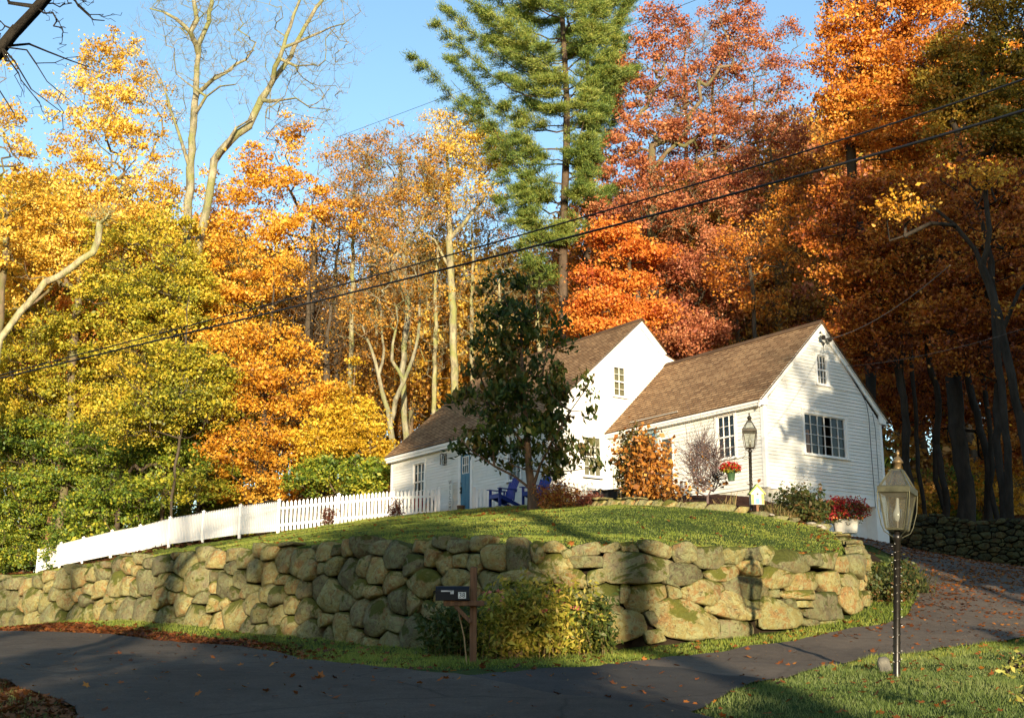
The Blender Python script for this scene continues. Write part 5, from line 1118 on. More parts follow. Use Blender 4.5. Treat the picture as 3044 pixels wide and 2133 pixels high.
br = [(v, 592 + s * w, v - 40, d) for v, s, w, d in ((10, 1, 45, 0), (-10, -1, 40, 0), (40, 1, 40, 1), (80, 1, 34, -1), (120, 1, 30, 1), (60, -1, 36, -1), (20, 1, 30, -3), (100, 1, 26, -2), (-30, 1, 40, 0), (150, 1, 26, 0))]
pine('white_pine', 72, 590, 68, 'second pine with a dark slim trunk close behind the towering pine', br, -100, .30)
# ---- red oak
OB = [(640, 60, 64, 30, 24), (665, 30, 64, 30, 30), (625, 95, 64, 30, 22), (670, 90, 64, 36, 24), (610, 150, 63, 30, 22), (650, 140, 63, 40, 24), (700, 130, 63, 40, 28), (600, 185, 62, 34, 22), (645, 180, 62, 40, 22), (690, 185, 62, 40, 24), (735, 170, 62, 30, 24), (590, 215, 61, 24, 14), (640, 215, 61, 40, 18), (700, 220, 61, 40, 20), (740, 200, 61, 26, 20), (715, 75, 65, 30, 40), (750, 120, 64, 24, 30), (745, 50, 65, 28, 30), (780, 80, 65, 24, 28), (730, 10, 65, 30, 24), (790, 130, 63, 22, 26), (790, 40, 66, 18, 20)]
tree('red_oak', 81, TB(660, 63), 25, 6, 9, 'rust', 1500, 50, .17, .44, BARKM, .30, label='huge rust-red oak filling the sky right of the pine', blobs=PB(OB), frac=.72, tw=500)
tree('maple', 82, TB(640, 57), 14, 4, 4, 'scarlet', 520, 52, .16, .42, BARKD, .2, label='vivid orange-scarlet maple behind the gap between the two roofs', blobs=PB([(610, 235, 57, 24, 10), (640, 255, 57, 30, 10), (590, 275, 57, 18, 10), (625, 285, 57, 26, 11), (600, 305, 56, 28, 12), (640, 312, 56, 28, 12), (620, 328, 56, 30, 10), (590, 330, 56, 26, 8)]))
tree('red_oak', 83, TB(700, 60), 12, 4, 4, 'rust', 760, 52, .16, .42, BARKD, .2, label='rust-brown oak just above the wing\'s roof ridge', blobs=PB([(700, 300, 60, 30, 26), (725, 250, 60, 30, 20), (690, 335, 58, 34, 18), (735, 290, 60, 20, 26), (665, 275, 59, 30, 14), (665, 318, 58, 26, 14), (700, 262, 60, 28, 16), (660, 345, 57, 40, 10)]))
# twiggy tops at right of the oak
for i, (u, y, v0, kind, fr, lab) in enumerate([(730, 70, -10, 'rust', .55, 'thin-topped tree with sparse red leaves right of the big oak'), (775, 72, 15, 'rust', .6, 'sparse reddish tree against the sky left of the orange oak crown'), (700, 74, -20, 'rust', .5, 'bare-topped tree showing behind the big oak'), (790, 66, 90, 'bronze', .6, 'bronze half-bare tree in the gap before the orange oak')]):
    b = TB(u, y); tree('bare_tree', 90 + i, b, ZV(u, v0, y) - b[2], 4.0, 8, kind, 520, 20, .15, .45, BARKP if i == 0 else BARKM, .2, label=lab, frac=fr, tw=600)
tree('maple', 97, TB(760, 56), 15, 4, 7, 'oakorange', 420, 34, .15, .42, BARKD, .10, label='orange-gold maple patches hanging over the wing\'s ridge', frac=.7, tw=200, blobs=PB([(745, 240, 56, 30, 16), (780, 225, 56, 34, 16), (800, 200, 56, 24, 14), (735, 270, 56, 30, 18), (775, 260, 56, 34, 16), (815, 240, 55, 24, 14), (760, 300, 56, 24, 14)]))
# ---- right-hand side
tree('red_oak', 101, TB(880, 50), 22, 6, 9, 'oakorange', 1150, 50, .155, .42, BARKB, .22, label='great orange oak crown at the top right of the picture', blobs=PB([(850, 30, 50, 34, 26), (890, 15, 50, 40, 24), (930, 20, 50, 36, 26), (840, 65, 50, 28, 22), (875, 70, 50, 38, 26), (915, 60, 50, 38, 26), (835, 100, 50, 26, 20), (870, 110, 50, 34, 22), (900, 100, 50, 34, 24), (850, 135, 50, 30, 20), (885, 145, 50, 36, 20), (910, 150, 50, 30, 24), (880, -20, 50, 60, 24), (940, -15, 50, 40, 24)]))
tree('ash', 102, TB(985, 47), 20, 6, 7, 'olive', 900, 50, .15, .40, BARKB, .15, label='olive-green and gold tree in the upper right corner', blobs=PB([(960, 60, 47, 34, 26), (1000, 50, 47, 34, 26), (1030, 80, 47, 34, 30), (965, 100, 47, 34, 22), (1000, 110, 47, 36, 24), (940, 90, 47, 24, 24), (985, 140, 47, 40, 22), (1025, 140, 47, 30, 26), (1010, 10, 47, 44, 26), (950, 130, 47, 24, 18)]))
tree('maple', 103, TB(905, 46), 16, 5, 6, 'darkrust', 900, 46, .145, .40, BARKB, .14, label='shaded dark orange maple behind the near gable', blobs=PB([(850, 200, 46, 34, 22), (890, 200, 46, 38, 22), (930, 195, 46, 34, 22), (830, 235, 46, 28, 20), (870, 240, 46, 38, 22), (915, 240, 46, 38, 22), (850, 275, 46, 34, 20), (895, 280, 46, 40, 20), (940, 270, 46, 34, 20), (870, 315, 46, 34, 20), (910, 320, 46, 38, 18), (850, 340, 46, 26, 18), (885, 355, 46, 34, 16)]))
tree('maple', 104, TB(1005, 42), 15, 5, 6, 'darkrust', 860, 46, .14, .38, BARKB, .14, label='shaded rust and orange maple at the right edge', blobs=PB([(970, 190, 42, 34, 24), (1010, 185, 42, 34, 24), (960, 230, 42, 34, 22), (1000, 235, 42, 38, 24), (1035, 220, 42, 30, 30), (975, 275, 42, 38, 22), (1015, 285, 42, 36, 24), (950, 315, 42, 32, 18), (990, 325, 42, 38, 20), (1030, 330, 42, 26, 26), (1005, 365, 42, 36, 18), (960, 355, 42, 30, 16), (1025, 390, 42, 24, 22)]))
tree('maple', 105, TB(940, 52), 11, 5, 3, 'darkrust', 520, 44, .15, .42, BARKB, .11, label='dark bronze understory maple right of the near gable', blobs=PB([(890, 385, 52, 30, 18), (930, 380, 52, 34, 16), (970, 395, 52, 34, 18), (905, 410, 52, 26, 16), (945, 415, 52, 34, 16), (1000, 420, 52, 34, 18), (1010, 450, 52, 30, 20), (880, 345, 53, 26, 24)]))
# near dark trunks in the shaded wood
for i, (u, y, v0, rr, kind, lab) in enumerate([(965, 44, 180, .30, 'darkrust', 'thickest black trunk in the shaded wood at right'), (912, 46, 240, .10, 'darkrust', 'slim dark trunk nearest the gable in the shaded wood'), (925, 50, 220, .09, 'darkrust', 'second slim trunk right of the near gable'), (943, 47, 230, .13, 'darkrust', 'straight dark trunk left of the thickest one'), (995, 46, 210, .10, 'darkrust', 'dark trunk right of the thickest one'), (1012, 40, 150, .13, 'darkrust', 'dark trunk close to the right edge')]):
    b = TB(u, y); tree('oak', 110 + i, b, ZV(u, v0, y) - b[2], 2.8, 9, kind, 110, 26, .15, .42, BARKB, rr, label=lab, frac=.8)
tree('oak', 120, TB(1015, 37), 14, 3, 6, 'orange', 60, 26, .14, .4, BARKB, .14, label='dark leaning oak with a curved trunk at the right edge', paths=[(A_([(1030, 470), (1015, 400), (1005, 350), (995, 300), (975, 250), (955, 225), (930, 205), (905, 215)], 37), (.14, .05)), (A_([(985, 270), (990, 230), (985, 190)], 37), (.10, .05)), (A_([(955, 225), (930, 222), (905, 235), (890, 240)], 37), (.06, .03)), (A_([(1000, 330), (1020, 290), (1040, 270)], 37), (.08, .04))], blobs=PB([(985, 180, 37, 20, 14), (900, 210, 37, 20, 14)]), frac=.7)
# ---- far wood: prototypes copied through the depth of the forest
protos = []
for i, (kind, H, rad, cb, na, per, bark) in enumerate([('oakorange', 17, 4.2, 4, 300, 34, BARKD), ('gold', 16, 4.0, 4, 300, 34, BARKM), ('bronze', 17, 3.8, 5, 340, 20, BARKM), ('yelgreen', 15, 4.2, 3, 300, 34, BARKD), ('rust', 18, 4.2, 5, 320, 30, BARKD), ('green', 10, 3.4, 1, 220, 38, BARKD)]):
    protos.append((kind, H, tree('forest_tree', 200 + i, (0, 0, 0), H, rad, cb, kind, na, per, .21, .55, bark, .17, frac=.85, tw=60)))
word = {'oakorange': 'burnt-orange', 'gold': 'golden', 'bronze': 'thin bronze', 'yelgreen': 'olive-yellow', 'rust': 'rust-red', 'green': 'low green'}
rf = np.random.default_rng(5); spots = []
for y0, stp in ((70, 27), (80, 30), (92, 34), (106, 38)):
    u = -60 + rf.uniform(0, 20)
    while u < 1090:
        y = y0 + rf.uniform(-3, 3); 
        if u < 250: ks = [1, 3, 0, 3, 5]
        elif u < 560: ks = [2, 2, 2, 1, 5]
        elif u < 800: ks = [4, 2, 4, 0, 2]
        else: ks = [0, 4, 3, 0, 2]
        # sky shows through above these columns
        vt = np.interp(u, [-60, 60, 160, 250, 330, 420, 520, 640, 760, 820, 900, 1090], [180, 160, 200, 220, 250, 215, 245, 170, 150, 120, 60, 20]) + rf.uniform(0, 60) + (y0 - 70) * .6
        spots.append((u, y, vt, ks[rf.integers(len(ks))])); u += stp * rf.uniform(.75, 1.3)
used = [0] * len(protos); cnt_ = {}
def ordn(i): i += 1; return f"{i}{'th' if 10 <= i % 100 <= 20 else {1: 'st', 2: 'nd', 3: 'rd'}.get(i % 10, 'th')}"
for (u, y, vt, k) in spots:
    kind, H, P0 = protos[k]; o = P0 if not used[k] else copy_tree(P0); used[k] = 1
    b = TB(u, y); hh = ZV(u, vt, y) - b[2] if k != 5 else rf.uniform(7, 10); s = hh / (H * .97)
    o.location = b; o.scale = (max(.8, s * .9), max(.8, s * .9), s); o.rotation_euler = (0, 0, rf.uniform(0, 6.28))
    row = 'front' if y < 75 else 'second' if y < 86 else 'third' if y < 99 else 'rearmost'
    c_ = cnt_.get((k, row), 0); cnt_[(k, row)] = c_ + 1
    tag(o, f'{word[kind]} tree in the far wood, {row} row, {ordn(c_)} such from the left', 'tree', 'far woodland trees')
# undergrowth shrubs right behind fence/house
us = []
for i, (kind, n) in enumerate((('green', 1), ('bronze', 1), ('orange', 1))):
    us.append(tree('woodland_shrub', 300 + i, (0, 0, 0), 3.2, 1.9, .3, kind, 130, 34, .14, .34, BARKM, .05, blobs=[(0, 0, 1.5, 1.7, 1.7, 1.3), (.8, .3, 1.0, 1.2, 1.2, .9), (-.9, -.2, 1.2, 1.1, 1.1, 1.0)]))
wordu = ['green', 'bronze', 'orange']; uu = [0, 0, 0]; cu = [0, 0, 0]
for u, y in [(u + rf.uniform(-6, 6), 61 + rf.uniform(-3, 5)) for u in range(-20, 400, 22)] + [(u + rf.uniform(-5, 5), 58 + rf.uniform(-3, 4)) for u in range(400, 560, 24)] + [(u + rf.uniform(-5, 5), 56 + rf.uniform(-2, 6)) for u in range(870, 1060, 20)] + [(u + rf.uniform(-5, 5), 70 + rf.uniform(-2, 6)) for u in range(400, 1080, 16)]:
    k = rf.choice(3, p=[.85, .15, 0] if u < 400 else [.2, .7, .1]); o = us[k] if not uu[k] else copy_tree(us[k]); uu[k] = 1
    o.location = TB(u, y); s = rf.uniform(.8, 1.4) * (2.1 if y > 67 else 1); o.scale = (s, s, s * rf.uniform(.8, 1.2)); o.rotation_euler = (0, 0, rf.uniform(0, 6.28))
    tag(o, f'{wordu[k]} shrub under the woodland trees, {ordn(cu[k])} such from the left', 'shrub', 'undergrowth shrubs at the wood edge'); cu[k] += 1
for k in range(3):
    if not uu[k]:
        for c in list(us[k].children): bpy.data.objects.remove(c)
        bpy.data.objects.remove(us[k])
# overhanging dark limb, top left (its trunk stands left of the frame)
lb = (-5.6, 8.6, hz(-5.6, 8.6) - .1)
L9 = lambda L: [at(u, v, d) for u, v, d in L]
TWG = []
rt = random.Random(8)
def twig(u, v, a, L, w, k=0):
    pts = [(u, v, 9)]; 
    for i in range(5): a += rt.uniform(-.28, .28); u += L / 5 * math.cos(a); v -= L / 5 * math.sin(a); pts.append((u, v, 9 + rt.uniform(-.05, .05)))
    TWG.append((L9(pts), (w, w * .35)))
    if k < 2:
        for j in (2, 4):
            twig(pts[j][0], pts[j][1], a + rt.choice([-1, 1]) * rt.uniform(.4, .9), L * rt.uniform(.35, .6), w * .6, k + 1)
for u_, v_, a_, L_ in ((8, 40, -.45, 95), (28, 18, .9, 34), (2, 47, -1.2, 70), (37, 7, -.5, 44), (60, -18, -.9, 52), (14, 32, 2.6, 36)): twig(u_, v_, a_, L_, .007)
tree('roadside_tree', 401, lb, 7, 2, 3, 'rust', 0, 0, rtip=.0022, bark=barkmat('black_bark', (.012, .010, .008), (.04, .034, .026), None, 9), r0=.028, tw=0, label='near-black bare roadside tree whose limb crosses the top left corner',
     paths=[([lb, (-5.5, 8.7, 3.5), (-5.1, 8.8, 5.2)] + L9([(-18, 70, 9), (0, 47, 9), (16, 29, 9), (37, 7, 9), (47, -2, 9), (62, -25, 9)]), (.13, .05)), (L9([(8, 40, 9), (30, 44, 9.2), (50, 52, 9.3), (70, 60, 9.3), (90, 66, 9.3)]), (.014, .005)), (L9([(25, 15, 9), (10, 0, 9), (0, -12, 9)]), (.03, .01)), (L9([(0, 52, 9), (5, 60, 9), (14, 63, 9)]), (.02, .008)), (L9([(60, -15, 9), (78, 5, 9), (95, 18, 9), (105, 20, 9)]), (.014, .005)), (L9([(10, 45, 9), (15, 62, 9), (35, 92, 9), (60, 108, 9)]), (.010, .004)), (L9([(-10, 60, 9), (0, 85, 9), (14, 110, 9)]), (.012, .005))] + TWG,
     blobs=PB([(50, 35, 9, 40, 30, .5), (30, 60, 9, 40, 30, .5), (80, 10, 9, 30, 16, .4), (10, 90, 9, 24, 24, .4), (15, 5, 9, 20, 10, .4)]))
# ================================================================== fence
FA = np.array([-7.95, 42.0]); FB = np.array([-23.6, 60.6]); FE = np.array([-2.62, 44.0])
tops = [(39, 549.8), (61.5, 543), (84, 537.5), (112.5, 530.8), (140.6, 525.5), (170.5, 517.6), (204, 511.8), (241, 505.3), (279.5, 500.5), (339, 494.7), (394, 490), (439, 488.7)]
def fence_pt(u, v):
    k = (u - 512) / FOC / (CS - SN * (358.5 - v) / FOC)
    for a, b in ((FB, FA), (FA, FE)):
        d = b - a; den = d[0] - k * d[1]; t = (k * a[1] - a[0]) / den
        if -.02 <= t <= 1.02: q = a + d * t; return (q[0], q[1], at(u, v, q[1])[2])
    return (a[0], a[1], at(u, v, a[1])[2])
FP = [fence_pt(u, v) for u, v in tops]
PICK = simple('picket_white', (.80, .79, .76), .5, var=.05, scale=2)
def picket_fence(pts, label, name='picket_fence', hgt=1.02, sp=.135, w=.088):
    c = pts[len(pts) // 2]; root = empty(name, (c[0], c[1], c[2] - hgt), 0, label, 'fence', 'white picket fences around the yard'); O = Vector(root.location)
    for i, p_ in enumerate(pts):
        mb = MB(); x, y, z = p_[0] - O.x, p_[1] - O.y, p_[2] - O.z; mb.bb(x - .05, x + .05, y - .05, y + .05, z - hgt - .25, z + .02); mb.bb(x - .065, x + .065, y - .065, y + .065, z + .02, z + .05); mb.lathe([(.05, 0), (.0, .05)], (x, y, z + .05), 4, False, math.pi / 4); mb.build('post', PICK, root)
    for a, b in zip(pts[:-1], pts[1:]):
        A = Vector(a) - O; B = Vector(b) - O; d = B - A; L = math.hypot(d.x, d.y); u = Vector((d.x / L, d.y / L, 0)); nrm = Vector((u.y, -u.x, 0)); n = max(1, round((L - .12) / sp)); mb = MB()
        for i in range(n):
            t = (i + .5) / n; c = A + u * (.06 + (L - .12) * t); c.z = A.z + d.z * t; hh = hgt
            M = lambda s, zz, dd: Vector((c.x, c.y, 0)) + u * s + nrm * dd + Vector((0, 0, c.z + zz))
            sh = [(-w / 2, -hh), (w / 2, -hh), (w / 2, -.09), (w / 2 - .012, -.05), (0, 0), (-w / 2 + .012, -.05), (-w / 2, -.09)]
            F = [M(s, zz, .035) for s, zz in sh]; Bk = [M(s, zz, .015) for s, zz in sh]; k = len(sh)
            mb.add(F + Bk, [tuple(range(k)), tuple(range(2 * k - 1, k - 1, -1))] + [(j, k + j, k + (j + 1) % k, (j + 1) % k) for j in range(k)])
        for zz in (-.25, -.82): mb.bar(A + Vector((0, 0, zz)) + nrm * -.006, B + Vector((0, 0, zz)) + nrm * -.006, .035, .08)
        mb.build('picket_panel', PICK, root)
    return root
picket_fence(FP, 'long white picket fence climbing from behind the stone wall\'s left end to the yard gate')
def P3(u, v, y, dz=0): p = at(u, v, y); return (p[0], p[1], p[2] + dz)
picket_fence([P3(474, 488.5, 42.3), P3(500, 487, 41.9), P3(530, 486, 41.5)], 'short white picket fence piece between the blue door and the blue chairs')

# ================================================================== lamp posts
PAT = simple('verdigris_brass', (.085, .082, .048), .5, .55, var=.35, scale=14)
DBR = simple('dark_lamp_bronze', (.045, .036, .026), .45, .6, var=.3, scale=12)
POSTM = simple('black_post_paint', (.014, .012, .010), .35, .2, var=.3, scale=10, spec=.6)
lgl, nt, p, out = newmat('lantern_glass_clear'); nt.nodes.remove(p)
gl = nt.nodes.new('ShaderNodeBsdfGlossy'); gl.inputs['Roughness'].default_value = .08; tr = nt.nodes.new('ShaderNodeBsdfTransparent'); tr.inputs[0].default_value = (.80, .82, .78, 1)
df = nt.nodes.new('ShaderNodeBsdfDiffuse'); df.inputs[0].default_value = (.45, .43, .33, 1)
mx = nt.nodes.new('ShaderNodeMixShader'); mx.inputs[0].default_value = .10; nt.links.new(tr.outputs[0], mx.inputs[1]); nt.links.new(gl.outputs[0], mx.inputs[2])
m2 = nt.nodes.new('ShaderNodeMixShader'); nt.links.new(math_(nt, 'MULTIPLY', noise(nt, 3, 4), .16), m2.inputs[0]); nt.links.new(mx.outputs[0], m2.inputs[1]); nt.links.new(df.outputs[0], m2.inputs[2]); nt.links.new(m2.outputs[0], out.inputs[0])
bulbm = simple('bulb_glass', (.30, .30, .28), .12, var=.03)
ledm = simple('clear_bead', (.65, .62, .55), .15, var=.05)
def lamp_post(base, label, H=2.62, rot=.62, metal=PAT, bracket=False, seed=1):
    root = empty('lamp_post', base, rot, label, 'lamp post')
    zb = H - .93 + .0   # lantern underside
    mb = MB(); mb.lathe([(.048, -.3), (.048, .02), (.044, .05), (.040, .12), (.040, zb - .12), (.052, zb - .11), (.052, zb - .06), (.035, zb - .05), (.035, zb + .02)], n=14); mb.build('pole', POSTM, root)
    # spiral string of small clear lights
    sp = MB(); pts = []; n = 150; z0, z1 = .12, zb - .16
    for i in range(n):
        a = i * .62; pts.append((.047 * math.cos(a), .047 * math.sin(a), z0 + (z1 - z0) * i / n))
    sp.tube(pts, .0035, 4); st = sp.build('light_string', DBR, root)
    bm_ = MB(); r = random.Random(seed)
    for i in range(3, n, 2):
        if r.random() < .45: continue
        a = i * .62 + r.uniform(-.4, .4); q = Vector(pts[i]); d = Vector((math.cos(a), math.sin(a), r.uniform(-.5, .9))).normalized(); bm_.tube([q, q + d * .018], [.004, .0025], 5)
    bm_.build('light_beads', ledm, st)
    c = math.pi / 4; lan = MB(); hw = lambda w: w / math.sqrt(2) * 1.0
    S = 1.0; zl = zb; z_band0, z_band1 = zl + .42, zl + .485; z_top = zl + .70
    bw, tw_, rw = .105, .166, .058     # half widths: bottom, top of glass, roof top
    band = .188
    lan.lathe([(bw * 1.42, zl - .012), (bw * 1.46, zl + .012)], (0, 0, 0), 4, False, c)
    lan.lathe([(tw_ * 1.41, z_band0 - .012), (band * 1.414, z_band0), (band * 1.414, z_band1), (band * 1.3, z_band1 + .014), (band * 1.05, z_band1 + .016)], (0, 0, 0), 4, False, c)
    lan.lathe([(rw * 1.46, z_top - .012), (rw * 1.46, z_top + .012)], (0, 0, 0), 4, False, c)
    for sx, sy in ((1, 1), (1, -1), (-1, 1), (-1, -1)):
        lan.bar((sx * bw, sy * bw, zl), (sx * tw_, sy * tw_, z_band0), .018, .018, (0, 1, 0)); lan.bar((sx * (band - .02), sy * (band - .02), z_band1), (sx * rw, sy * rw, z_top), .018, .018, (0, 1, 0))
    fr = lan.build('lantern_frame', metal, root)
    g = MB()
    for k in range(4):
        a = k * math.pi / 2; R = Matrix.Rotation(a, 3, 'Z')
        g.add([R @ Vector(v) for v in ((bw, -bw, zl), (bw, bw, zl), (tw_, tw_, z_band0), (tw_, -tw_, z_band0))], [(0, 1, 2, 3)])
        g.add([R @ Vector(v) for v in ((band - .025, -band + .025, z_band1), (band - .025, band - .025, z_band1), (rw, rw, z_top), (rw, -rw, z_top))], [(0, 1, 2, 3)])
    g.build('glass_panes', lgl, fr)
    ch = MB(); ch.lathe([(.046, z_top), (.046, z_top + .085), (.066, z_top + .088), (.066, z_top + .10), (.030, z_top + .155), (.012, z_top + .17), (.012, z_top + .18), (.028, z_top + .20), (.022, z_top + .215), (.004, z_top + .245)], n=10); ch.build('chimney_finial', simple('copper_cap', (.20, .14, .07), .45, .6, var=.35, scale=20) if metal is PAT else metal, root)
    b = MB(); b.lathe([(.03, zl + .01), (.03, zl + .10)], n=10); b.build('lamp_socket', DBR, root); b = MB(); b.lathe([(.028, zl + .10), (.05, zl + .15), (.052, zl + .19), (.03, zl + .25), (.018, zl + .30), (.017, zl + .37), (.0, zl + .375)], n=12); b.build('bulb', bulbm, root)
    arm = MB()
    for sx, sy in ((1, 1), (1, -1), (-1, 1), (-1, -1)):
        arm.tube([(sx * band * .98, sy * band * .98, z_band0 + .01), (sx * (band - .01), sy * (band - .01), z_band0 - .2), (sx * .145, sy * .145, zl + .04), (sx * .12, sy * .12, zl - .03), (sx * .04, sy * .04, zl - .09)], .006, 5)
    arm.build('guard_rods', metal, root)
    if bracket:
        R = Matrix.Rotation(-rot, 3, 'Z'); q = lambda x, z: R @ Vector((x, 0, z))
        k = MB(); k.tube([q(-.04, 1.42), q(-.12, 1.38), q(-.24, 1.43), q(-.33, 1.37), q(-.40, 1.44), q(-.43, 1.40), q(-.42, 1.34)], .008, 5); k.tube([q(-.04, 1.60), q(-.10, 1.62), q(-.14, 1.57), q(-.12, 1.50), q(-.2, 1.42)], .006, 5); k.build('basket_bracket', DBR, root)
    return root
lp1 = hit(896.5, 676.5); lamp_post((lp1[0], lp1[1], lp1[2] - .02), 'tall brass lamp post with light string on the near grass island', rot=-.55).rotation_euler = Matrix.Rotation(.078, 3, 'Y').__matmul__(Matrix.Rotation(-.55, 3, 'Z')).to_euler()
lp2 = at(751.5, 511.5, 32.0); lamp_post((lp2[0], lp2[1], lp2[2]), 'black lamp post before the wing holding a red flower basket', rot=-.23, metal=simple('weathered_black_brass', (.04, .034, .024), .5, .5, var=.3), bracket=True, seed=2).rotation_euler = Matrix.Rotation(.022, 3, 'Y').__matmul__(Matrix.Rotation(-.23, 3, 'Z')).to_euler()
# rock by the near lamp
def rock(name, c, s, mat, label, cat='rock', seed=0, sq=.6, group=None):
    import bmesh
    r = np.random.default_rng(seed); bm = bmesh.new(); bmesh.ops.create_icosphere(bm, subdivisions=3, radius=1); ph = r.uniform(0, 6, 6)
    for v in bm.verts:
        x, y, z = v.co; k = 1 + .16 * math.sin(2.6 * x + ph[0]) * math.sin(2.2 * y + ph[1]) + .12 * math.sin(4 * z + ph[2] + 2 * x) + .05 * math.sin(9 * y + ph[3])
        m_ = max(abs(x), abs(y), abs(z)); k *= (1 / m_) ** .55 * .85; v.co = Vector((x * k * s[0], y * k * s[1], z * k * s[2]))
    me = bpy.data.meshes.new(name); bm.to_mesh(me); bm.free(); me.polygons.foreach_set('use_smooth', [True] * len(me.polygons)); o = link(name, me, mat); o.location = c; o.rotation_euler = (0, 0, r.uniform(0, 6)); return tag(o, label, cat, group)
GRK = simple('pale_rock', (.32, .29, .23), .9, var=.35, scale=9, bmp=.02)
q_ = hit(885.5, 671); rock('rock', (q_[0], q_[1], q_[2] + .07), (.09, .09, .11), simple('grey_cobble', (.16, .15, .12), .9, var=.4, scale=12, bmp=.02), 'small squared pale stone at the foot of the brass lamp post', seed=3)

# ================================================================== mailbox
MBX = hit(473, 663); WOOD = None
m, nt, p, o = newmat('cedar_post'); tc = nt.nodes.new('ShaderNodeTexCoord'); mp = nt.nodes.new('ShaderNodeMapping'); mp.inputs['Scale'].default_value = (12, 12, .8); nt.links.new(tc.outputs['Object'], mp.inputs[0])
nt.links.new(ramp(nt, noise(nt, 2, 6, .7, vec=mp.outputs[0]), [(.3, (.07, .035, .018)), (.55, (.18, .085, .038)), (.8, (.30, .16, .075))]), p.inputs['Base Color']); p.inputs['Roughness'].default_value = .85; CEDAR = m
mbx = empty('mailbox', (MBX[0], MBX[1], MBX[2]), 0, 'black roadside mailbox numbered 38 on a cedar post before the stone wall', 'mailbox')
s = MBX[1] / FOC
mb = MB(); mb.bb(-.047, .047, -.047, .047, -.3, 1.27); mb.lathe([(.066, 1.27), (.045, 1.285)], (0, 0, 0), 4, False, math.pi / 4); mb.build('post', CEDAR, mbx, bevel=.006)
mb = MB(); mb.bb(-.40, .15, -.14, -.049, .755, .825); mb.build('support_arm', CEDAR, mbx, bevel=.005)
mb = MB(); mb.bar((-.24, -.095, .755), (-.03, -.095, .54), .055, .07, (0, 1, 0)); mb.build('brace', CEDAR, mbx, bevel=.005)
prof = [(-.08, .83), (.08, .83), (.08, .945)] + [(.08 * math.cos(a), .945 + .075 * math.sin(a)) for a in np.linspace(.3, math.pi - .3, 8)] + [(-.08, .945)]
MBB = simple('mailbox_black', (.008, .008, .010), .55, 0, spec=.25)
mb = MB(); mb.prism([(a - .10, b) for a, b in prof], 0, -.49, -.052); bx_ = mb.build('box', MBB, mbx)
mb = MB(); mb.prism([(a * 1.06 - .10, .83 + (b - .83) * 1.03 - .003) for a, b in prof], 0, -.505, -.489); mb.tube([(-.505, -.10, .95), (-.535, -.10, .95), (-.535, -.10, .92)], .008, 5); mb.build('door', MBB, bx_)
mb = MB(); mb.bb(-.43, -.28, -.191, -.183, .940, .958); mb.bb(-.305, -.26, -.191, -.183, .910, .958); mb.build('flag', simple('silver_flag', (.45, .46, .48), .4, .3), mbx)
mb = MB(); mb.bb(-.200, -.095, -.190, -.181, .850, .935); pl = mb.build('number_plate', simple('plate_white', (.75, .74, .68), .5, var=.03), mbx)
def text_obj(name, s_, size, mat, parent, loc, rot, extr=.0015, align='CENTER'):
    cu = bpy.data.curves.new(name, 'FONT'); cu.body = s_; cu.size = size; cu.extrude = extr; cu.align_x = align; cu.align_y = 'CENTER'; t = bpy.data.objects.new(name + '_t', cu); COL.objects.link(t)
    dg = bpy.context.evaluated_depsgraph_get(); me = bpy.data.meshes.new_from_object(t.evaluated_get(dg)); bpy.data.objects.remove(t); me.materials.clear()
    o = link(name, me, mat, parent); o.location = loc; o.rotation_euler = rot; return o
text_obj('numerals', '38', .088, BLACKM, pl, (-.1475, -.192, .893), (math.pi / 2, 0, 0))
st = MB(); st.tube([(-.20, -.02, .68), (-.12, -.05, .35), (-.075, -.11, -.05)], [.008, .010, .009], 6); o_ = st.build('garden_stake', simple('bamboo', (.34, .22, .10), .7)); o_.location = MBX; tag(o_, 'thin bare stick leaning against the mailbox post', 'stick')

# ================================================================== plants
def stems_leaves(r, n, R, Hh, leaf, per, droop=.2, ry=None, stem=.004, spread=.25, z0=0, mid=.15, hang=0.0, lw=.32):
    """herbaceous clump; returns stem MB arrays, leaf centres"""
    P, par, Rr = [], [], []; C = []
    for i in range(n):
        a = r.uniform(0, 6.28); d = math.sqrt(r.random()); x = R * d * math.cos(a); y = (ry or R) * d * math.sin(a); H_ = Hh * r.uniform(.7, 1.1) * (1 - .35 * d * d)
        dx, dy = r.normal(0, spread, 2); P.append((x, y, z0 - .03)); par.append(-1); Rr.append(stem); k0 = len(P) - 1
        for j in range(1, 5):
            t = j / 4; q = (x + dx * t * t * H_, y + dy * t * t * H_, z0 + H_ * t - droop * H_ * t ** 3 * abs(dx)); P.append(q); par.append(k0); Rr.append(stem * (1 - .6 * t)); k0 = len(P) - 1
            if t > mid:
                for _ in range(per): C.append((q[0] + r.normal(0, .03), q[1] + r.normal(0, .03), q[2] + r.uniform(-.5, .3) * H_ / 4))
    return np.array(P), np.array(par), np.array(Rr), np.array(C)
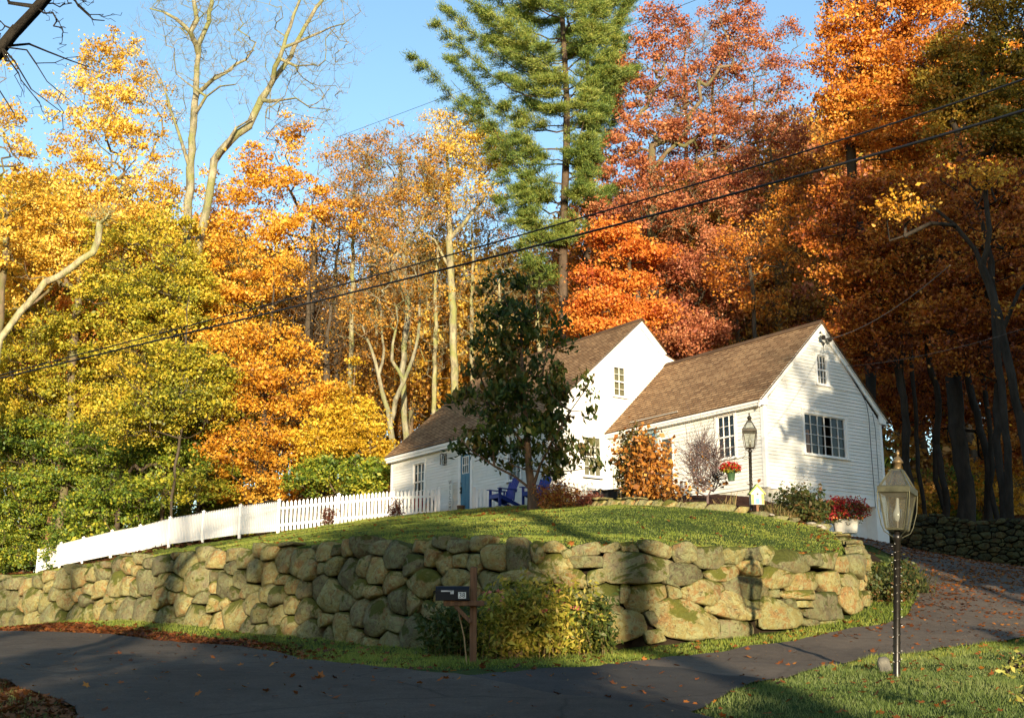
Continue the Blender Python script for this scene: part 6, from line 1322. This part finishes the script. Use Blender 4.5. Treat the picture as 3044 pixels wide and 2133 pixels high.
def bush(name, base, r0, n, R, Hh, leafk, label, cat='shrub', per=3, lsize=.06, nleaf=3, sig=.03, stemmat=None, ry=None, mid=.15, stem=.005, spread=.25, hang=0, aspect=.45, flowers=None, group=None, parts=('stems', 'leaves'), droop=.2):
    r = np.random.default_rng(r0); root = empty(name, base, 0, label, cat, group)
    P, par, Rr, C = stems_leaves(r, n, R, Hh, lsize, per, ry=ry, stem=stem, spread=spread, mid=mid, droop=droop)
    link(parts[0], wood_mesh(parts[0], P, par, Rr, flare=1, thick=.02), stemmat or BARKM, root)
    if nleaf and len(C): link(parts[1], leaf_mesh(parts[1], r, C, nleaf, sig, lsize, .8, aspect, hang, .3), leafk if not isinstance(leafk, str) else LMAT(leafk), root)
    if flowers:
        nf, size, mat = flowers; tips = P[4::5]; sel = r.choice(len(tips), min(nf, len(tips)), replace=False)
        link('flowers', leaf_mesh('flowers', r, tips[sel], 9, size * .35, size, .6, .8), mat, root)
    return root
PINKF = leafmat('flower_pink', [(.55, .12, .14), (.70, .25, .16), (.65, .10, .20)], .3); REDF = leafmat('flower_red', [(.22, .006, .008), (.42, .010, .012), (.55, .02, .016)], .2)
MUMF = leafmat('flower_mum', [(.20, .008, .02), (.38, .012, .03), (.50, .04, .03), (.62, .35, .05)], .25)
PERN = leafmat('perennial_leaf', [(.07, .11, .015), (.22, .24, .025), (.44, .38, .045), (.58, .40, .08)], .35); DRYS = simple('dry_stem', (.20, .13, .06), .9, var=.3)
DARKP = leafmat('dark_perennial', [(.03, .06, .012), (.06, .09, .015), (.12, .12, .02)], .3)
for i, (u, v, n, R, H_, mat, fl, lab) in enumerate([(508, 649, 60, .42, 1.0, PERN, (6, .07, PINKF), 'yellowing tall perennials just right of the mailbox post'), (536, 649, 50, .44, 1.12, PERN, (8, .07, PINKF), 'tallest yellow-green perennials with pink blooms in the roadside clump'), (565, 649, 46, .42, .98, PERN, (8, .07, PINKF), 'fresh green flowering stems on the right of the roadside clump'), (592, 648, 34, .36, .85, DARKP, (3, .05, PINKF), 'darker low flowering stems at the clump\'s right end'), (455, 652, 40, .40, .85, DARKP, (2, .05, REDF), 'dark shaded perennials left of the mailbox post')]):
    c = at(u, v, 18.5 if u > 480 else 18.9); c[2] = hz(c[0], c[1]); bush('perennial', c, 600 + i, n, R, H_, mat, lab, 'perennial', per=6, lsize=.10, nleaf=3, sig=.07, stemmat=DRYS, mid=.2, stem=.005, flowers=fl, aspect=.38, group='perennials along the foot of the stone wall', spread=.20)
# hydrangea with trellis, twig bush etc. (surveyed in the bed)
def bedpt(u, y, dz=0): p = planpt(u, 505, y); return (p[0], p[1], hz(p[0], p[1]) + dz)
HYD = leafmat('hydrangea_leaf', [(.12, .05, .014), (.36, .13, .02), (.56, .24, .04), (.62, .34, .07)], .3); HYG = leafmat('hydrangea_green', [(.045, .06, .012), (.10, .09, .016), (.22, .07, .018)], .25)
bush('hydrangea', bedpt(650, 34.2), 620, 36, .58, 1.95, HYD, 'orange-brown hydrangea covering the wing\'s entry door', per=7, lsize=.125, nleaf=2, sig=.10, mid=.05, stem=.008, spread=.20, aspect=.75)
bush('climbing_shrub', bedpt(638, 34.9), 621, 60, .48, 2.15, HYG, 'dark green and maroon leafy shrub behind the orange hydrangea', per=8, lsize=.10, nleaf=3, sig=.07, mid=.15, stem=.006, spread=.10, aspect=.7)
bush('low_shrub', bedpt(676, 33.4), 622, 12, .35, .9, HYD, 'sparse orange-leaved branch spreading right of the hydrangea', per=2, lsize=.13, nleaf=2, sig=.08, mid=.3, stem=.006, spread=.9, aspect=.75)
r_ = np.random.default_rng(9)
tree('twig_bush', 623, bedpt(707, 33.2, -.05), 1.6, .5, .3, 'bronze', 230, 3, .05, .06, simple('grey_twig', (.13, .09, .085), .9), .02, label='grey leafless twiggy bush between hydrangea and hanging basket', cat='shrub', blobs=[(bedpt(707, 33.2)[0], bedpt(707, 33.2)[1], bedpt(707, 33.2)[2] + 1.0, .52, .45, .62)], paths=[([bedpt(707, 33.2, -.1), bedpt(707, 33.2, .25)], (.035, .03))], tw=200)
REDL = leafmat('barberry', [(.10, .015, .012), (.24, .05, .02), (.42, .20, .04), (.30, .22, .04)], .3); BRN = leafmat('dark_barberry', [(.05, .014, .012), (.12, .03, .02), (.16, .05, .02)], .2)
bush('barberry', bedpt(562, 35.0), 630, 70, .62, .75, REDL, 'low red and yellow shrub right of the young tree', per=5, lsize=.07, nleaf=3, sig=.06, ry=.4, spread=.35)
bush('barberry', bedpt(590, 34.6), 631, 36, .34, .35, BRN, 'low dark maroon shrub against the galvanized tub', per=5, lsize=.06, nleaf=3, sig=.05, spread=.4)
for u, v, d, lab, h_ in ((327, 524.5, 40.5, 'small dark red shrub in front of the fence\'s left part', .78), (396, 517, 41.5, 'small dark shrub in front of the fence near the gate', .62)):
    c = at(u, v, d); bush('small_shrub', (c[0], c[1], hz(c[0], c[1])), int(u), 22, .22, h_, BRN, lab, per=4, lsize=.07, nleaf=2, sig=.05, spread=.25)
GRN = leafmat('peony_green', [(.02, .04, .01), (.045, .07, .014), (.09, .10, .02), (.16, .07, .02)], .25)
bush('corner_shrub', bedpt(801, 32.4), 640, 60, .55, 1.0, GRN, 'dark green shrub at the wing corner beside the garage wall', per=6, lsize=.10, nleaf=3, sig=.07, spread=.3, aspect=.5)
bush('wispy_shrub', bedpt(783, 33.4), 641, 16, .5, 1.25, GRN, 'thin wispy shrub rising behind the birdhouse', per=3, lsize=.05, nleaf=1, sig=.04, spread=.25)
STRAW = leafmat('daylily_straw', [(.22, .16, .06), (.38, .28, .12), (.16, .17, .05)], .3)
def strap_plant(base, seed, n, L, label, mat=STRAW, name='daylily', w=.014):
    r = np.random.default_rng(seed); V = []; F = []
    for i in range(n):
        a = r.uniform(0, 6.28); le = L * r.uniform(.6, 1.2); out_ = r.uniform(.3, .9); bx, by = r.normal(0, .12, 2); side = np.array([-math.sin(a), math.cos(a), 0]) * w; k0 = len(V); m = 5
        for j in range(m + 1):
            t = j / m; d = le * out_ * t; z = le * (1.1 * t - .75 * t * t * (out_ + .4)); c = np.array([bx + d * math.cos(a), by + d * math.sin(a), z]); ww = (1 - t * .9); V += [c - side * ww, c + side * ww]
        for j in range(m): F.append((k0 + 2 * j, k0 + 2 * j + 1, k0 + 2 * j + 3, k0 + 2 * j + 2))
    F = np.array(F); o = link(name, npmesh(name, np.array(V), F, {'clump': ('FACE', r.random(len(F))), 'leaf': ('FACE', np.repeat(r.random(n), 5))}), mat); o.location = base; return tag(o, label, 'plant', 'daylily clumps in the bed')
strap_plant(bedpt(770, 32.2), 1, 90, .75, 'straw-coloured daylily clump right of the birdhouse'); strap_plant(bedpt(786, 31.9), 2, 70, .65, 'pale daylily clump beside the dark corner shrub'); strap_plant(bedpt(727, 32.8), 3, 24, .7, 'sparse tall daylily blades under the hanging basket')
strap_plant(tuple(at(917, 600, 25.5)[:2]) + (hz(*at(917, 600, 25.5)[:2]),), 4, 260, .95, 'dark arching ornamental grass by the driveway beyond the wall\'s end', leafmat('sedge', [(.02, .035, .012), (.05, .07, .02), (.10, .11, .04)], .3), 'ornamental_grass', .008)
strap_plant(tuple(at(893, 585, 26.5)[:2]) + (hz(*at(893, 585, 26.5)[:2]),), 5, 200, .8, 'smaller dark grass tuft against the mossy bank', leafmat('sedge2', [(.02, .03, .01), (.05, .06, .02)], .3), 'ornamental_grass', .008)
# hanging basket
b0 = at(731, 471, 32.0); hb = empty('hanging_basket', b0, 0, 'green hanging pot of red mums beside the black lamp post', 'flower basket')
POTG = simple('green_pot', (.05, .10, .045), .45, var=.1)
mb = MB(); mb.lathe([(.085, -.24), (.115, 0), (.125, .0), (.125, .02), (.10, .02)], n=18); mb.build('pot', POTG, hb)
mb = MB()
for a in (0, 2.1, 4.2): mb.tube([(.11 * math.cos(a), .11 * math.sin(a), .02), (0, 0, .46)], .003, 4)
mb.build('hanger', DBR, hb)
r = np.random.default_rng(4); C = blob_points(r, [(0, 0, .07, .25, .25, .15)], 260, .8); C = C[C[:, 2] > -.05]; link('foliage', leaf_mesh('foliage', r, C * .92, 3, .02, .05), LMAT('green'), hb)
Ct = C[(C[:, 2] > .03)]; link('blooms', leaf_mesh('blooms', r, Ct * 1.04, 7, .018, .035, 1, .9), REDF, hb)
# tub of mums by the garage
t0 = at(846, 530, 33.6); tb = empty('flower_tub', t0, 0, 'white enamel tub of crimson and yellow mums beside the garage', 'flower tub')
mb = MB(); mb.lathe([(.30, -.08), (.35, .26), (.37, .27), (.37, .29), (.33, .29), (.32, .22)], n=26, sy=.72); mb.build('tub', simple('enamel_white', (.62, .61, .55), .35, var=.08), tb); mb = MB(); mb.tube([(.05 * math.cos(a), -.268, .18 + .05 * math.sin(a)) for a in np.linspace(math.pi, 2 * math.pi, 7)], .008, 5); mb.build('handle', DBR, tb)
C = blob_points(r, [(.05, 0, .50, .52, .42, .36), (-.28, -.05, .46, .40, .36, .36)], 1000, .8); C = C[C[:, 2] > .22]; link('foliage', leaf_mesh('foliage', r, C * .93, 3, .03, .06), GRN, tb)
link('blooms', leaf_mesh('blooms', r, C[C[:, 2] > .3] * 1.03, 5, .022, .045, 1, .9), MUMF, tb)
# galvanized tub on its side, black crate, path lights, shepherd hook
g0 = at(584, 505.5, 35.4); gt = empty('galvanized_tub', g0, -.25, 'galvanized wash tub tipped beside the front flower bed', 'tub')
mb = MB(); mb.lathe([(.20, 0), (.30, .30), (.325, .30), (.325, .325), (.28, .325), (.18, .03)], n=24, sy=.8); o_ = mb.build('tub_body', simple('galvanized', (.40, .41, .36), .5, .35, var=.15), gt); o_.rotation_euler = (.5, .28, 0)
c0 = at(609, 499.8, 36.6); cr = empty('planter_box', c0, -.6, 'low black planter box at the foot of the wing\'s inner corner', 'planter box')
mb = MB(); mb.bb(-.42, .42, -.24, -.21, 0, .26); mb.bb(-.42, .42, .21, .24, 0, .26); mb.bb(-.42, -.39, -.21, .21, 0, .26); mb.bb(.39, .42, -.21, .21, 0, .26); mb.bb(-.46, .46, -.28, -.20, .26, .29); mb.bb(-.46, .46, .20, .28, .26, .29); mb.bb(-.46, -.38, -.2, .2, .26, .29); mb.bb(.38, .46, -.2, .2, .26, .29); mb.build('box', BLACKM, cr); mb = MB(); mb.bb(-.38, .38, -.2, .2, .0, .18); mb.build('soil', DIRT, cr)
for u, v, d, lab in ((600.5, 498.5, 35.2, 'small black path light beside the black planter box'), (621, 502, 34.0, 'short path light in front of the hydrangea\'s left side'), (690, 503.5, 33.0, 'small path light left of the twiggy bush')):
    b = at(u, v, d); b[2] = hz(b[0], b[1]); pth = empty('path_light', b, 0, lab, 'path light', 'path lights in the bed'); mb = MB(); mb.tube([(0, 0, -.1), (0, 0, .30)], .010, 6); mb.build('stake', DBR, pth); mb = MB(); mb.lathe([(.035, .30), (.04, .38)], n=10); mb.build('lens', lgl, pth); mb = MB(); mb.lathe([(.085, .38), (.06, .41), (.0, .44)], n=12); mb.build('cap', DBR, pth)
b = at(614, 499, 36.9); mb = MB(); mb.tube([(0, 0, -.1), (0, 0, .85), (.02, 0, .95), (.06, 0, .97), (.09, 0, .90)], .008, 5); o_ = mb.build('garden_hook', BLACKM); o_.location = b; tag(o_, 'thin dark garden hook against the sunlit inner wall corner', 'garden hook')
# birdhouse decoration
b = at(757, 503, 31.6); b[2] = hz(b[0], b[1]) - .02; bh = empty('birdhouse', b, .1, 'little painted birdhouse in green and yellow beside the lamp post base', 'birdhouse')
BY_ = simple('yellow_paint', (.50, .38, .10), .6); BG_ = simple('lime_paint', (.26, .36, .08), .6); BW_ = simple('cream_paint', (.62, .60, .48), .6); BB_ = simple('sky_paint', (.12, .30, .40), .6)
z_ = .28; mb = MB(); mb.bb(-.03, .03, -.03, .03, -.1, z_); mb.build('stand', CEDAR, bh); mb = MB(); mb.prism([(-.17, z_), (.17, z_), (.17, z_ + .28), (0, z_ + .46), (-.17, z_ + .28)], 1, -.08, .10); mb.build('body', BW_, bh)
mb = MB(); mb.hexa([(-.20, -.11, z_ + .25), (0, -.11, z_ + .47), (0, .12, z_ + .47), (-.20, .12, z_ + .25), (-.22, -.11, z_ + .28), (0, -.11, z_ + .53), (0, .12, z_ + .53), (-.22, .12, z_ + .28)]); mb.build('roof_green', BG_, bh)
mb = MB(); mb.hexa([(0.001, -.11, z_ + .47), (.20, -.11, z_ + .25), (.20, .12, z_ + .25), (0.001, .12, z_ + .47), (0.001, -.11, z_ + .53), (.22, -.11, z_ + .28), (.22, .12, z_ + .28), (0.001, .12, z_ + .53)]); mb.build('roof_yellow', BY_, bh)
mb = MB(); mb.bb(-.165, -.10, -.094, -.081, z_ + .01, z_ + .14); mb.bb(.10, .165, -.094, -.081, z_ + .14, z_ + .27); mb.build('green_panels', BG_, bh); mb = MB(); mb.bb(-.165, -.10, -.094, -.081, z_ + .15, z_ + .26); mb.bb(.10, .165, -.094, -.081, z_ + .01, z_ + .13); mb.build('yellow_panels', BY_, bh)
mb = MB(); mb.bb(-.05, .05, -.096, -.082, z_ + .02, z_ + .15); mb.build('door_panel', BB_, bh); mb = MB(); mb.tube([(0, -.082, z_ + .27), (0, -.094, z_ + .27)], .03, 12); mb.build('entry_hole', BLACKM, bh)
# entry: welcome board, ground lantern, red mums in pot
def HW(x, y, z=0): c, s_ = math.cos(HYAW), math.sin(HYAW); return (HC[0] + x * c - y * s_, HC[1] + x * s_ + y * c, HC[2] + z)
wb_ = empty('welcome_sign', HW(-12.66, MT - .20, 0.02), HYAW, 'narrow white board with WELCOME lettered downward left of the blue door', 'sign'); mb = MB(); mb.bb(-.12, .12, -.012, .012, -.1, 1.42); bd = mb.build('board', simple('sign_white', (.66, .66, .60), .7, var=.06), wb_)
for i, ch_ in enumerate('WELCOME'): text_obj('letter', ch_, .21, BLACKM, bd, (0, -.0145, 1.30 - i * .185), (math.pi / 2, 0, 0))
for cc in bd.children: pass
b = HW(-12.98, MT - .9, 0); gl_ = empty('ground_lantern', (b[0], b[1], hz(b[0], b[1])), HYAW, 'grey metal candle lantern standing between red mums and the welcome board', 'lantern')
GM = simple('lantern_grey', (.18, .20, .21), .5, .4); mb = MB(); mb.lathe([(.20, 0), (.20, .03)], n=4, smooth=False, rot=math.pi / 4); mb.lathe([(.22, .50), (.22, .53), (.06, .72), (.05, .78), (.02, .80), (.02, .86), (.0, .88)], n=4, smooth=False, rot=math.pi / 4)
for sx, sy in ((1, 1), (1, -1), (-1, 1), (-1, -1)): mb.bb(sx * .13 - .012, sx * .13 + .012, sy * .13 - .012, sy * .13 + .012, .03, .50)
mb.build('frame', GM, gl_); mb = MB(); mb.lathe([(.045, .03), (.045, .22)], n=12); mb.build('candle', simple('wax', (.6, .56, .45), .6), gl_); mb = MB(); mb.lathe([(.17, .03), (.17, .5)], n=4, smooth=False, rot=math.pi / 4); mb.build('glass', lgl, gl_)
b = HW(-13.4, MT - 1.0, 0); fp = empty('potted_mums', (b[0], b[1], hz(b[0], b[1])), 0, 'pot of deep red mums at the fence\'s gate end', 'potted plant'); mb = MB(); mb.lathe([(.14, 0), (.20, .28), (.21, .30), (.17, .30)], n=16); mb.build('pot', simple('grey_pot', (.20, .19, .17), .7), fp)
C = blob_points(r, [(0, 0, .48, .32, .32, .26)], 300, .8); link('blooms', leaf_mesh('blooms', r, C, 5, .03, .05, 1, .9), REDF, fp)
b = HW(-11.55, MT - .45, 0); mb = MB(); mb.lathe([(.12, 0), (.15, .28), (.16, .30), (.13, .30)], n=12); o_ = mb.build('door_crock', simple('brown_crock', (.10, .06, .035), .5)); o_.location = (b[0], b[1], hz(b[0], b[1])); tag(o_, 'small brown crock at the right foot of the blue door', 'crock')

# ================================================================== adirondack chairs
CBL = simple('cobalt_paint', (.004, .028, .25), .5, var=.15, scale=8)
def adirondack(base, rz, label):
    root = empty('adirondack_chair', base, rz, label, 'chair', 'cobalt blue garden chairs')   # sits facing -x
    zs = .36
    for sy in (-1, 1):
        mb = MB(); mb.bar((-.36, sy * .27, 0), (-.36, sy * .27, .56), .03, .10, (1, 0, 0)); mb.build('leg', CBL, root)
        mb = MB(); mb.bar((-.38, sy * .24, .36), (.50, sy * .24, .04), .03, .12); mb.build('leg', CBL, root)
        mb = MB(); mb.bar((-.44, sy * .31, .575), (.28, sy * .31, .575), .13, .025); mb.bar((.22, sy * .29, .56), (.18, sy * .29, .22), .03, .07, (0, 1, 0)); mb.bar((-.34, sy * .30, .56), (-.34, sy * .30, .44), .05, .06, (0, 1, 0)); mb.build('armrest', CBL, root)
    mb = MB()
    for i in range(6): t = i / 5; mb.bar((-.38 + .5 * t, -.25, .385 - .18 * t), (-.38 + .5 * t, .25, .385 - .18 * t), .085, .02, (.35, 0, 1))
    mb.bar((-.40, -.26, .33), (-.40, .26, .33), .025, .12, (0, 0, 1)); mb.build('seat', CBL, root)
    mb = MB()
    for i in range(5):
        y = (i - 2) * .108; tp = 1.02 - .055 * (i - 2) ** 2 * .75; k = (tp - .16)
        a = Vector((.12, y * .85, .16)); b = Vector((.12 + k * .42, y * 1.06, tp)); mb.bar(a, b, .020, .092, (0, 1, 0)); mb.tube([b - Vector((.011, 0, 0)), b + Vector((.011, 0, .004))], .046, 10, True, False)
    mb.bar((.30, -.30, .54), (.30, .30, .54), .03, .07, (0, 0, 1)); mb.bar((.41, -.22, .84), (.41, .22, .84), .02, .05, (0, 0, 1)); mb.build('backrest', CBL, root)
    return root
for (u, v, d, rz, lab) in ((504, 510, 40.2, .62, 'cobalt blue garden chair left of the young tree\'s trunk'), (537, 509.5, 39.8, .75, 'cobalt blue garden chair half hidden behind the young tree\'s trunk')):
    b = at(u, v, d); z = hz(b[0], b[1]); adirondack((b[0], b[1], max(z, b[2] - .08)), rz, lab)
# ================================================================== young yard tree
yb = at(533, 512.5, 35.8); yb[2] = hz(yb[0], yb[1]) - .05; Y_ = 35.8
tree('young_cherry', 700, tuple(yb), 7, 2, 1, 'sapling', 340, 24, .22, .15, barkmat('young_bark', (.06, .04, .03), (.16, .11, .07), None, 6), .105, label='young dark-leaved tree with drooping leaves standing on the lawn before the house', flat=.8, hang=1.0, upn=.2, aspect=.50,
     paths=[([yb, at(532, 490, Y_), at(529, 470, Y_), at(526, 430, Y_), at(523, 390, Y_), at(521, 350, Y_), at(519, 310, Y_)], (.13, .025)), ([at(530, 480, Y_), at(540, 465, Y_ - .2), at(552, 440, Y_ - .3), at(570, 410, Y_ - .4), at(588, 385, Y_ - .5)], (.05, .015)), ([at(530, 486, Y_), at(515, 475, Y_ - .3), at(495, 465, Y_ - .5), at(472, 450, Y_ - .6)], (.04, .012)), ([at(531, 478, Y_), at(550, 472, Y_), at(575, 470, Y_ + .2), at(598, 466, Y_ + .3)], (.025, .01)), ([at(527, 450, Y_), at(508, 425, Y_ + .3), at(490, 400, Y_ + .4), at(478, 370, Y_ + .5)], (.04, .012))],
     blobs=PB([(520, 300, Y_, 30, 20), (500, 325, Y_, 30, 22), (535, 330, Y_, 30, 22), (515, 365, Y_, 46, 24), (495, 390, Y_, 34, 20), (550, 385, Y_, 26, 20), (520, 405, Y_, 50, 24), (575, 400, Y_, 16, 22), (590, 385, Y_, 9, 12), (480, 440, Y_, 24, 12), (510, 440, Y_, 40, 22), (550, 435, Y_, 34, 22), (495, 462, Y_, 22, 10), (540, 465, Y_, 26, 10), (575, 455, Y_, 22, 10), (590, 468, Y_, 14, 5), (462, 395, Y_, 8, 8), (470, 345, Y_, 10, 12), (560, 345, Y_, 14, 14), (490, 290, Y_, 12, 14), (548, 295, Y_, 14, 16), (515, 282, Y_, 16, 12)]))
# foreground yellow-leaved twig at the lower right
fb = (4.4, 10.1, hz(4.4, 10.1) - .02)
yl = leafmat('privet_leaf', [(.22, .26, .04), (.42, .42, .08), (.55, .48, .12)], .4)
tree('privet_shrub', 710, (4.75, 10.2, hz(4.75, 10.2)), 1.2, .4, .2, yl, 34, 6, .055, .045, BARKD, .012, label='yellow-green leafy twigs poking in at the right edge near the grass', cat='shrub', blobs=PB([(1026, 662, 10.2, 20, 12, .1), (1035, 690, 10.2, 14, 10, .1), (1022, 702, 10.2, 6, 5, .1)]), aspect=.5, paths=[([(4.75, 10.2, hz(4.75, 10.2) - .05), at(1050, 700, 10.2), at(1045, 670, 10.2)], (.014, .008))])
# ================================================================== wires
WIRE = simple('black_cable', (.010, .010, .011), .5)
def wire(pts, r, label, sag=.0):
    mb = MB(); P = [np.array(p) for p in pts]; a, b = P[0], P[-1]; L = []
    for i in range(25):
        t = i / 24; q = a + (b - a) * t; q[2] -= sag * 4 * t * (1 - t); L.append(q)
    mb.tube(L, r, 6); o = mb.build('overhead_cable', WIRE); return tag(o, label, 'cable', 'overhead cables')
def wire_fit(pu, r, label):
    mb = MB(); pts = [at(*q) for q in pu]; U = np.array(pts); t = np.linspace(0, 1, len(U)); tt = np.linspace(0, 1, 30); Q = np.stack([np.polyval(np.polyfit(t, U[:, k], 2), tt) for k in range(3)], 1)
    mb.tube(Q, r, 6); o = mb.build('overhead_cable', WIRE); return tag(o, label, 'cable', 'overhead cables')
wire_fit([(-60, 389, 31), (340, 289, 24), (700, 177, 18.5), (1090, 58, 14)], .014, 'upper of the two thick black cables crossing the picture')
wire_fit([(-60, 391, 31), (340, 299, 24), (700, 197, 18.5), (1090, 92, 14)], .020, 'lower and thickest black cable crossing the picture')
wire_fit([(340, 136, 30), (440, 98, 27), (600, 38, 24), (720, -10, 22)], .005, 'thin high cable crossing the blue sky left of the pine')
wire([HW(.1, 2.95, 4.9), at(950, 265, 24)], .012, 'service cable running from the wing\'s gable peak up to the right', .25)
wire([HW(.1, 3.8, 4.15), at(1060, 316, 26)], .008, 'lower thin service line leaving the wing\'s gable', .2)
# bush spots on the bank right of the wall
for i, (u, v, d) in enumerate(((882, 565, 24.5), (889, 595, 24.2), (900, 560, 27.5))):
    b = at(u, v, d); b[2] = hz(b[0], b[1]); bush('bank_shrub', b, 720 + i, 26, .45, .5, GRN, ['dark ground-hugging shrub at the wall\'s right corner', 'dark low shrub under the wall corner beside the drive', 'dark shrub on the mossy bank behind the brass lamp'][i], per=5, lsize=.08, nleaf=3, sig=.07, spread=.5, group=None)
# stones on the bed's right slope
for i, (u, v, d, s_) in enumerate(((812, 532, 31.5, .16), (822, 538, 31, .13), (771, 517, 31.6, .12), (845, 546, 30.2, .14), (855, 552, 29.6, .12))):
    b = at(u, v, d); b[2] = hz(b[0], b[1]); rock('edging_rock', (b[0], b[1], b[2] + .03), (s_, s_ * .8, s_ * .6), GRK, ['grey edging rock below the dark corner shrub', 'grey edging rock just left of the mum tub', 'pale flat rock at the base of the black lamp post', 'half-buried rock below the mum tub', 'last rock of the bed at the lawn\'s right end'][i], seed=20 + i)
# ================================================================== unseen trees and a made-up hedge behind the camera, placed to throw shade
def shade_pt(P, dist): return Vector(P) + SUNV * dist
r_ = np.random.default_rng(55)
hp = tree('shade_hedge_conifer', 501, (0, 0, 0), 5.2, 1.5, .2, 'green', 240, 40, .16, .30, BARKD, .08, blobs=[(0, 0, 1.2, 1.4, 1.2, 1.2), (0, 0, 2.6, 1.25, 1.1, 1.2), (0, 0, 3.7, .95, .9, 1.0), (0, 0, 4.6, .5, .5, .7)])  # hedge added out of view, its height shaped to shade the road
first = True
for i, x in enumerate(np.arange(-17, 15, 1.15)):
    o = hp if first else copy_tree(hp); first = False; y = -9 + r_.uniform(-.6, .6)
    top = np.interp(x, [-17, -11, -8, -4, 0, 3, 4.3, 6.3, 7.3, 9, 12, 14], [5.2, 5.4, 5.0, 5.2, 4.9, 4.5, 3.8, 3.6, 2.9, 2.9, 4.6, 5.5]) + r_.uniform(-.35, .3) * (2.2 if x < -1 else 1); zb = hz(x, y) - .1
    s = (top - zb) / 5.25; o.location = (x, y, zb); o.scale = (1, 1, s); o.rotation_euler = (0, 0, r_.uniform(0, 6.28))
    tag(o, 'unseen hedge conifer added behind the viewer to shade the road', 'hedge tree', 'shade hedge added behind the viewer')
def caster(seed, tgt, dist, H_over, rad, cb, kind, label, natt=160, per=26, name='roadside_oak', r0=.25):
    """tree whose crown centre shades tgt from dist metres sunwards"""
    c = shade_pt(tgt, dist); zb = hz(c.x, c.y) - .2; H = c.z - zb + H_over
    return tree(name, seed, (c.x, c.y, zb), H, rad, cb, kind, natt, per, .2, .5, BARKD, r0, label=label, frac=.9, tw=0)
CL = 'bare-limbed oak behind the viewer'
def solid(seed, x, y, top, rad, kind, label, cb=.5, natt=420, per=40, leaf=.34, sig=.6, r0=.3, name='spruce', frac=1.0):
    zb = hz(x, y) - .2; return tree(name, seed, (x, y, zb), top - zb, rad, cb, kind, natt, per, leaf, sig, BARKD, r0, label=label, frac=frac)
# unseen evergreens added right of the viewer to shade the right-hand wood
for i, (x, y, top, rad) in enumerate(((21.6, -2, 31, 4.6), (26.5, -5, 35, 5.4), (32, -2, 36, 5.6), (38, -3, 36, 5.6), (17.2, -8, 13.5, 2.2), (29, 8, 32, 5.4))):
    solid(520 + i, x, y, top, rad, 'pine', natt=800, leaf=.5, label= ['tall', 'taller', 'broad', 'outermost', 'smallest', 'nearest'][i] + ' evergreen of the unseen shade grove added right of the viewer')
for i, (x, y, top, rad) in enumerate(((14.2, 13, 14.5, 2.8), (17.5, 18, 17.5, 3.2), (21.5, 21, 19, 3.6), (18.0, 9, 17, 3.2))):  # unseen conifers added outside the frame to darken the right-hand wood
    solid(560 + i, x, y, top, rad, 'pine', ['first', 'second', 'third', 'fourth'][i] + ' dark spruce added unseen beyond the right edge to darken the wood')
# unseen trees shaped to shade the house middle, young tree and wall stretch
solid(530, 7.6, -24, 21.5, 3.1, 'pine', 'single dense evergreen placed unseen behind the viewer for its shade', cb=15.2, natt=300)
solid(534, 2.2, -15.0, 11.4, 1.6, 'pine', 'narrow evergreen placed unseen for shade left of the nearest one', natt=200, per=30, leaf=.25, sig=.3)
solid(535, 4.4, -29, 13.6, 2.2, 'pine', 'wide evergreen placed unseen farther behind the viewer for its shade', cb=1, natt=300)
solid(531, 3.85, -15.5, 11.4, 1.5, 'pine', 'slim evergreen placed unseen for shade nearest the viewer', natt=220, per=30, leaf=.25, sig=.3)
solid(532, 4.6, -27, 11.0, 1.7, 'pine', 'squat evergreen placed unseen behind the viewer for its shade', cb=1, natt=260, per=34)
solid(533, 1.0, -19, 9.6, 1.2, 'bronze', 'half-bare young tree placed unseen behind the viewer for its shade', cb=3, natt=120, per=16, frac=.6, name='oak', r0=.12)
# bare trunks giving long streaks on wall, fence and gable
for i, (x, y, H, r0) in enumerate(((0.3, -33, 26, .28), (-2.6, -30, 24, .16), (-1.0, -42, 27, .2), (15.0, -12, 19, .13), (17.2, -22, 22, .16), (2.6, -14, 15, .10))):
    zb = hz(x, y) - .2; tree('bare_tree', 540 + i, (x, y, zb), H, 2.6, H * .6, 'bronze', 160, 5, .2, .4, BARKD, r0, label=['thick-trunked', 'thin', 'far', 'slender right-hand', 'farther right-hand', 'small'][i] + ' bare tree across the road behind the viewer', tw=60)
solid(550, 10.8, -4.5, 5.2, 1.6, 'green', 'rounded shrub added unseen right of the viewer for its shade', natt=160, per=30, leaf=.2, sig=.25, name='shade_shrub', cb=.2, r0=.08)  # unseen shrubs added to shade the lower right corner
solid(551, 14.5, -4.0, 6.5, 2.0, 'green', 'larger rounded shrub added unseen right of the viewer for its shade', natt=200, per=30, leaf=.2, sig=.3, name='shade_shrub', cb=.2, r0=.08)

# woodland continuing behind and to both sides of the viewer, open only where the low sun comes in
rk = np.random.default_rng(12); kk = 0
for x in list(np.arange(-75, -24, 5.5)) + list(np.arange(36, 80, 5.5)):
    for y in (-46, -24, -4, 14):
        if x > 0 and y > 6: continue
        if x > -30 and x < 0 and y > 0: continue
        k = int(rk.integers(0, 5)); kind, H, P0 = protos[k]; xx, yy = x + rk.uniform(-2, 2), y + rk.uniform(-5, 5)
        o = copy_tree(P0); o.location = (xx, yy, hz(xx, yy) - .1); s_ = rk.uniform(1.0, 1.35); o.scale = (s_, s_, s_ * 1.15); o.rotation_euler = (0, 0, rk.uniform(0, 6.28)); kk += 1
        tag(o, f"{word[kind]} tree of the woodland behind the viewer, {'left' if x < 0 else 'right'} side, {ordn(kk - 1)} planted", 'tree', 'woodland behind the viewer')
